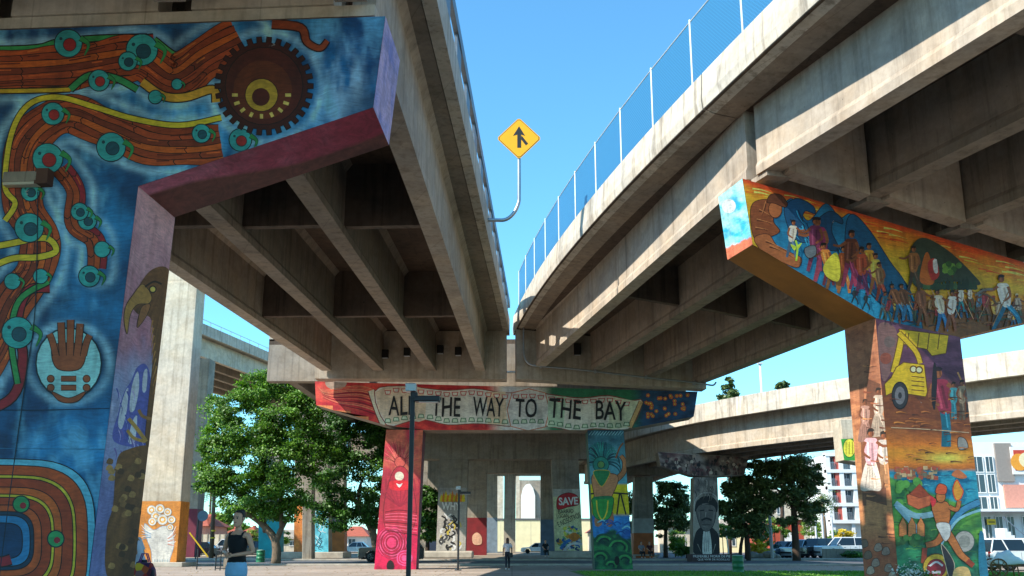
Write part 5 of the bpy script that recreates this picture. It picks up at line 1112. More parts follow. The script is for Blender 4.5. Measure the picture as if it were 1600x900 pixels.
def leaves(clusters, n, size, droop=.0, flat=.5, long=1.0, sub=13):
    """clusters: (centre xyz, radius xyz); leaves sit in small clumps spread over every cluster's volume"""
    tot = sum(max(r) ** 2 for _, r in clusters); V = []; 
    for cc, rr in clusters:
        k = int(n * max(rr) ** 2 / tot); ns = max(6, int(sub * max(rr) ** 1.2)); per = max(1, k // ns)
        d = RNG.normal(size=(ns, 3)); d /= np.linalg.norm(d, axis=1)[:, None]; rad = RNG.uniform(.35, 1.0, (ns, 1)) ** .5
        sc_ = d * rad * np.array(rr) + np.array(cc); cs = (.13 * max(rr) + .1) * RNG.uniform(.6, 1.35, (ns, 1, 1))
        off = RNG.normal(size=(ns, per, 3)) * cs * np.array([1, 1, .5]) ; pos = (sc_[:, None, :] + off).reshape(-1, 3); nd = np.repeat(d, per, 0)
        m = len(pos); nrm = nd * .6 + RNG.normal(size=(m, 3)) * .55 + np.array([0, 0, flat]); nrm /= np.linalg.norm(nrm, axis=1)[:, None]
        t = np.cross(nrm, RNG.normal(size=(m, 3))); t /= np.linalg.norm(t, axis=1)[:, None]; b = np.cross(nrm, t); s = size * RNG.uniform(.6, 1.3, (m, 1)); t[:, 2] -= droop; 
        V.append(np.stack([pos - t * s * long * .5, pos + b * s * .3, pos + t * s * long * .5, pos - b * s * .3], 1))
    V = np.concatenate(V); return V
def crown_mesh(V, name, mat, parent, kind=None):
    n = len(V); me = bpy.data.meshes.new(name); L_ = parent.location if parent else Vector((0, 0, 0)); V = V - np.array(L_)[None, None, :]
    me.vertices.add(n * 4); me.vertices.foreach_set('co', V.reshape(-1).astype(np.float32)); me.loops.add(n * 4); me.loops.foreach_set('vertex_index', np.arange(n * 4, dtype=np.int32)); me.polygons.add(n); me.polygons.foreach_set('loop_start', np.arange(0, n * 4, 4, dtype=np.int32)); me.update(calc_edges=True)
    me.materials.append(mat); o = bpy.data.objects.new(name, me); C.objects.link(o); o.parent = parent; return tag(o, kind=kind)
def tree(name, label, cat, Y, base, limbs, crowns, n, size, leafm, bark, group=None, **kw):
    """base px x; limbs: list of (list of (px,py,dY), r0, r1); crowns: (px,py,rpx[,ry],dY)"""
    b0 = P(base, 860, Y); t = thing(name, (b0.x, Y, 0), label, cat, group)
    for pts, ra_, rb_ in limbs:
        w = [P(x, y, Y + dy) if y is not None else Vector((P(x, 860, Y).x, Y, -.1)) for x, y, dy in pts]; w = [Vector(q) for q in smooth([tuple(q) for q in w], False, 3)]
        MB().tube(w, [lerp(ra_, rb_, k / (len(w) - 1)) for k in range(len(w))], 9).build('trunk' if ra_ > .2 or pts is limbs[0][0] else 'limb', bark, t, smooth=True)
    cl = []
    for q in crowns:
        px, py, r_ = q[:3]; ry = q[3] if len(q) > 3 and q[3] else r_; dy = q[4] if len(q) > 4 else 0; c_ = P(px, py, Y + dy); k = (Y + dy) / F; cl.append(((c_.x, c_.y, c_.z), (r_ * k, r_ * k * .9, ry * k)))
    crown_mesh(leaves(cl, n, size, **kw), 'crown', leafm, t); return t
tree('ficus_tree', 'big leafy shade tree with sunlit bright green clumps beside the tall pillar', 'tree', 68, 430,
     [([(432, None, 0), (430, 845, 0), (405, 815, 0), (378, 800, -1)], .34, .12), ([(430, 850, 0), (440, 825, 0), (455, 800, 1), (470, 775, 1)], .22, .08), ([(415, 830, 0), (408, 790, 1), (410, 740, 1)], .2, .06), ([(405, 815, 0), (375, 775, 0), (350, 740, 0)], .14, .05), ([(440, 825, 0), (438, 780, 0), (440, 720, 0)], .16, .05)],
     [(345, 700, 32), (338, 745, 24, 30), (360, 640, 34), (400, 612, 36, 30), (440, 600, 30, 22), (392, 670, 44), (450, 650, 44), (378, 735, 40), (430, 715, 46), (480, 690, 40), (410, 780, 40, 26), (462, 755, 36), (370, 790, 26, 20), (470, 618, 30, 26), (352, 668, 26), (500, 640, 26, 24), (440, 800, 24, 16), (330, 705, 14, 20), (318, 735, 9, 12), (312, 760, 7, 8), (420, 588, 16, 10), (455, 580, 10, 8), (485, 600, 14, 10), (515, 700, 20, 20), (500, 740, 18, 16)], 100000, .185, FIC, BARK)
tree('ficus_tree', 'second leafy shade tree with leaning pale trunk left of the red column', 'tree', 74, 588,
     [([(590, None, 0), (584, 838, 0), (566, 800, 0), (545, 768, 0)], .34, .12), ([(584, 832, 0), (590, 800, 0), (600, 770, 1)], .18, .06), ([(566, 800, 0), (560, 770, 0), (570, 740, 0)], .18, .06)],
     [(520, 690, 34), (550, 655, 36, 30), (590, 655, 28, 30), (575, 700, 38), (530, 740, 36), (590, 750, 30), (500, 775, 28), (560, 790, 34, 24), (520, 815, 26, 18), (590, 800, 24), (505, 655, 28), (540, 625, 22, 18), (610, 700, 18, 40)], 56000, .2, DRK, BARK)
tree('ficus_tree', 'dark tree glimpsed just right of the red mural column', 'tree', 92, 668, [([(668, None, 0), (668, 845, 0), (670, 800, 0)], .25, .1)], [(672, 790, 18, 22), (668, 825, 18, 18), (684, 805, 9, 16), (660, 775, 14, 14)], 9000, .3, DRK, BARKD)
for (px, Y, r_, lab, top) in ((345, 150, 14, 'small far palm left of the leafy tree, near red roofs', 806), (420, 160, 12, 'far dull green shrub seen under the leafy tree', 835), (370, 170, 18, 'round far green tree between utility pole and woman', 822)):
    tree('small_tree', lab, 'tree', Y, px, [([(px, None, 0), (px, 845, 0)], .2, .1)], [(px, top + 8, r_, r_ * .8)], 2500, .5, BRT, BARKD)
# pines and others on the right
PN = [([(1244, None, 0), (1243, 845, 0), (1240, 790, 0), (1238, 730, 0)], .34, .16)]
tree('pine_tree', 'tall dark pine with straight bare trunk right of the bust pier', 'tree', 79, 1244, PN + [([(1241, 800, 0), (1262, 780, 0), (1275, 770, 0)], .12, .04), ([(1240, 790, 0), (1215, 765, 0), (1200, 755, 0)], .12, .04)],
     [(1240, 722, 24, 9), (1205, 730, 20, 10), (1268, 735, 18, 10), (1190, 755, 16, 9), (1222, 755, 20, 9), (1262, 765, 18, 9), (1280, 790, 14, 9), (1210, 785, 18, 9), (1248, 790, 16, 8), (1180, 790, 12, 7), (1228, 815, 14, 8), (1200, 770, 14, 7), (1276, 750, 12, 7), (1252, 742, 22, 10), (1225, 738, 20, 10), (1235, 775, 22, 10), (1195, 740, 16, 8), (1258, 800, 16, 8), (1185, 726, 16, 8), (1270, 812, 10, 7)], 30000, .21, PINEM, BARKD, long=1.3, flat=.9)
tree('pine_tree', 'low bushy pine with twin trunks beside the bust pier', 'tree', 80, 1165, [([(1168, None, 0), (1167, 840, 0), (1160, 800, 0), (1162, 750, 0)], .26, .1), ([(1155, None, 0), (1160, 840, 0), (1175, 820, 0)], .16, .08)],
     [(1150, 770, 22, 14), (1172, 790, 24, 14), (1142, 800, 18, 14), (1165, 820, 26, 14), (1148, 830, 16, 10), (1180, 830, 12, 10), (1160, 750, 16, 10), (1140, 765, 12, 10), (1186, 770, 16, 12), (1190, 800, 16, 12), (1172, 758, 18, 10), (1135, 790, 14, 12)], 26000, .21, PINEM, BARKD, long=1.2)
tree('pine_tree', 'dark tree left of the bust pier behind the plain orange column', 'tree', 96, 1040, [([(1040, None, 0), (1040, 840, 0), (1042, 790, 0)], .26, .1)],
     [(1045, 765, 18, 14), (1030, 785, 16, 14), (1060, 785, 16, 16), (1048, 810, 22, 14), (1030, 825, 14, 12), (1066, 815, 10, 14), (1036, 758, 10, 8), (1058, 765, 16, 10), (1052, 795, 20, 14), (1068, 790, 12, 14), (984, 790, 10, 18), (984, 825, 9, 14)], 22000, .22, PINEM, BARKD)
for (px, Y, c_, lab) in ((1140, 130, [(1139, 594, 5, 5), (1137, 604, 8, 5), (1144, 613, 10, 5), (1134, 621, 10, 5), (1148, 626, 11, 6), (1140, 640, 14, 10)], 'tip of a tall conifer poking above the ramp parapet'), (1222, 120, [(1221, 603, 9, 6), (1230, 610, 8, 6), (1218, 616, 12, 8)], 'rounded treetop just showing above the ramp parapet')):
    tree('conifer', lab, 'tree', Y, px, [([(px, None, 0), (px, 760, 0), (px, 596, 0)], .3, .06)], c_, 3500, .5, PINEM, BARKD, flat=.9)
# palms
def palm(px, Y, topy, lab, n=26, group=None, L_=2.6):
    b0 = P(px, 860, Y); tz = P(px, topy, Y).z; t = thing('palm_tree', (b0.x, Y, 0), lab, 'palm tree', group); MB().tube([(b0.x, Y, 0), (b0.x + .1, Y, tz * .5), (b0.x, Y, tz)], [.28, .2, .18], 8).build('trunk', BARK, t, smooth=True)
    V = []
    for k in range(n):
        a = RNG.uniform(0, 6.28); el = RNG.uniform(-.7, 1.2); prev = Vector((b0.x, Y, tz)); dirv = Vector((math.cos(a) * math.cos(el), math.sin(a) * math.cos(el), math.sin(el)))
        for s in range(9):
            nx = prev + dirv * L_ / 9; side = dirv.cross(Vector((0, 0, 1))).normalized(); w = .42 * math.sin(math.pi * (s + 1) / 10.5)
            for sd in (-1, 1):
                e = side * sd * w + Vector((0, 0, -.12)); V.append([prev, prev.lerp(nx, .3), prev.lerp(nx, .6) + e, prev.lerp(nx, .3) + e * .9])
            V.append([prev - side * .02, prev + side * .02, nx + side * .02, nx - side * .02]); dirv = (dirv + Vector((0, 0, -.17))).normalized(); prev = nx
    crown_mesh(np.array([[tuple(q) for q in f] for f in V]), 'crown', PALM, t)
palm(1290, 112, 775, 'palm tree between the tall pine and the white apartment block'); palm(1276, 125, 790, 'farther palm tree beside the tall pine', L_=2.2)
palm(1038, 160, 800, 'distant palm behind the dark tree left of the bust pier', L_=2.4); palm(323, 165, 765, 'distant palm in the gap left of the leafy tree', L_=3)
# shrubs
def shrub(px, py, rx, ry, Y, lab, mat=BRT, n=2200, size=.2, name='shrub'):
    g = P(px, 860, Y); t = thing(name, (g.x, Y, 0), lab, 'shrub'); c_ = P(px, py, Y); k = Y / F; bot = 0; 
    z = max(c_.z, ry * k * .8); MB().tube([(g.x, Y, 0), (g.x, Y, z)], [.06, .03], 6).build('stem', BARKD, t)
    crown_mesh(leaves([((c_.x, Y, z), (rx * k, rx * k * .7, ry * k)), ((c_.x - rx * k * .6, Y, z * .8), (rx * k * .5, rx * k * .5, ry * k * .6)), ((c_.x + rx * k * .6, Y, z * .8), (rx * k * .5, rx * k * .4, ry * k * .6))], n, size), 'foliage', mat, t)
shrub(1192, 838, 12, 16, 98, 'loose green shrub left of the brick red building'); shrub(1182, 852, 10, 7, 90, 'yellow flowering shrub by the twin trunk pine', YEL); shrub(1196, 861, 8, 5, 88, 'low yellow shrub in front of the parked cars', YEL)
shrub(1270, 822, 14, 16, 118, 'bright green tree right of the pine trunk'); shrub(1212, 820, 16, 16, 102, 'light green shrub in front of the brick red building'); shrub(1300, 838, 14, 10, 116, 'bright shrub below the white apartment balconies'); shrub(1318, 833, 12, 9, 110, 'yellow green shrub beside the mural pier and parked pickup', YEL)
shrub(1332, 866, 12, 3, 85, 'low clipped hedge on the small concrete wall', DRK, 1500); shrub(1072, 858, 14, 8, 84, 'grey green bush left of the bust pier', DRK); shrub(1055, 850, 8, 8, 100, 'bright bush behind the plain orange column', BRT)
shrub(1130, 828, 10, 8, 110, 'light bush seen right of the bust pier'); shrub(1058, 838, 12, 10, 130, 'pale bush far behind the bust pier')
shrub(440, 838, 12, 8, 120, 'far bush under the leafy tree'); shrub(392, 836, 14, 8, 150, 'far green bush behind the standing woman'); shrub(350, 836, 14, 10, 140, 'green bush beside the utility pole')
# white flower tub
fp = PZ(1412, 925, 0); Yf = 24.3; fx = P(1410, 893, Yf).x
t = thing('flower_pot', (fx, Yf - .6, 0), 'pot of small white flowers at the foot of the right mural pier', 'flower pot')
MB().lathe([(.22, 0), (.3, .3), (.33, .32), (.28, .32), (.26, .25)], (fx, Yf - .6, .012), 16).build('pot', simple('clay_pot', '8a5238', .8), t, smooth=True)
crown_mesh(leaves([((fx, Yf - .6, .48), (.3, .25, .16))], 500, .09), 'foliage', DRK, t)
crown_mesh(leaves([((fx, Yf - .62, .58), (.3, .25, .14))], 260, .07, sub=60), 'flower_heads', leafmat('white_petals', 'dcdcd8', 'f2f2ee', .2), t, kind='stuff')
# ---------------------------------------------------------------- road sign on the left parapet
SY = 33.2; pr = lambda x, y, Y=SY: P(x, y, Y)
t = thing('road_sign', tuple(pr(771, 343)), 'yellow diamond merge sign with black arrow on a curved pipe', 'road sign')
pipe = smooth([tuple(pr(x, y)) for x, y in ((762, 343.5), (775, 344), (790, 343), (802, 334), (810, 318), (811, 300), (811, 235))], False, 5)
MB().tube(pipe, .065, 10).build('pipe_arm', METAL, t, smooth=True)
c_ = pr(811, 218); c_.y -= .1; k = SY * .97 / F * 1.03; R_ = 37.5 * k
def diamond(r, rc): return [Vector((c_.x + a * r, 0, c_.z + b * r)) for a, b in ((rc, 1 - rc), (1 - rc, rc), (1 - rc, -rc), (rc, -1 + rc), (-rc, -1 + rc), (-1 + rc, -rc), (-1 + rc, rc), (-rc, 1 - rc))]
def plate(pts, y, th, name, mat, par):
    mb = MB(); mb.prism([Vector((p.x, y, p.z)) for p in pts], (0, th, 0)); return fixnormals(mb.build(name, mat, par))
plate(diamond(R_, .06), c_.y, .012, 'sign_plate', simple('sign_yellow', 'f2a900', .4, 0, .05), t)
plate(diamond(R_ * .955, .06), c_.y - .004, .003, 'sign_border', INK, t); plate(diamond(R_ * .925, .06), c_.y - .008, .003, 'sign_face', MATS['sign_yellow'], t)
ar = [(0, -.58), (.0, .0)]
def sp(a, b): return Vector((c_.x + a * R_, 0, c_.z + b * R_))
plate([sp(-.08, -.45), sp(-.08, .18), sp(-.27, .12), sp(0, .58), sp(.27, .12), sp(.09, .18), sp(.09, -.45)], c_.y - .012, .003, 'arrow', INK, t)
plate([sp(.09, -.05), sp(.3, -.34), sp(.4, -.25), sp(.11, .14)], c_.y - .0125, .003, 'arrow', INK, t)
for s_ in (-.1, .5): MB().box((c_.x, c_.y + .05, c_.z + s_ * R_), (.2, .07, .04)).build('bracket', METAL, t)

# ---------------------------------------------------------------- park lamps
def lamp(px, Y, topy, lab):
    b0 = P(px, 900, Y); top = P(px, topy, Y).z; x = b0.x; t = thing('street_lamp', (x, Y, 0), lab, 'street lamp', 'dark park lamp posts')
    MB().box((x, Y, top / 2 - .02), (.095, .095, top + .02)).build('pole', BLACKM, t, bevel=.012); MB().box((x, Y, .03), (.32, .32, .05)).build('base_plate', BLACKM, t, bevel=.01)
    for a in (-.12, .12):
        for b in (-.12, .12): MB().lathe([(.018, .055), (.018, .09), (.0, .09)], (x + a, Y + b, 0), 6).build('bolt', METAL, t)
    h = MB().box((x + .31, Y, top - .16), (.54, .26, .12)).build('lamp_head', BLACKM, t, bevel=.02); MB().box((x + .34, Y, top - .226), (.4, .18, .012)).build('lens', simple('lamp_lens', 'b8bcc0', .3), h)
    MB().box((x - .04, Y, top + .08), (.22, .26, .17)).build('sensor_box', METAL, t, bevel=.012); MB().box((x + .04, Y, top - .1), (.12, .14, .16)).build('bracket', BLACKM, t)
lamp(638, 21.0, 612, 'tall black park lamp post in front of the painted banner')
lamp(715.5, 50.0, 765, 'smaller looking black park lamp post between the banner columns')

# ---------------------------------------------------------------- lights and pipes under the decks
def box_light(p, d, lab, rz=0, lensz=-1):
    t = thing('floodlight', (p[0], p[1], p[2]), lab, 'light', 'box lights under the viaducts', rz=0)
    MB().box(p, d, rz).build('housing', DARKBOX, t, bevel=.02); MB().box((p[0], p[1], p[2] - d[2] / 2 - .01), (d[0] * .8, d[1] * .8, .02), rz).build('lens', simple('lamp_lens', 'b8bcc0', .3), t); MB().box((p[0], p[1] + d[1] * .5, p[2] + d[2] * .3), (d[0] * .3, d[1] * .5, .08), rz).build('bracket', METAL, t)
for px, py, lab in ((602, 553, 'black box light between the left two girders at the far pier'), (636, 550, 'grey box light left of the third girder at the far pier'), (688, 546, 'black box light just right of the third girder'), (716, 549, 'grey box light by the last left girder')):
    q = P(px, py, 50.15); box_light((q.x, q.y, q.z), (.34, .3, .42), lab)
q = P(902, 546, 50.4); box_light((q.x, q.y, q.z), (.36, .3, .6), 'dark box light under the right viaduct at the far pier')
q = P(1336, 232, 23.4); box_light((q.x, q.y, q.z), (.42, .36, .5), 'dark box light tucked beside the near right girder', rz=.3)
# tube light on the blue column
a, b = LPP(8, 283), LPP(74, 281); cc = (a + b) / 2; n_ = LPn if LPn.y < 0 else -LPn
t = thing('wall_light', tuple(cc), 'grey tube light fixed to the blue mural at the left edge', 'light')
rzz = math.atan2(LPd.y, LPd.x) + math.pi
MB().box(tuple(cc + n_ * .1), ((b - a).length * .82, .16, .17), rzz).build('housing', CONG, t, bevel=.02); MB().box(tuple(cc + n_ * .1 + Vector((0, 0, -.1))), ((b - a).length * .78, .13, .05), rzz).build('diffuser', simple('diffuser_plastic', 'c8bca4', .4), t); MB().box(tuple(b + n_ * .08), (.2, .2, .24), rzz).build('end_bracket', simple('rusty_steel', '5a3a2c', .8), t)
# pipes
t = thing('conduit', tuple(P(818, 540, 50.0)), 'grey conduit running down the joint and along the right diaphragm', 'conduit')
pth = [(818, 512), (818, 535), (819, 556), (826, 568), (842, 572), (900, 577), (960, 584), (1030, 592), (1080, 597), (1100, 600), (1114, 602), (1119, 597)]
MB().tube([tuple(P(x, y, 49.85)) for x, y in smooth(pth, False, 4)], .045, 8).build('pipe', METAL, t, smooth=True)
for x, y in ((845, 572), (930, 580), (1010, 589), (1085, 598)): q = P(x, y, 49.9); MB().box((q.x, q.y + .1, q.z), (.1, .3, .16)).build('clip', METAL, t)
t = thing('conduit', tuple(P(798, 582, 52)), 'short white pipe bridging the gap above the banner', 'conduit'); MB().tube([tuple(P(764, 582, 52.2)), tuple(P(832, 581, 52.2))], .06, 8).build('pipe', WHITEP, t, smooth=True)
for x in (770, 826): q = P(x, 582, 52.2); MB().box((q.x, q.y + .25, q.z), (.08, .6, .12)).build('clip', METAL, t)

# ---------------------------------------------------------------- bins, barrier, posts
GRN = simple('green_bin_paint', '1f6a44', .45, .1)
def bin_(px, Y, r, h, lab):
    x = P(px, 890, Y).x; t = thing('litter_bin', (x, Y, .012), lab, 'bin'); MB().lathe([(r, 0), (r, .03), (r * .97, .05), (r * .97, h * .33), (r * 1.02, h * .345), (r * .97, h * .36), (r * .97, h * .66), (r * 1.02, h * .675), (r * .97, h * .69), (r * .97, h * .96), (r * 1.03, h), (r * .9, h), (r * .88, h * .5)], (x, Y, .012), 24).build('drum', GRN, t, smooth=True)
    MB().lathe([(r * .9, h * .99), (r * .95, h * 1.03), (r * .2, h * 1.06), (0, h * 1.06)], (x, Y, .012), 20).build('lid', simple('pale_bin_lid', '8aa898', .5), t, smooth=True)
bin_(1153.5, 46.5, .26, .72, 'green steel drum bin on the sunlit lawn'); bin_(406, 72, .3, .8, 'dark green bin at the foot of the leafy tree')
t = thing('mesh_barrier', (P(347, 880, 50).x, 50, 0), 'low dark mesh barrier beside the standing woman', 'barrier')
xa, xb = P(337, 880, 50).x, P(362, 880, 50).x
for x in (xa, lerp(xa, xb, .3), xb): MB().tube([(x, 50, 0), (x, 50, .95)], .03, 6).build('post', BLACKM, t)
for z in (.1, .93): MB().tube([(xa, 50, z), (xb, 50, z)], .025, 6).build('rail', BLACKM, t)
mb = MB()
for k in range(12): mb.box((lerp(xa, xb, (k + .5) / 12), 50, .5), (.012, .012, .84))
mb.build('mesh_infill', BLACKM, t, kind='stuff')
MB().box((lerp(xa, xb, .65), 51.2, .28), (.75, .6, .55)).build('stone_block', CONG) and None
o = bpy.data.objects['stone_block']; tag(o, 'squat grey concrete block behind the low mesh barrier', 'block')
WOODP = barkm('pole_wood', '6a5442')
t = thing('utility_pole', (P(331, 862, 88).x, 88, 0), 'wooden utility pole with yellow bands left of the leafy tree', 'utility pole')
a, b = P(331, 858, 88), P(335.5, 757, 88); MB().tube([(a.x, 88, 0), (b.x, 88, b.z)], [.2, .14], 10).build('pole', WOODP, t, smooth=True); MB().box((b.x, 88, b.z - .25), (1.5, .12, .14)).build('crossarm', WOODP, t)
for k in range(4): MB().lathe([(.05, 0), (.07, .08), (.03, .14)], (b.x - .6 + .4 * k, 88, b.z - .17), 8).build('insulator', simple('insulator_glaze', '5a4a44', .3), t)
for z in (1.7, 2.3, 5.4): MB().lathe([(.215, z), (.215, z + .12)], (a.x, 88, 0), 10).build('yellow_band', simple('yellow_band_paint', 'd8b01c', .5), t)
pw = thing('power_line', (b.x, 88, b.z), 'thin overhead wires running left from the wooden utility pole', 'power line')
for k in range(4): x_ = b.x - .6 + .4 * k; MB().tube([(x_, 88, b.z - .03), (x_ - 9, 86, b.z - .8), (x_ - 20, 84, b.z - .9), (x_ - 32, 82, b.z)], .018, 4).build('wire', BLACKM, pw)
t = thing('guy_wire_guard', (P(322, 868, 70).x, 70, 0), 'slanting yellow guy wire guard near the bird pillar', 'cable guard'); MB().tube([tuple(P(296, 832, 70)), tuple(P(325, 870, 70))], .05, 6).build('tube', MATS['yellow_band_paint'], t)
t = thing('sign_post', (P(311, 862, 80).x, 80, 0), 'thin dark post with small round sign beside the maroon base', 'sign post'); a = P(311, 800, 80); MB().tube([(a.x, 80, 0), (a.x, 80, a.z)], .05, 6).build('post', BLACKM, t); MB().lathe([(.02, 0), (.42, 0), (.42, .03), (0, .03)], (a.x + .35, 79.9, a.z - .3), 14, 'y').build('sign_plate', simple('grey_sign_back', '5c6c7c', .5), t)
t = thing('bollard', (P(308, 880, 52).x, 52, 0), 'thin dark post standing on the pavement before the maroon base', 'post'); MB().tube([(t.location.x, 52, 0), (t.location.x, 52, 1.0)], .035, 8).build('post', BLACKM, t)
t = thing('light_pole', (P(1189, 700, 84).x, 84, 0), 'white light pole rising behind the curved ramp parapet', 'light pole'); a = P(1187.5, 569, 84); MB().tube([(a.x, 84, 0), (a.x, 84, a.z)], [.14, .1], 8).build('pole', simple('white_pole_paint', 'c8ccd0', .5), t, smooth=True); MB().box((a.x, 84, a.z + .05), (.4, .4, .1)).build('cap_plate', MATS['white_pole_paint'], t)
for px, Y, top, lab in ((1288, 105, 800, 'white flagpole like post right of the pine trunk'), (1303, 100, 806, 'white slim pole before the apartment block'), (1277, 108, 810, 'short white pole beside the shrubs')):
    t = thing('light_pole', (P(px, 860, Y).x, Y, 0), lab, 'light pole'); z = P(px, top, Y).z; MB().tube([(t.location.x, Y, 0), (t.location.x, Y, z)], .11, 8).build('pole', MATS['white_pole_paint'], t); MB().box((t.location.x - .3, Y, z), (.8, .2, .08)).build('lamp_head', MATS['white_pole_paint'], t)
t = thing('sign_post', (P(1140, 862, 82).x, 82, 0), 'leaning thin grey post between bust pier and twin pine', 'sign post'); MB().tube([(P(1139, 866, 82).x, 82, 0), tuple(P(1134, 826, 82))], .05, 6).build('post', METAL, t)
t = thing('retaining_wall', (P(1320, 870, 86).x, 86, 0), 'low grey concrete wall in front of the white pickup', 'wall'); a, b = P(1287, 876, 86), P(1352, 876, 86)
for k in range(3): MB().box2((lerp(a.x, b.x, k / 3) + .01, 86, .0), (lerp(a.x, b.x, (k + 1) / 3) - .01, 86.35, P(0, 857.5, 86).z)).build('wall_panel', CONG, t)
# boulders under the twin pine
ROCK = simple('boulder_stone', '8c867c', .9, 0, .4, 3)
for k, (px, r_) in enumerate(((1176, .5), (1188, .38), (1203, .55), (1152, .42), (1214, .34))):
    g = P(px, 866, 84.6); mb = MB(); rings = []
    for i in range(6):
        ph = math.pi * i / 5; rings.append([(g.x + r_ * 1.3 * math.sin(ph) * math.cos(q_) * RNG.uniform(.85, 1.1), 84.8 + r_ * math.sin(ph) * math.sin(q_) * RNG.uniform(.85, 1.1), .05 + r_ * .5 - r_ * .7 * math.cos(ph)) for q_ in np.linspace(0, 2 * math.pi, 9)[:-1]])
    mb.loft(rings[1:-1] if 0 else rings); o = mb.build('boulder', ROCK); tag(o, 'grey boulder, %s of the row under the pines' % ['fourth from left', 'third from right', 'second from right', 'leftmost', 'rightmost'][k] if 0 else ['boulder below the left yellow shrub', 'small boulder between the two yellow shrubs', 'largest boulder right of the yellow shrubs', 'boulder at the foot of the twin pine', 'small boulder nearest the first parked car'][k], 'boulder', 'boulders under the pines')

# ---------------------------------------------------------------- cart with a white cloth
CX, CYY = P(1566, 890, 40).x, 40.0
t = thing('hand_cart', (CX, CYY, .012), 'small wooden wheeled cart heaped with white cloth on the lawn', 'cart')
WOOD = barkm('cart_wood', '8a6440'); wx = P(1556, 889, 40).x
for dy in (-.3, .3):
    mb = MB(); pts = [(wx + .33 * math.cos(a_), CYY + dy, .36 + .33 * math.sin(a_)) for a_ in np.linspace(0, 2 * math.pi, 21)]; mb.tube(pts, .03, 6, False); w_ = mb.build('wheel', WOOD, t)
    for k in range(8): a_ = k * math.pi / 4; MB().tube([(wx, CYY + dy, .36), (wx + .32 * math.cos(a_), CYY + dy, .36 + .32 * math.sin(a_))], .016, 5).build('spoke', WOOD, w_)
MB().tube([(wx, CYY - .34, .36), (wx, CYY + .34, .36)], .03, 8).build('axle', WOOD, t); MB().box((CX + .15, CYY, .46), (1.0, .5, .08)).build('bed', WOOD, t, bevel=.01)
for dy in (-.2, .2): MB().tube([(CX + .5, CYY + dy, .42), (CX + .55, CYY + dy, .0)], .025, 6).build('leg', WOOD, t)
mb = MB(); rings = []
for i in range(9):
    u = i / 8; xx = CX - .35 + 1.15 * u; hh = .12 + .36 * math.sin(math.pi * min(1, u * 1.05)) ; rings.append([(xx, CYY + .3 * math.cos(a_) * (1 + .1 * math.sin(5 * a_ + i)), .52 + hh * max(-.1, math.sin(a_)) * (1 + .18 * math.sin(3 * a_ + 2 * i))) for a_ in np.linspace(0, 2 * math.pi, 17)[:-1]])
mb.loft(rings); o = mb.build('cloth_heap', simple('white_cloth', 'dcdad4', .85, 0, .1), None, smooth=True); tag(o, 'rumpled white cloth lying over the small wooden cart', 'cloth')

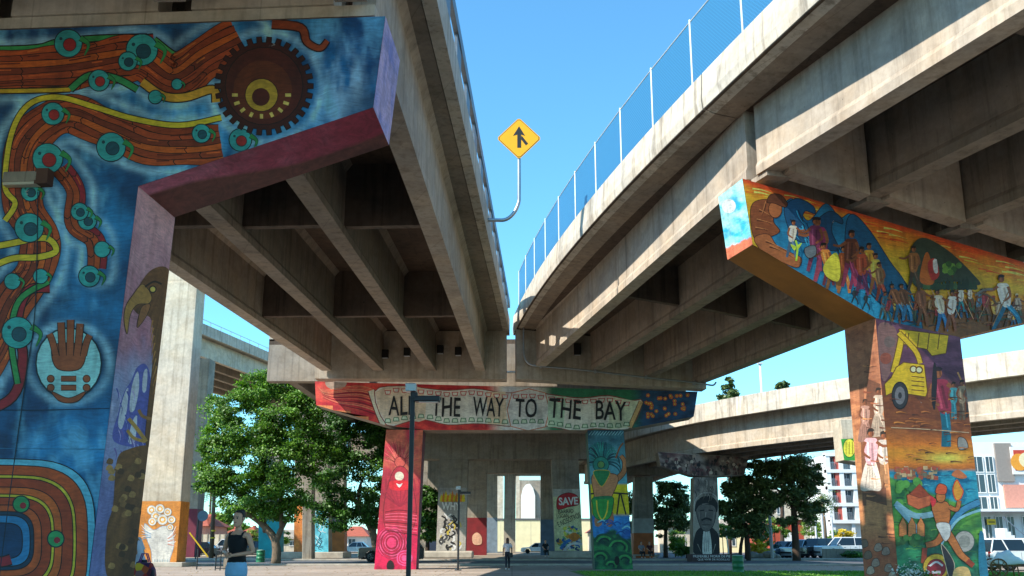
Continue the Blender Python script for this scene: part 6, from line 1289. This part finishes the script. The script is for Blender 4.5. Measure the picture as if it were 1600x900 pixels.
# ---------------------------------------------------------------- cars
GLASS = simple('car_glass', '1c2a33', .06, 0, .1); TYRE = simple('tyre_rubber', '141414', .8); RIM = simple('wheel_rim', 'b4b8bc', .3, .7); LAMPG = simple('headlamp_lens', 'd8dce0', .1); RLAMP = simple('tail_lamp', '8c1418', .2); TRIM = simple('black_trim', '17181a', .6)
def car(px, Y, rz, lab, col, L=4.6, W=1.8, H=1.5, kind='sedan', x=None, z=.008, name='parked_car', cat='car', group=None):
    x = P(px, 870, Y).x if x is None else x; t = thing(name, (x, Y, z), lab, cat, group, rz=rz); paint = simple('car_paint_' + col, col, .25, .1, .05, 1, .8)
    l, w, wb = L / 2, W / 2, L * .3; gc = .2; belt = H * .6; hood = H * .56; rw = H * .225
    if kind == 'sedan': prof = [(-l, .35), (-l + .02, hood * .8), (-l + .18, hood), (-l * .48, belt), (l * .62, belt + .02), (l - .08, belt - .03), (l, .5), (l - .02, gc + .05)]; gh = (-l * .5, -l * .14, l * .38, l * .7)
    elif kind == 'van': prof = [(-l, .4), (-l + .03, hood * .85), (-l + .3, hood), (-l * .62, belt), (l * .9, belt + .02), (l, belt - .1), (l, .4), (l - .02, gc)]; gh = (-l * .66, -l * .3, l * .86, l * .97)
    else: prof = [(-l, .4), (-l + .02, hood * .95), (-l + .15, hood * 1.05), (-l * .45, belt), (l * .9, belt + .02), (l, belt - .05), (l, .45), (l - .02, gc + .05)]; gh = (-l * .47, -l * .22, l * .74, l * .93)
    if kind == 'pickup': gh = (-l * .47, -l * .25, l * .2, l * .3)
    # wheel arches cut in the lower edge
    low = []
    for cx_ in (wb, -wb):
        for k in range(7): a_ = math.pi * k / 6; low.append((cx_ + (rw + .07) * math.cos(a_), max(gc, rw + (rw + .07) * math.sin(a_) * .98)))
    side = prof + [(l - .1, gc)] + low + [(-l + .08, gc)]
    def sec(s, ins, zt): return [Vector((a_, s * (w - (ins if b_ > belt * .8 else 0)), b_)) for a_, b_ in side]
    mb = MB(); rings = [[Vector((a_ * .985, -w, gc + (b_ - gc) * .97)) for a_, b_ in side], [Vector((a_, -w + .09, b_)) for a_, b_ in side], [Vector((a_, w - .09, b_)) for a_, b_ in side], [Vector((a_ * .985, w, gc + (b_ - gc) * .97)) for a_, b_ in side]]
    mb.loft(rings); o = mb.build('body', paint, t, local=True); fixnormals(o)
    o.modifiers.new('tri', 'TRIANGULATE')
    b0_, b1_, b2_, b3_ = gh; rt = H - .03
    base = lambda a_, s, ins, z_: Vector((a_, s * (w - ins), z_))
    mb = MB(); mb.loft([[base(b0_, -1, .08, belt - .03), base(b3_, -1, .08, belt - .01), base(b3_, 1, .08, belt - .01), base(b0_, 1, .08, belt - .03)], [base(b1_, -1, .24, rt), base(b2_, -1, .24, rt), base(b2_, 1, .24, rt), base(b1_, 1, .24, rt)]]); g_ = fixnormals(mb.build('window_glass', GLASS, t, local=True, bevel=.03))
    mb = MB(); mb.loft([[base(b1_ - .06, -1, .215, rt - .05), base(b2_ + .06, -1, .215, rt - .05), base(b2_ + .06, 1, .215, rt - .05), base(b1_ - .06, 1, .215, rt - .05)], [base(b1_ + .02, -1, .27, H), base(b2_ - .02, -1, .27, H), base(b2_ - .02, 1, .27, H), base(b1_ + .02, 1, .27, H)]]); fixnormals(mb.build('roof', paint, t, local=True, bevel=.02))
    for s in (-1, 1):
        for (x0, x1) in ((b0_, b1_), (b3_, b2_), (lerp(b0_, b3_, .48), lerp(b1_, b2_, .45)), (lerp(b0_, b3_, .76), lerp(b1_, b2_, .84))):
            mb = MB(); mb.tube([(x0, s * (w - .085), belt - .03), (x1, s * (w - .235), rt)], .035, 6); mb.build('pillar', paint, t, local=True)
        MB().box((b0_ + .25, s * (w + .08), belt + .06), (.12, .16, .12)).build('mirror', paint, t, local=True, bevel=.02)
        MB().box((-l + .06, s * w * .72, hood * .82), (.1, .34, .14)).build('headlight', LAMPG, t, local=True, bevel=.02); MB().box((l - .03, s * w * .8, belt * .82), (.06, .2, .26)).build('tail_light', RLAMP, t, local=True, bevel=.01)
        for k in (.05, .36): MB().box((lerp(-wb, wb, k + .3), s * (w + .003), belt * .86), (.16, .02, .03)).build('door_handle', TRIM, t, local=True)
        for k in (-.62, .02, .55): MB().box((k * wb, s * (w - .004), (belt + gc) / 2 + .05), (.012, .012, belt - gc - .22)).build('door_seam', TRIM, t, local=True)
        for cx_ in (-wb, wb):
            wh = MB().lathe([(rw * .55, -.1), (rw * .95, -.1), (rw, -.07), (rw, .07), (rw * .95, .1), (rw * .55, .1)], (cx_, s * (w - .11), rw), 20, 'y').build('wheel', TYRE, t, local=True, smooth=True)
            mb = MB(); mb.lathe([(0, -.03), (rw * .6, -.03), (rw * .62, .03), (0, .03)], (cx_, s * (w - .04), rw), 16, 'y'); mb.build('rim', RIM, wh, local=True)
            for k in range(5): a_ = k * 1.2566; MB().box((cx_ + rw * .36 * math.cos(a_), s * (w - .003), rw + rw * .36 * math.sin(a_)), (.07, .02, .07)).build('rim_hole', TRIM, wh, local=True)
    MB().box((-l + .01, 0, hood * .52), (.06, W * .72, .16)).build('grille', TRIM, t, local=True, bevel=.01); MB().box((0, 0, gc + .04), (L * .9, W * .8, .1)).build('underbody', TRIM, t, local=True)
    return t
car(612, 74, .05, 'dark suv with pale roof half hidden by the red mural column', '1c1f24', 4.7, 1.85, 1.7, 'suv')
car(840, 138, 0, 'small white sedan parked far behind the portal piers', 'd8dadc', 4.5, 1.75, 1.4)
car(312, 104, 0, 'dark sedan parked behind the maroon based pillar', '22262e', 4.4, 1.75, 1.45)
car(354, 108, .1, 'white suv parked behind the standing woman', 'd4d6d8', 4.5, 1.8, 1.75, 'suv')
car(396, 102, .0, 'black car partly behind the standing woman near the turquoise column', '1a1c20', 4.5, 1.8, 1.5)
car(556, 128, .0, 'white car parked far back under the second leafy tree', 'd8dadc', 4.4, 1.75, 1.5)
RZ = .55
car(1228, 97, RZ, 'dark blue car parked nearest the tall pine trunk', '26384a', 4.5, 1.8, 1.5)
car(1256, 96, RZ, 'silver blue suv parked right of the pine trunk', '9cacb8', 4.6, 1.85, 1.65, 'suv')
car(1278, 95, RZ, 'black suv parked beside the low grey wall', '1a1d22', 4.7, 1.85, 1.75, 'suv')
car(1322, 93, .12, 'long white pickup parked behind the low grey wall', 'd0d6da', 5.4, 1.95, 1.85, 'suv', name='parked_pickup', cat='pickup')
car(1604, 49.8, math.pi + .03, 'white minivan at the right edge behind the cloth covered cart', 'dcdee0', 4.4, 1.85, 1.52, 'van', z=.008, name='parked_van', cat='minivan')
car(1560, 92, .0, 'dark car half hidden behind the right mural pier', '20242a', 4.4, 1.8, 1.45)

# ---------------------------------------------------------------- buildings
WHT = simple('white_render', 'd9d9d6', .8, 0, .1, .5); REDP = simple('salmon_red_panel', 'b8564a', .8, 0, .15, .8); BRK = simple('brick_red_render', 'a84832', .85, 0, .2, 1); GBR = simple('grey_brown_panel', '8a8078', .8, 0, .1); PNK = simple('salmon_brick', 'c88a78', .85, 0, .15); WGL = simple('window_glass', '3a4a54', .08, 0, .2); TILE = simple('red_roof_tile', 'a0523c', .8, 0, .25, 2)
def window(par, x0, x1, z0, z1, Y, mat=WGL, fr=WHT):
    w_ = MB(); 
    for a, b in (((x0, z0), (x1, z0 + .1)), ((x0, z1 - .1), (x1, z1)), ((x0, z0 + .1), (x0 + .08, z1 - .1)), ((x1 - .08, z0 + .1), (x1, z1 - .1))): w_.box2((a[0], Y - .06, a[1]), (b[0], Y + .05, b[1]))
    f = w_.build('window', fr, par); MB().box2((x0 + .07, Y - .02, z0 + .09), (x1 - .07, Y + .03, z1 - .09)).build('pane', mat, f); MB().box2(((x0 + x1) / 2 - .03, Y - .05, z0 + .1), ((x0 + x1) / 2 + .03, Y - .021, z1 - .1)).build('mullion', fr, f)
def px2(x, Y): return P(x, 780, Y).x
Y = 150; t = thing('apartment_block', (px2(1345, Y), Y + 8, 0), 'white apartment block with salmon strips and stacked balconies', 'building')
x0, x1 = px2(1298, Y), px2(1420, Y); zt = P(1300, 710, Y).z; zb = P(1300, 815, Y).z
MB().box2((x0, Y + 1.2, 0), (x1, Y + 16, zt)).build('wall', WHT, t)
for x in np.linspace(x0, x1, 7): MB().box2((x - .3, Y + .1, zb if x < x1 - 1 else 0), (x + .35, Y + 1.19, zt)).build('pier_strip', WHT, t)
for k, z in enumerate(np.linspace(zb, zt, 5)): MB().box2((x0 - .3, Y, z - .25), (x1, Y + 1.195, z + .25)).build('floor_band', WHT, t)
xs = np.linspace(x0, x1, 7); zs = np.linspace(zb, zt, 5)
for i in range(6):
    for j in range(4):
        a, b, c1, c2 = xs[i] + .36, xs[i + 1] - .31, zs[j] + .26, zs[j + 1] - .26; m_ = lerp(a, b, .55)
        if i % 2 == 0:
            window(t, a, m_, c1, c2, Y + 1.1); MB().box2((m_ + .01, Y + .2, c1), (b, Y + 1.19, c2)).build('salmon_panel', REDP, t)
        else: window(t, a, b, c1, c2, Y + 1.1)
        r_ = MB().box2((a, Y + .05, c1 + 1.0), (m_, Y + .1, c1 + 1.06)).build('balcony_rail', METAL, t)
        for q_ in np.linspace(a, m_, 6): MB().box2((q_, Y + .05, c1), (q_ + .04, Y + .09, c1 + 1.0)).build('baluster', METAL, r_)
for x in np.linspace(x0, x1, 5): MB().box2((x, Y + .3, 0), (x + .5, Y + .8, zb - .26)).build('stilt_column', WHT, t)
Y = 118; t = thing('apartment_block', (px2(1600, Y), Y + 8, 0), 'white building with grey brown panel and large poster at the right edge', 'building')
x0, x1 = px2(1512, Y), px2(1720, Y); z_ = lambda y: P(1560, y, Y).z
MB().box2((x0, Y + .6, 0), (x1, Y + 18, z_(690))).build('wall', WHT, t); MB().box2((px2(1566, Y), Y + .3, z_(752)), (px2(1592, Y), Y + .59, z_(692))).build('grey_brown_panel', GBR, t); MB().box2((px2(1573, Y), Y + .29, z_(793)), (px2(1700, Y), Y + .58, z_(757))).build('salmon_brick_panel', PNK, t)
for x_a, x_b in ((1526, 1546), (1549, 1562)):
    for a, b in ((712, 738), (740, 770), (775, 800)): window(t, px2(x_a, Y), px2(x_b, Y), z_(b), z_(a), Y + .5)
pst = MB().box2((px2(1589, Y), Y + .1, z_(741)), (px2(1660, Y), Y + .28, z_(698))).build('poster', WHT, t); MB().box2((px2(1593, Y), Y + .06, z_(735)), (px2(1656, Y), Y + .095, z_(703))).build('poster_print', simple('red_poster', 'b8402c', .6), pst)
for k in range(5): MB().lathe([(0, 0), (1.0 - .1 * k, 0), (1.0 - .1 * k, .02), (0, .02)], (px2(1600 + 12 * k, Y), Y + .03 - .025 * k, z_(722 - 3 * (k % 3))), 14, 'y').build('poster_shape', simple(['orange_print', 'cream_print'][k % 2], ['d8902c', 'dccba0'][k % 2], .6), pst)
MB().box2((x0, Y - 2.2, z_(800)), (x1, Y + .59, z_(796))).build('canopy', WHT, t)
for k, x in enumerate((1536, 1554, 1572, 1596)): window(t, px2(x, Y), px2(x + 12, Y), .3, z_(806), Y + .5)
sg = thing('shop_sign', (px2(1544, Y), Y - .2, z_(815)), 'small yellow sign under the canopy of the white building', 'sign'); MB().box2((px2(1537, Y), Y - .3, z_(820)), (px2(1550, Y), Y - .15, z_(811))).build('sign_plate', simple('sign_yellow2', 'e0b81c', .5), sg); MB().box2((px2(1538.5, Y), Y - .31, z_(816.5)), (px2(1548.5, Y), Y - .301, z_(815))).build('dark_stripe', INK, sg)
st_ = thing('staircase', (px2(1575, 100), 100, 0), 'white outdoor steps with rail before the white building', 'stairs')
for k in range(8): MB().box2((px2(1556 + 5 * k, 104), 103, 0), (px2(1561 + 5 * k, 104), 105, .35 + .35 * (7 - k))).build('step', WHT, st_)
MB().tube([(px2(1556, 104), 102.9, 3.9), (px2(1597, 104), 102.9, 1.4)], .05, 6).build('handrail', METAL, st_)
Y = 122; t = thing('low_building', (px2(1228, Y), Y + 5, 0), 'brick red low building with a pale blank panel behind the pines', 'building')
z_ = lambda y: P(1230, y, Y).z
MB().box2((px2(1203, Y), Y, 0), (px2(1252, Y), Y + 12, z_(812))).build('wall', BRK, t); MB().box2((px2(1216, Y), Y - .15, z_(853)), (px2(1236, Y), Y - .01, z_(831))).build('pale_panel', WHT, t); MB().box2((px2(1200, Y), Y - .3, z_(812) + .003), (px2(1254, Y), Y + 12.2, z_(810))).build('roof_edge', CONL, t)
mb = MB(); mb.loft([[Vector((px2(1190, 140), 140, 0)), Vector((px2(1190, 140), 152, 0)), Vector((px2(1190, 140), 152, 9)), Vector((px2(1190, 140), 146, 10.5)), Vector((px2(1190, 140), 140, 9))], [Vector((px2(1262, 140), 140, 0)), Vector((px2(1262, 140), 152, 0)), Vector((px2(1262, 140), 152, 7)), Vector((px2(1262, 140), 146, 8)), Vector((px2(1262, 140), 140, 7))]])
t = thing('low_building', (px2(1225, 140), 146, 0), 'pale taller building behind the brick red one', 'building'); fixnormals(mb.build('wall', CONL, t)); window(t, px2(1212, 140), px2(1222, 140), 5.2, 6.6, 139.95)
def house(pa, pb, Y, yt, lab, wall=WHT, roof=TILE, hip=1.6):
    a, b = px2(pa, Y), px2(pb, Y); z = P(pa, yt, Y).z; t = thing('house', ((a + b) / 2, Y + 5, 0), lab, 'house'); MB().box2((a, Y, 0), (b, Y + 10, z)).build('wall', wall, t)
    mb = MB(); mb.loft([[Vector((a - .5, Y - .6, z + .003)), Vector((b + .5, Y - .6, z + .003)), Vector((b + .5, Y + 10.6, z + .003)), Vector((a - .5, Y + 10.6, z + .003))], [Vector((a + hip, Y + 4.5, z + hip)), Vector((b - hip, Y + 4.5, z + hip)), Vector((b - hip, Y + 5.5, z + hip)), Vector((a + hip, Y + 5.5, z + hip))]]); fixnormals(mb.build('roof', roof, t))
    n = max(1, int((b - a) / 3))
    for k in range(n): xx = lerp(a, b, (k + .5) / n); window(t, xx - .6, xx + .6, .9, min(2.3, z - .3), Y - .04)
house(302, 325, 130, 822, 'salmon walled house with grey door area left of the utility pole', PNK); house(345, 372, 145, 840, 'white house with red tiled roof behind the standing woman'); house(372, 402, 150, 838, 'second red roofed house right of the standing woman', WHT, TILE); house(530, 575, 160, 838, 'white low house far behind the second leafy tree')
house(1040, 1084, 150, 822, 'pale grey house behind the plain orange column', CONL, CONG); house(1120, 1200, 160, 826, 'pale low house behind the twin trunk pine', CREAM, CONG); house(1455, 1500, 150, 800, 'pale house hidden behind the right mural pier', CONL, CONG); house(420, 530, 175, 842, 'long pale shed far behind the leafy trees', CONL, CONG); house(1250, 1300, 165, 822, 'white low house between the brick building and apartments', WHT, CONG)
house(610, 700, 180, 838, 'far white shed right of the red mural column', WHT, CONG); house(925, 990, 150, 832, 'far pale building seen right of the dancer column', CONL, TILE)
t = thing('fence', (px2(335, 112), 112, 0), 'pale concrete panel fence behind the utility pole', 'fence'); 
for k in range(9): a, b = px2(302 + 9 * k, 112), px2(311 + 9 * k, 112); MB().box2((a + .04, 112, 0), (b - .04, 112.15, P(0, 835, 112).z)).build('fence_panel', simple('dark_green_panel', '3c5048', .7) if k < 2 else CONL, t); MB().box2((a - .08, 111.95, 0), (a + .037, 112.2, P(0, 834, 112).z)).build('fence_post', CONG, t)
# ---------------------------------------------------------------- people
def skinned(name, verts, edges, radii, mat, parent, sub=2, root=0):
    me = bpy.data.meshes.new(name); me.from_pydata([tuple(v) for v in verts], edges, []); o = bpy.data.objects.new(name, me); C.objects.link(o); o.parent = parent
    sm = o.modifiers.new('skin', 'SKIN'); sm.use_smooth_shade = True
    if not me.skin_vertices: bpy.context.view_layer.update()
    sv = me.skin_vertices[0].data if me.skin_vertices else None
    if sv is None: raise RuntimeError('no skin layer')
    for k, r in enumerate(radii): sv[k].radius = (r, r) if not isinstance(r, tuple) else r; sv[k].use_root = (k == root)
    ss = o.modifiers.new('sub', 'SUBSURF'); ss.levels = sub; ss.render_levels = sub; me.materials.append(mat); return o
def chainify(chains):
    V = []; E = []; R = []; idx = {}
    for ch in chains:
        prev = None
        for p, r in ch:
            key = tuple(round(c, 4) for c in p)
            if key not in idx: idx[key] = len(V); V.append(p); R.append(r)
            k = idx[key]
            if prev is not None and prev != k: E.append((prev, k))
            prev = k
    return V, E, R
def person(loc, rz, h, lab, top, bottom, skinc='d0987a', hair='1a120e', arms=None, legs=None, sit=False, bag=None, hairstyle='bun', sleeves=False, shorts=False, lean=(0, 0), cat='person', vis=True):
    t = thing('person', loc, lab, cat, rz=rz); t.scale = (h / 1.7,) * 3
    SK = simple('skin_' + skinc, skinc, .5, 0, .08); TOP = simple('cloth_' + top, top, .85, 0, .15, 8); BOT = simple('cloth_' + bottom, bottom, .85, 0, .2, 6); HR = simple('hair_' + hair, hair, .6, 0, .3, 20)
    lx, ly = lean; pz = .52 if sit else .93
    pel = (0, 0, pz); sp1 = (lx * .3, ly * .3, pz + .17); ch = (lx * .8, ly * .8, pz + .40); nk = (lx, ly, pz + .53); hb = (lx * 1.05, ly * 1.05 - .015, pz + .60); hm = (lx * 1.1, ly * 1.1 - .02, pz + .685); ht = (lx * 1.12, ly * 1.12 - .005, pz + .745)
    arms = arms or {-1: ((-.24, .0, pz + .20), (-.24, -.06, pz - .04)), 1: ((.24, .0, pz + .20), (.24, -.06, pz - .04))}
    legs = legs or {-1: ((-.10, 0, .50), (-.11, .03, .08)), 1: ((.10, -.02, .50), (.12, .0, .08))}
    chains = [[(pel, (.125, .1)), (sp1, (.11, .085)), (ch, (.125, .095)), (nk, .045), (hb, .046), (hm, (.078, .09)), (ht, (.06, .07))]]
    for s in (-1, 1):
        shd = (ch[0] + s * .165, ch[1], pz + .455); el, wr_ = arms[s]; elv, wv_2 = Vector(el), Vector(wr_); d = (wv_2 - elv).normalized()
        chains.append([(ch, (.125, .095)), (shd, .052), (el, .038), (wr_, .025)])
        palm_ = wv_2 + d * .05; chains.append([(wr_, .025), (tuple(palm_), (.03, .018))])
        sd = d.cross(Vector((0, -1, .3))).normalized()
        for k in range(4):
            b_ = palm_ + sd * (.024 - .016 * k); L_ = (.045, .05, .047, .036)[k]; m_ = b_ + d * L_; e_ = m_ + (d + Vector((0, .25, -.5))).normalized() * .025
            chains.append([(tuple(palm_), (.03, .018)), (tuple(b_ + d * .01), .009), (tuple(m_), .008), (tuple(e_), .007)])
        tb = wv_2 + d * .02 + sd * .03; chains.append([(tuple(palm_), (.03, .018)), (tuple(tb), .011), (tuple(tb + d * .035 + sd * .012), .009)])
        kn, an = legs[s]; hp = (s * .085, 0, pz - .03); chains.append([(pel, (.125, .1)), (hp, .085), (kn, .055), (an, .035), ((an[0], an[1] - .13, an[2] - .045), .03)])
    V, E, R = chainify(chains); skinned('body', V, E, R, SK, t)
    # clothes
    def ring(cx, cy, z, rx, ry, n=18): return [(cx + rx * math.cos(a_) * (1 - .06 * math.cos(4 * a_)), cy + ry * math.sin(a_), z + .004 * math.sin(7 * a_ + z * 40)) for a_ in np.linspace(0, 2 * math.pi, n + 1)[:-1]]
    prof = [(.06 if not sleeves else -.08, .144 if not sleeves else .165, .122), (.1, .134, .116), (.18, .124, .108), (.27, .142, .12), (.34, .158, .128), (.40, .158, .12), (.455, .12, .098)] + ([(.5, .07, .075)] if sleeves else [])
    mb = MB(); mb.loft([ring(lx * max(0, dz) / .53, ly * max(0, dz) / .53, pz + dz, rx, ry) for dz, rx, ry in prof]); tp_ = mb.build('shirt' if sleeves else 'tank_top', TOP, t, smooth=True, local=True)
    for s in (-1, 1):
        shd = (ch[0] + s * .165, ch[1], pz + .455); el = Vector(arms[s][0])
        if sleeves: m_ = Vector(shd).lerp(el, .7); MB().tube([(ch[0] + s * .08, ch[1], pz + .44), (ch[0] + s * .15, ch[1], pz + .462), tuple(Vector(shd).lerp(el, .3)), tuple(m_)], [.075, .078, .072, .066], 12).build('sleeve', TOP, tp_, smooth=True, local=True)
        else: MB().tube([(ch[0] + s * .1, ch[1] - .095, pz + .40), (ch[0] + s * .11, ch[1] - .06, pz + .475), (ch[0] + s * .105, ch[1] + .01, pz + .5), (ch[0] + s * .1, ch[1] + .085, pz + .42)], .016, 6).build('strap', TOP, tp_, local=True)
    mb = MB(); mb.loft([ring(0, 0, pz + dz, rx, ry) for dz, rx, ry in ((-.17, .16, .12), (-.1, .172, .135), (-.03, .168, .135), (.04, .148, .124), (.09, .13, .112))]); mb.build('waistband', BOT, t, smooth=True, local=True)
    q = [[((0, 0, pz + .06), (.125, .1)), ((0, 0, pz - .03), (.14, .115))]]
    for s in (-1, 1):
        kn, an = legs[s]; hp = (s * .085, 0, pz - .05); 
        if shorts: q.append([((0, 0, pz - .03), (.14, .115)), (hp, .1), (tuple(Vector(hp).lerp(Vector(kn), .8)), .085)])
        else: q.append([((0, 0, pz - .03), (.14, .115)), (hp, .098), (kn, .067), (tuple(Vector(an) + Vector((0, 0, .02))), .05)])
    V, E, R = chainify(q); skinned('shorts' if shorts else 'jeans', V, E, R, BOT, t)
    for s in (-1, 1):
        an = legs[s][1]; mb = MB(); rings = []
        for u, w_, hh in ((.06, .03, .05), (.03, .045, .08), (-.05, .048, .07), (-.13, .045, .045), (-.18, .025, .03)): rings.append([(an[0] + w_ * math.cos(a_), an[1] + u, an[2] - .075 + hh * (.5 + .5 * math.sin(a_))) for a_ in np.linspace(0, 2 * math.pi, 11)[:-1]])
        mb.loft(rings); mb.build('shoe', simple('shoe_white', 'c8c4bc', .6), t, smooth=True, local=True)
    # face and hair
    hc = Vector(hm); mb = MB(); rings = []
    for i in range(8):
        ph = math.pi * (.02 + .62 * i / 7); r_ = math.sin(ph); rings.append([(hc.x + .09 * r_ * math.cos(a_), hc.y + .014 + (.106 * r_ * math.sin(a_) if (math.sin(a_) > -.3 or ph < .95) else -.03 * r_), hc.z + .035 + .103 * math.cos(ph)) for a_ in np.linspace(0, 2 * math.pi, 17)[:-1]])
    mb.loft(rings); hd = MB(); hd.loft([[(hc.x + rx * math.cos(a_), hc.y + yo + ry * math.sin(a_), hc.z + dz) for a_ in np.linspace(0, 2 * math.pi, 17)[:-1]] for dz, rx, ry, yo in ((-.115, .02, .02, -.055), (-.108, .042, .045, -.042), (-.085, .056, .066, -.02), (-.05, .067, .082, -.005), (0, .077, .093, 0), (.05, .078, .096, .006), (.09, .06, .08, .01), (.115, .02, .03, .01))]); hd.build('head', SK, t, smooth=True, local=True)
    hr_ = mb.build('hair', HR, t, smooth=True, local=True)
    if hairstyle == 'bun': MB().lathe([(0.0, -.045), (.035, -.03), (.045, 0), (.035, .03), (0, .042)], (hc.x, hc.y + .1, hc.z + .11), 10).build('bun', HR, hr_, smooth=True, local=True)
    elif hairstyle == 'long':
        mb = MB(); mb.loft([[(hc.x + .08 * math.cos(a_) * w_, hc.y + .06 + .035 * math.sin(a_), hc.z + .04 - z_) for a_ in np.linspace(0, 2 * math.pi, 11)[:-1]] for z_, w_ in ((0, 1), (.12, 1.1), (.26, 1.0), (.36, .5))]); mb.build('long_hair', HR, hr_, smooth=True, local=True)
    mb = MB(); mb.loft([[(hc.x - .01, hc.y - .088, hc.z + .01), (hc.x + .01, hc.y - .088, hc.z + .01), (hc.x, hc.y - .095, hc.z + .01)], [(hc.x - .016, hc.y - .088, hc.z - .03), (hc.x + .016, hc.y - .088, hc.z - .03), (hc.x, hc.y - .112, hc.z - .028)]]); mb.build('nose', SK, t, local=True)
    for s in (-1, 1):
        MB().lathe([(0, -.004), (.013, -.002), (.013, .002), (0, .004)], (hc.x + s * .032, hc.y - .087, hc.z + .012), 8, 'y').build('eye', simple('eye_dark', '2a1c16', .2), t, local=True)
        MB().box((hc.x + s * .033, hc.y - .09, hc.z + .033), (.034, .008, .006)).build('eyebrow', HR, t, local=True); MB().box((hc.x + s * .083, hc.y + .01, hc.z), (.014, .035, .055)).build('ear', SK, t, local=True, bevel=.006)
    MB().box((hc.x, hc.y - .086, hc.z - .052), (.042, .01, .011)).build('mouth', simple('lips', '9a4a44', .5), t, local=True, bevel=.003)
    return t
wx = P(372, 850, 15.3).x
person((wx, 15.3, .006), -.3, 1.69, 'standing woman in black tank top and blue jeans, hands joined at her waist', '101013', '86b4d4',
       arms={-1: ((-.25, .03, 1.14), (-.06, -.2, 1.12)), 1: ((.25, .03, 1.13), (.05, -.19, 1.09))}, hairstyle='bun', lean=(-.0, -.01))
person((P(793, 850, 50.5).x, 50.5, .006), math.pi + .1, 1.5, 'small walking figure in white floral top and dark trousers, seen from behind', 'd8c8cc', '1a1e2a', skinc='8a5a40', hair='4a2a1c', hairstyle='long', sleeves=True,
       legs={-1: ((-.09, -.12, .50), (-.1, -.16, .09)), 1: ((.09, .06, .50), (.1, .2, .12))})
hb_ = thing('handbag', (P(797.5, 868, 50.3).x, 50.3, .75), 'small black bag carried by the walking figure', 'bag'); bx_, by_ = hb_.location.x, 50.3
MB().box((bx_ + .02, by_, .72), (.2, .1, .22)).build('pouch', simple('black_leather', '121214', .5), hb_, bevel=.03); MB().tube([(bx_ - .06, by_, .82), (bx_ - .03, by_, 1.1), (bx_ + .05, by_, 1.1), (bx_ + .08, by_, .82)], .01, 5).build('strap', MATS['black_leather'], hb_)
lx_ = P(223, 850, 19.2).x
person((lx_, 19.2, .006), -math.pi * .5, 1.6, 'person in pale blue white shirt half hidden behind the blue mural column', 'c4cfe0', '1c2030', skinc='9a6a4c', hairstyle='short', sleeves=True, shorts=True,
       arms={-1: ((-.25, -.05, 1.12), (-.14, -.3, 1.08)), 1: ((.25, -.02, 1.14), (.12, -.3, 1.05))}, lean=(.0, -.2))
gx_ = P(229, 880, 18.9).x; gb = thing('tote_bag', (gx_, 18.8, .55), 'colourful patterned tote bag held beside the mural column', 'bag')
m, t_n, b = newmat('patterned_cloth'); vo = node(t_n, 'TexVoronoi', Scale=9.0); t_n.links.new(coords(t_n), vo.inputs['Vector']); r = ramp(t_n, [(0, lin('1a1430')), (.3, lin('b02a20')), (.5, lin('d8b82c')), (.7, lin('5a1c6a')), (1, lin('101018'))]); sx_ = t_n.nodes.new('ShaderNodeSeparateColor'); t_n.links.new(vo.outputs['Color'], sx_.inputs[0]); t_n.links.new(sx_.outputs[0], r.inputs[0]); t_n.links.new(r.outputs[0], b.inputs['Base Color'])
mb = MB(); mb.loft([[(gx_ + a_ * w_, 18.8 + b_ * .07, z_) for a_, b_ in ((-1, -1), (1, -1), (1, 1), (-1, 1))] for z_, w_ in ((.42, .2), (.6, .24), (.8, .2), (.92, .13))]); mb.build('bag_body', m, gb, bevel=.03)
for s in (-1, 1): MB().tube([(gx_ - .1, 18.8 + s * .04, .9), (gx_ - .05, 18.8 + s * .04, 1.08), (gx_ + .03, 18.8 + s * .04, 1.08), (gx_ + .1, 18.8 + s * .04, .9)], .012, 5).build('handle', simple('purple_strap', '6a2a78', .7), gb)
for px, Y, lab, tp, bt, z0 in ((851, 84.2, 'dark clothed person sitting on the island kerb by the SAVE column', '14161a', '181a20', .25), (1002, 84.8, 'seated person in pale top beside the plain orange column', '8a8890', '2a2a34', .12), (1015, 84.8, 'seated person in dark red top beside the plain orange column', '4a1c1e', '20222a', .12)):
    person((P(px, 860, Y).x, Y - 1.9 if px == 851 else Y, z0), .2, 1.7, lab, tp, bt, sit=True, sleeves=True, hairstyle='short', legs={-1: ((-.12, -.42, .50), (-.13, -.46, .09)), 1: ((.12, -.42, .5), (.14, -.44, .09))}, arms={-1: ((-.25, -.08, .75), (-.14, -.32, .62)), 1: ((.25, -.08, .75), (.14, -.32, .62))})
t = thing('bench', (P(1008, 860, 85).x, 85.2, .12), 'low concrete bench under the two seated people', 'bench'); g = t.location
MB().box((g.x, 85.1, .36), (2.4, .55, .1)).build('seat', KERB, t, bevel=.02)
for s in (-.9, .9): MB().box((g.x + s, 85.1, .215), (.2, .45, .187)).build('leg', KERB, t)
# statue like group before the middle opening
SR = simple('rust_red_cloth', '6a2420', .8, 0, .3, 5)
# ---------------------------------------------------------------- fallen leaves and litter on the pavement
n = 2600; lx2 = RNG.uniform(-26, 24, n); ly2 = RNG.uniform(12, 61, n); a = RNG.uniform(0, 6.28, n); s_ = RNG.uniform(.02, .06, n)
v = np.zeros((n, 4, 3))
for k in range(4): v[:, k] = np.c_[lx2 + s_ * np.cos(a + k * 1.57) * (1 if k % 2 else 1.6), ly2 + s_ * np.sin(a + k * 1.57), np.full(n, .02) + RNG.uniform(0, .03, n) * (k == 0)]
mb = MB(); mb.v = v.reshape(-1, 3).tolist(); mb.f = [(4 * k, 4 * k + 1, 4 * k + 2, 4 * k + 3) for k in range(n)]
mb.build('fallen_leaves', leafmat('dry_leaves', '6a4a20', 'a8905c', .1), kind='stuff')
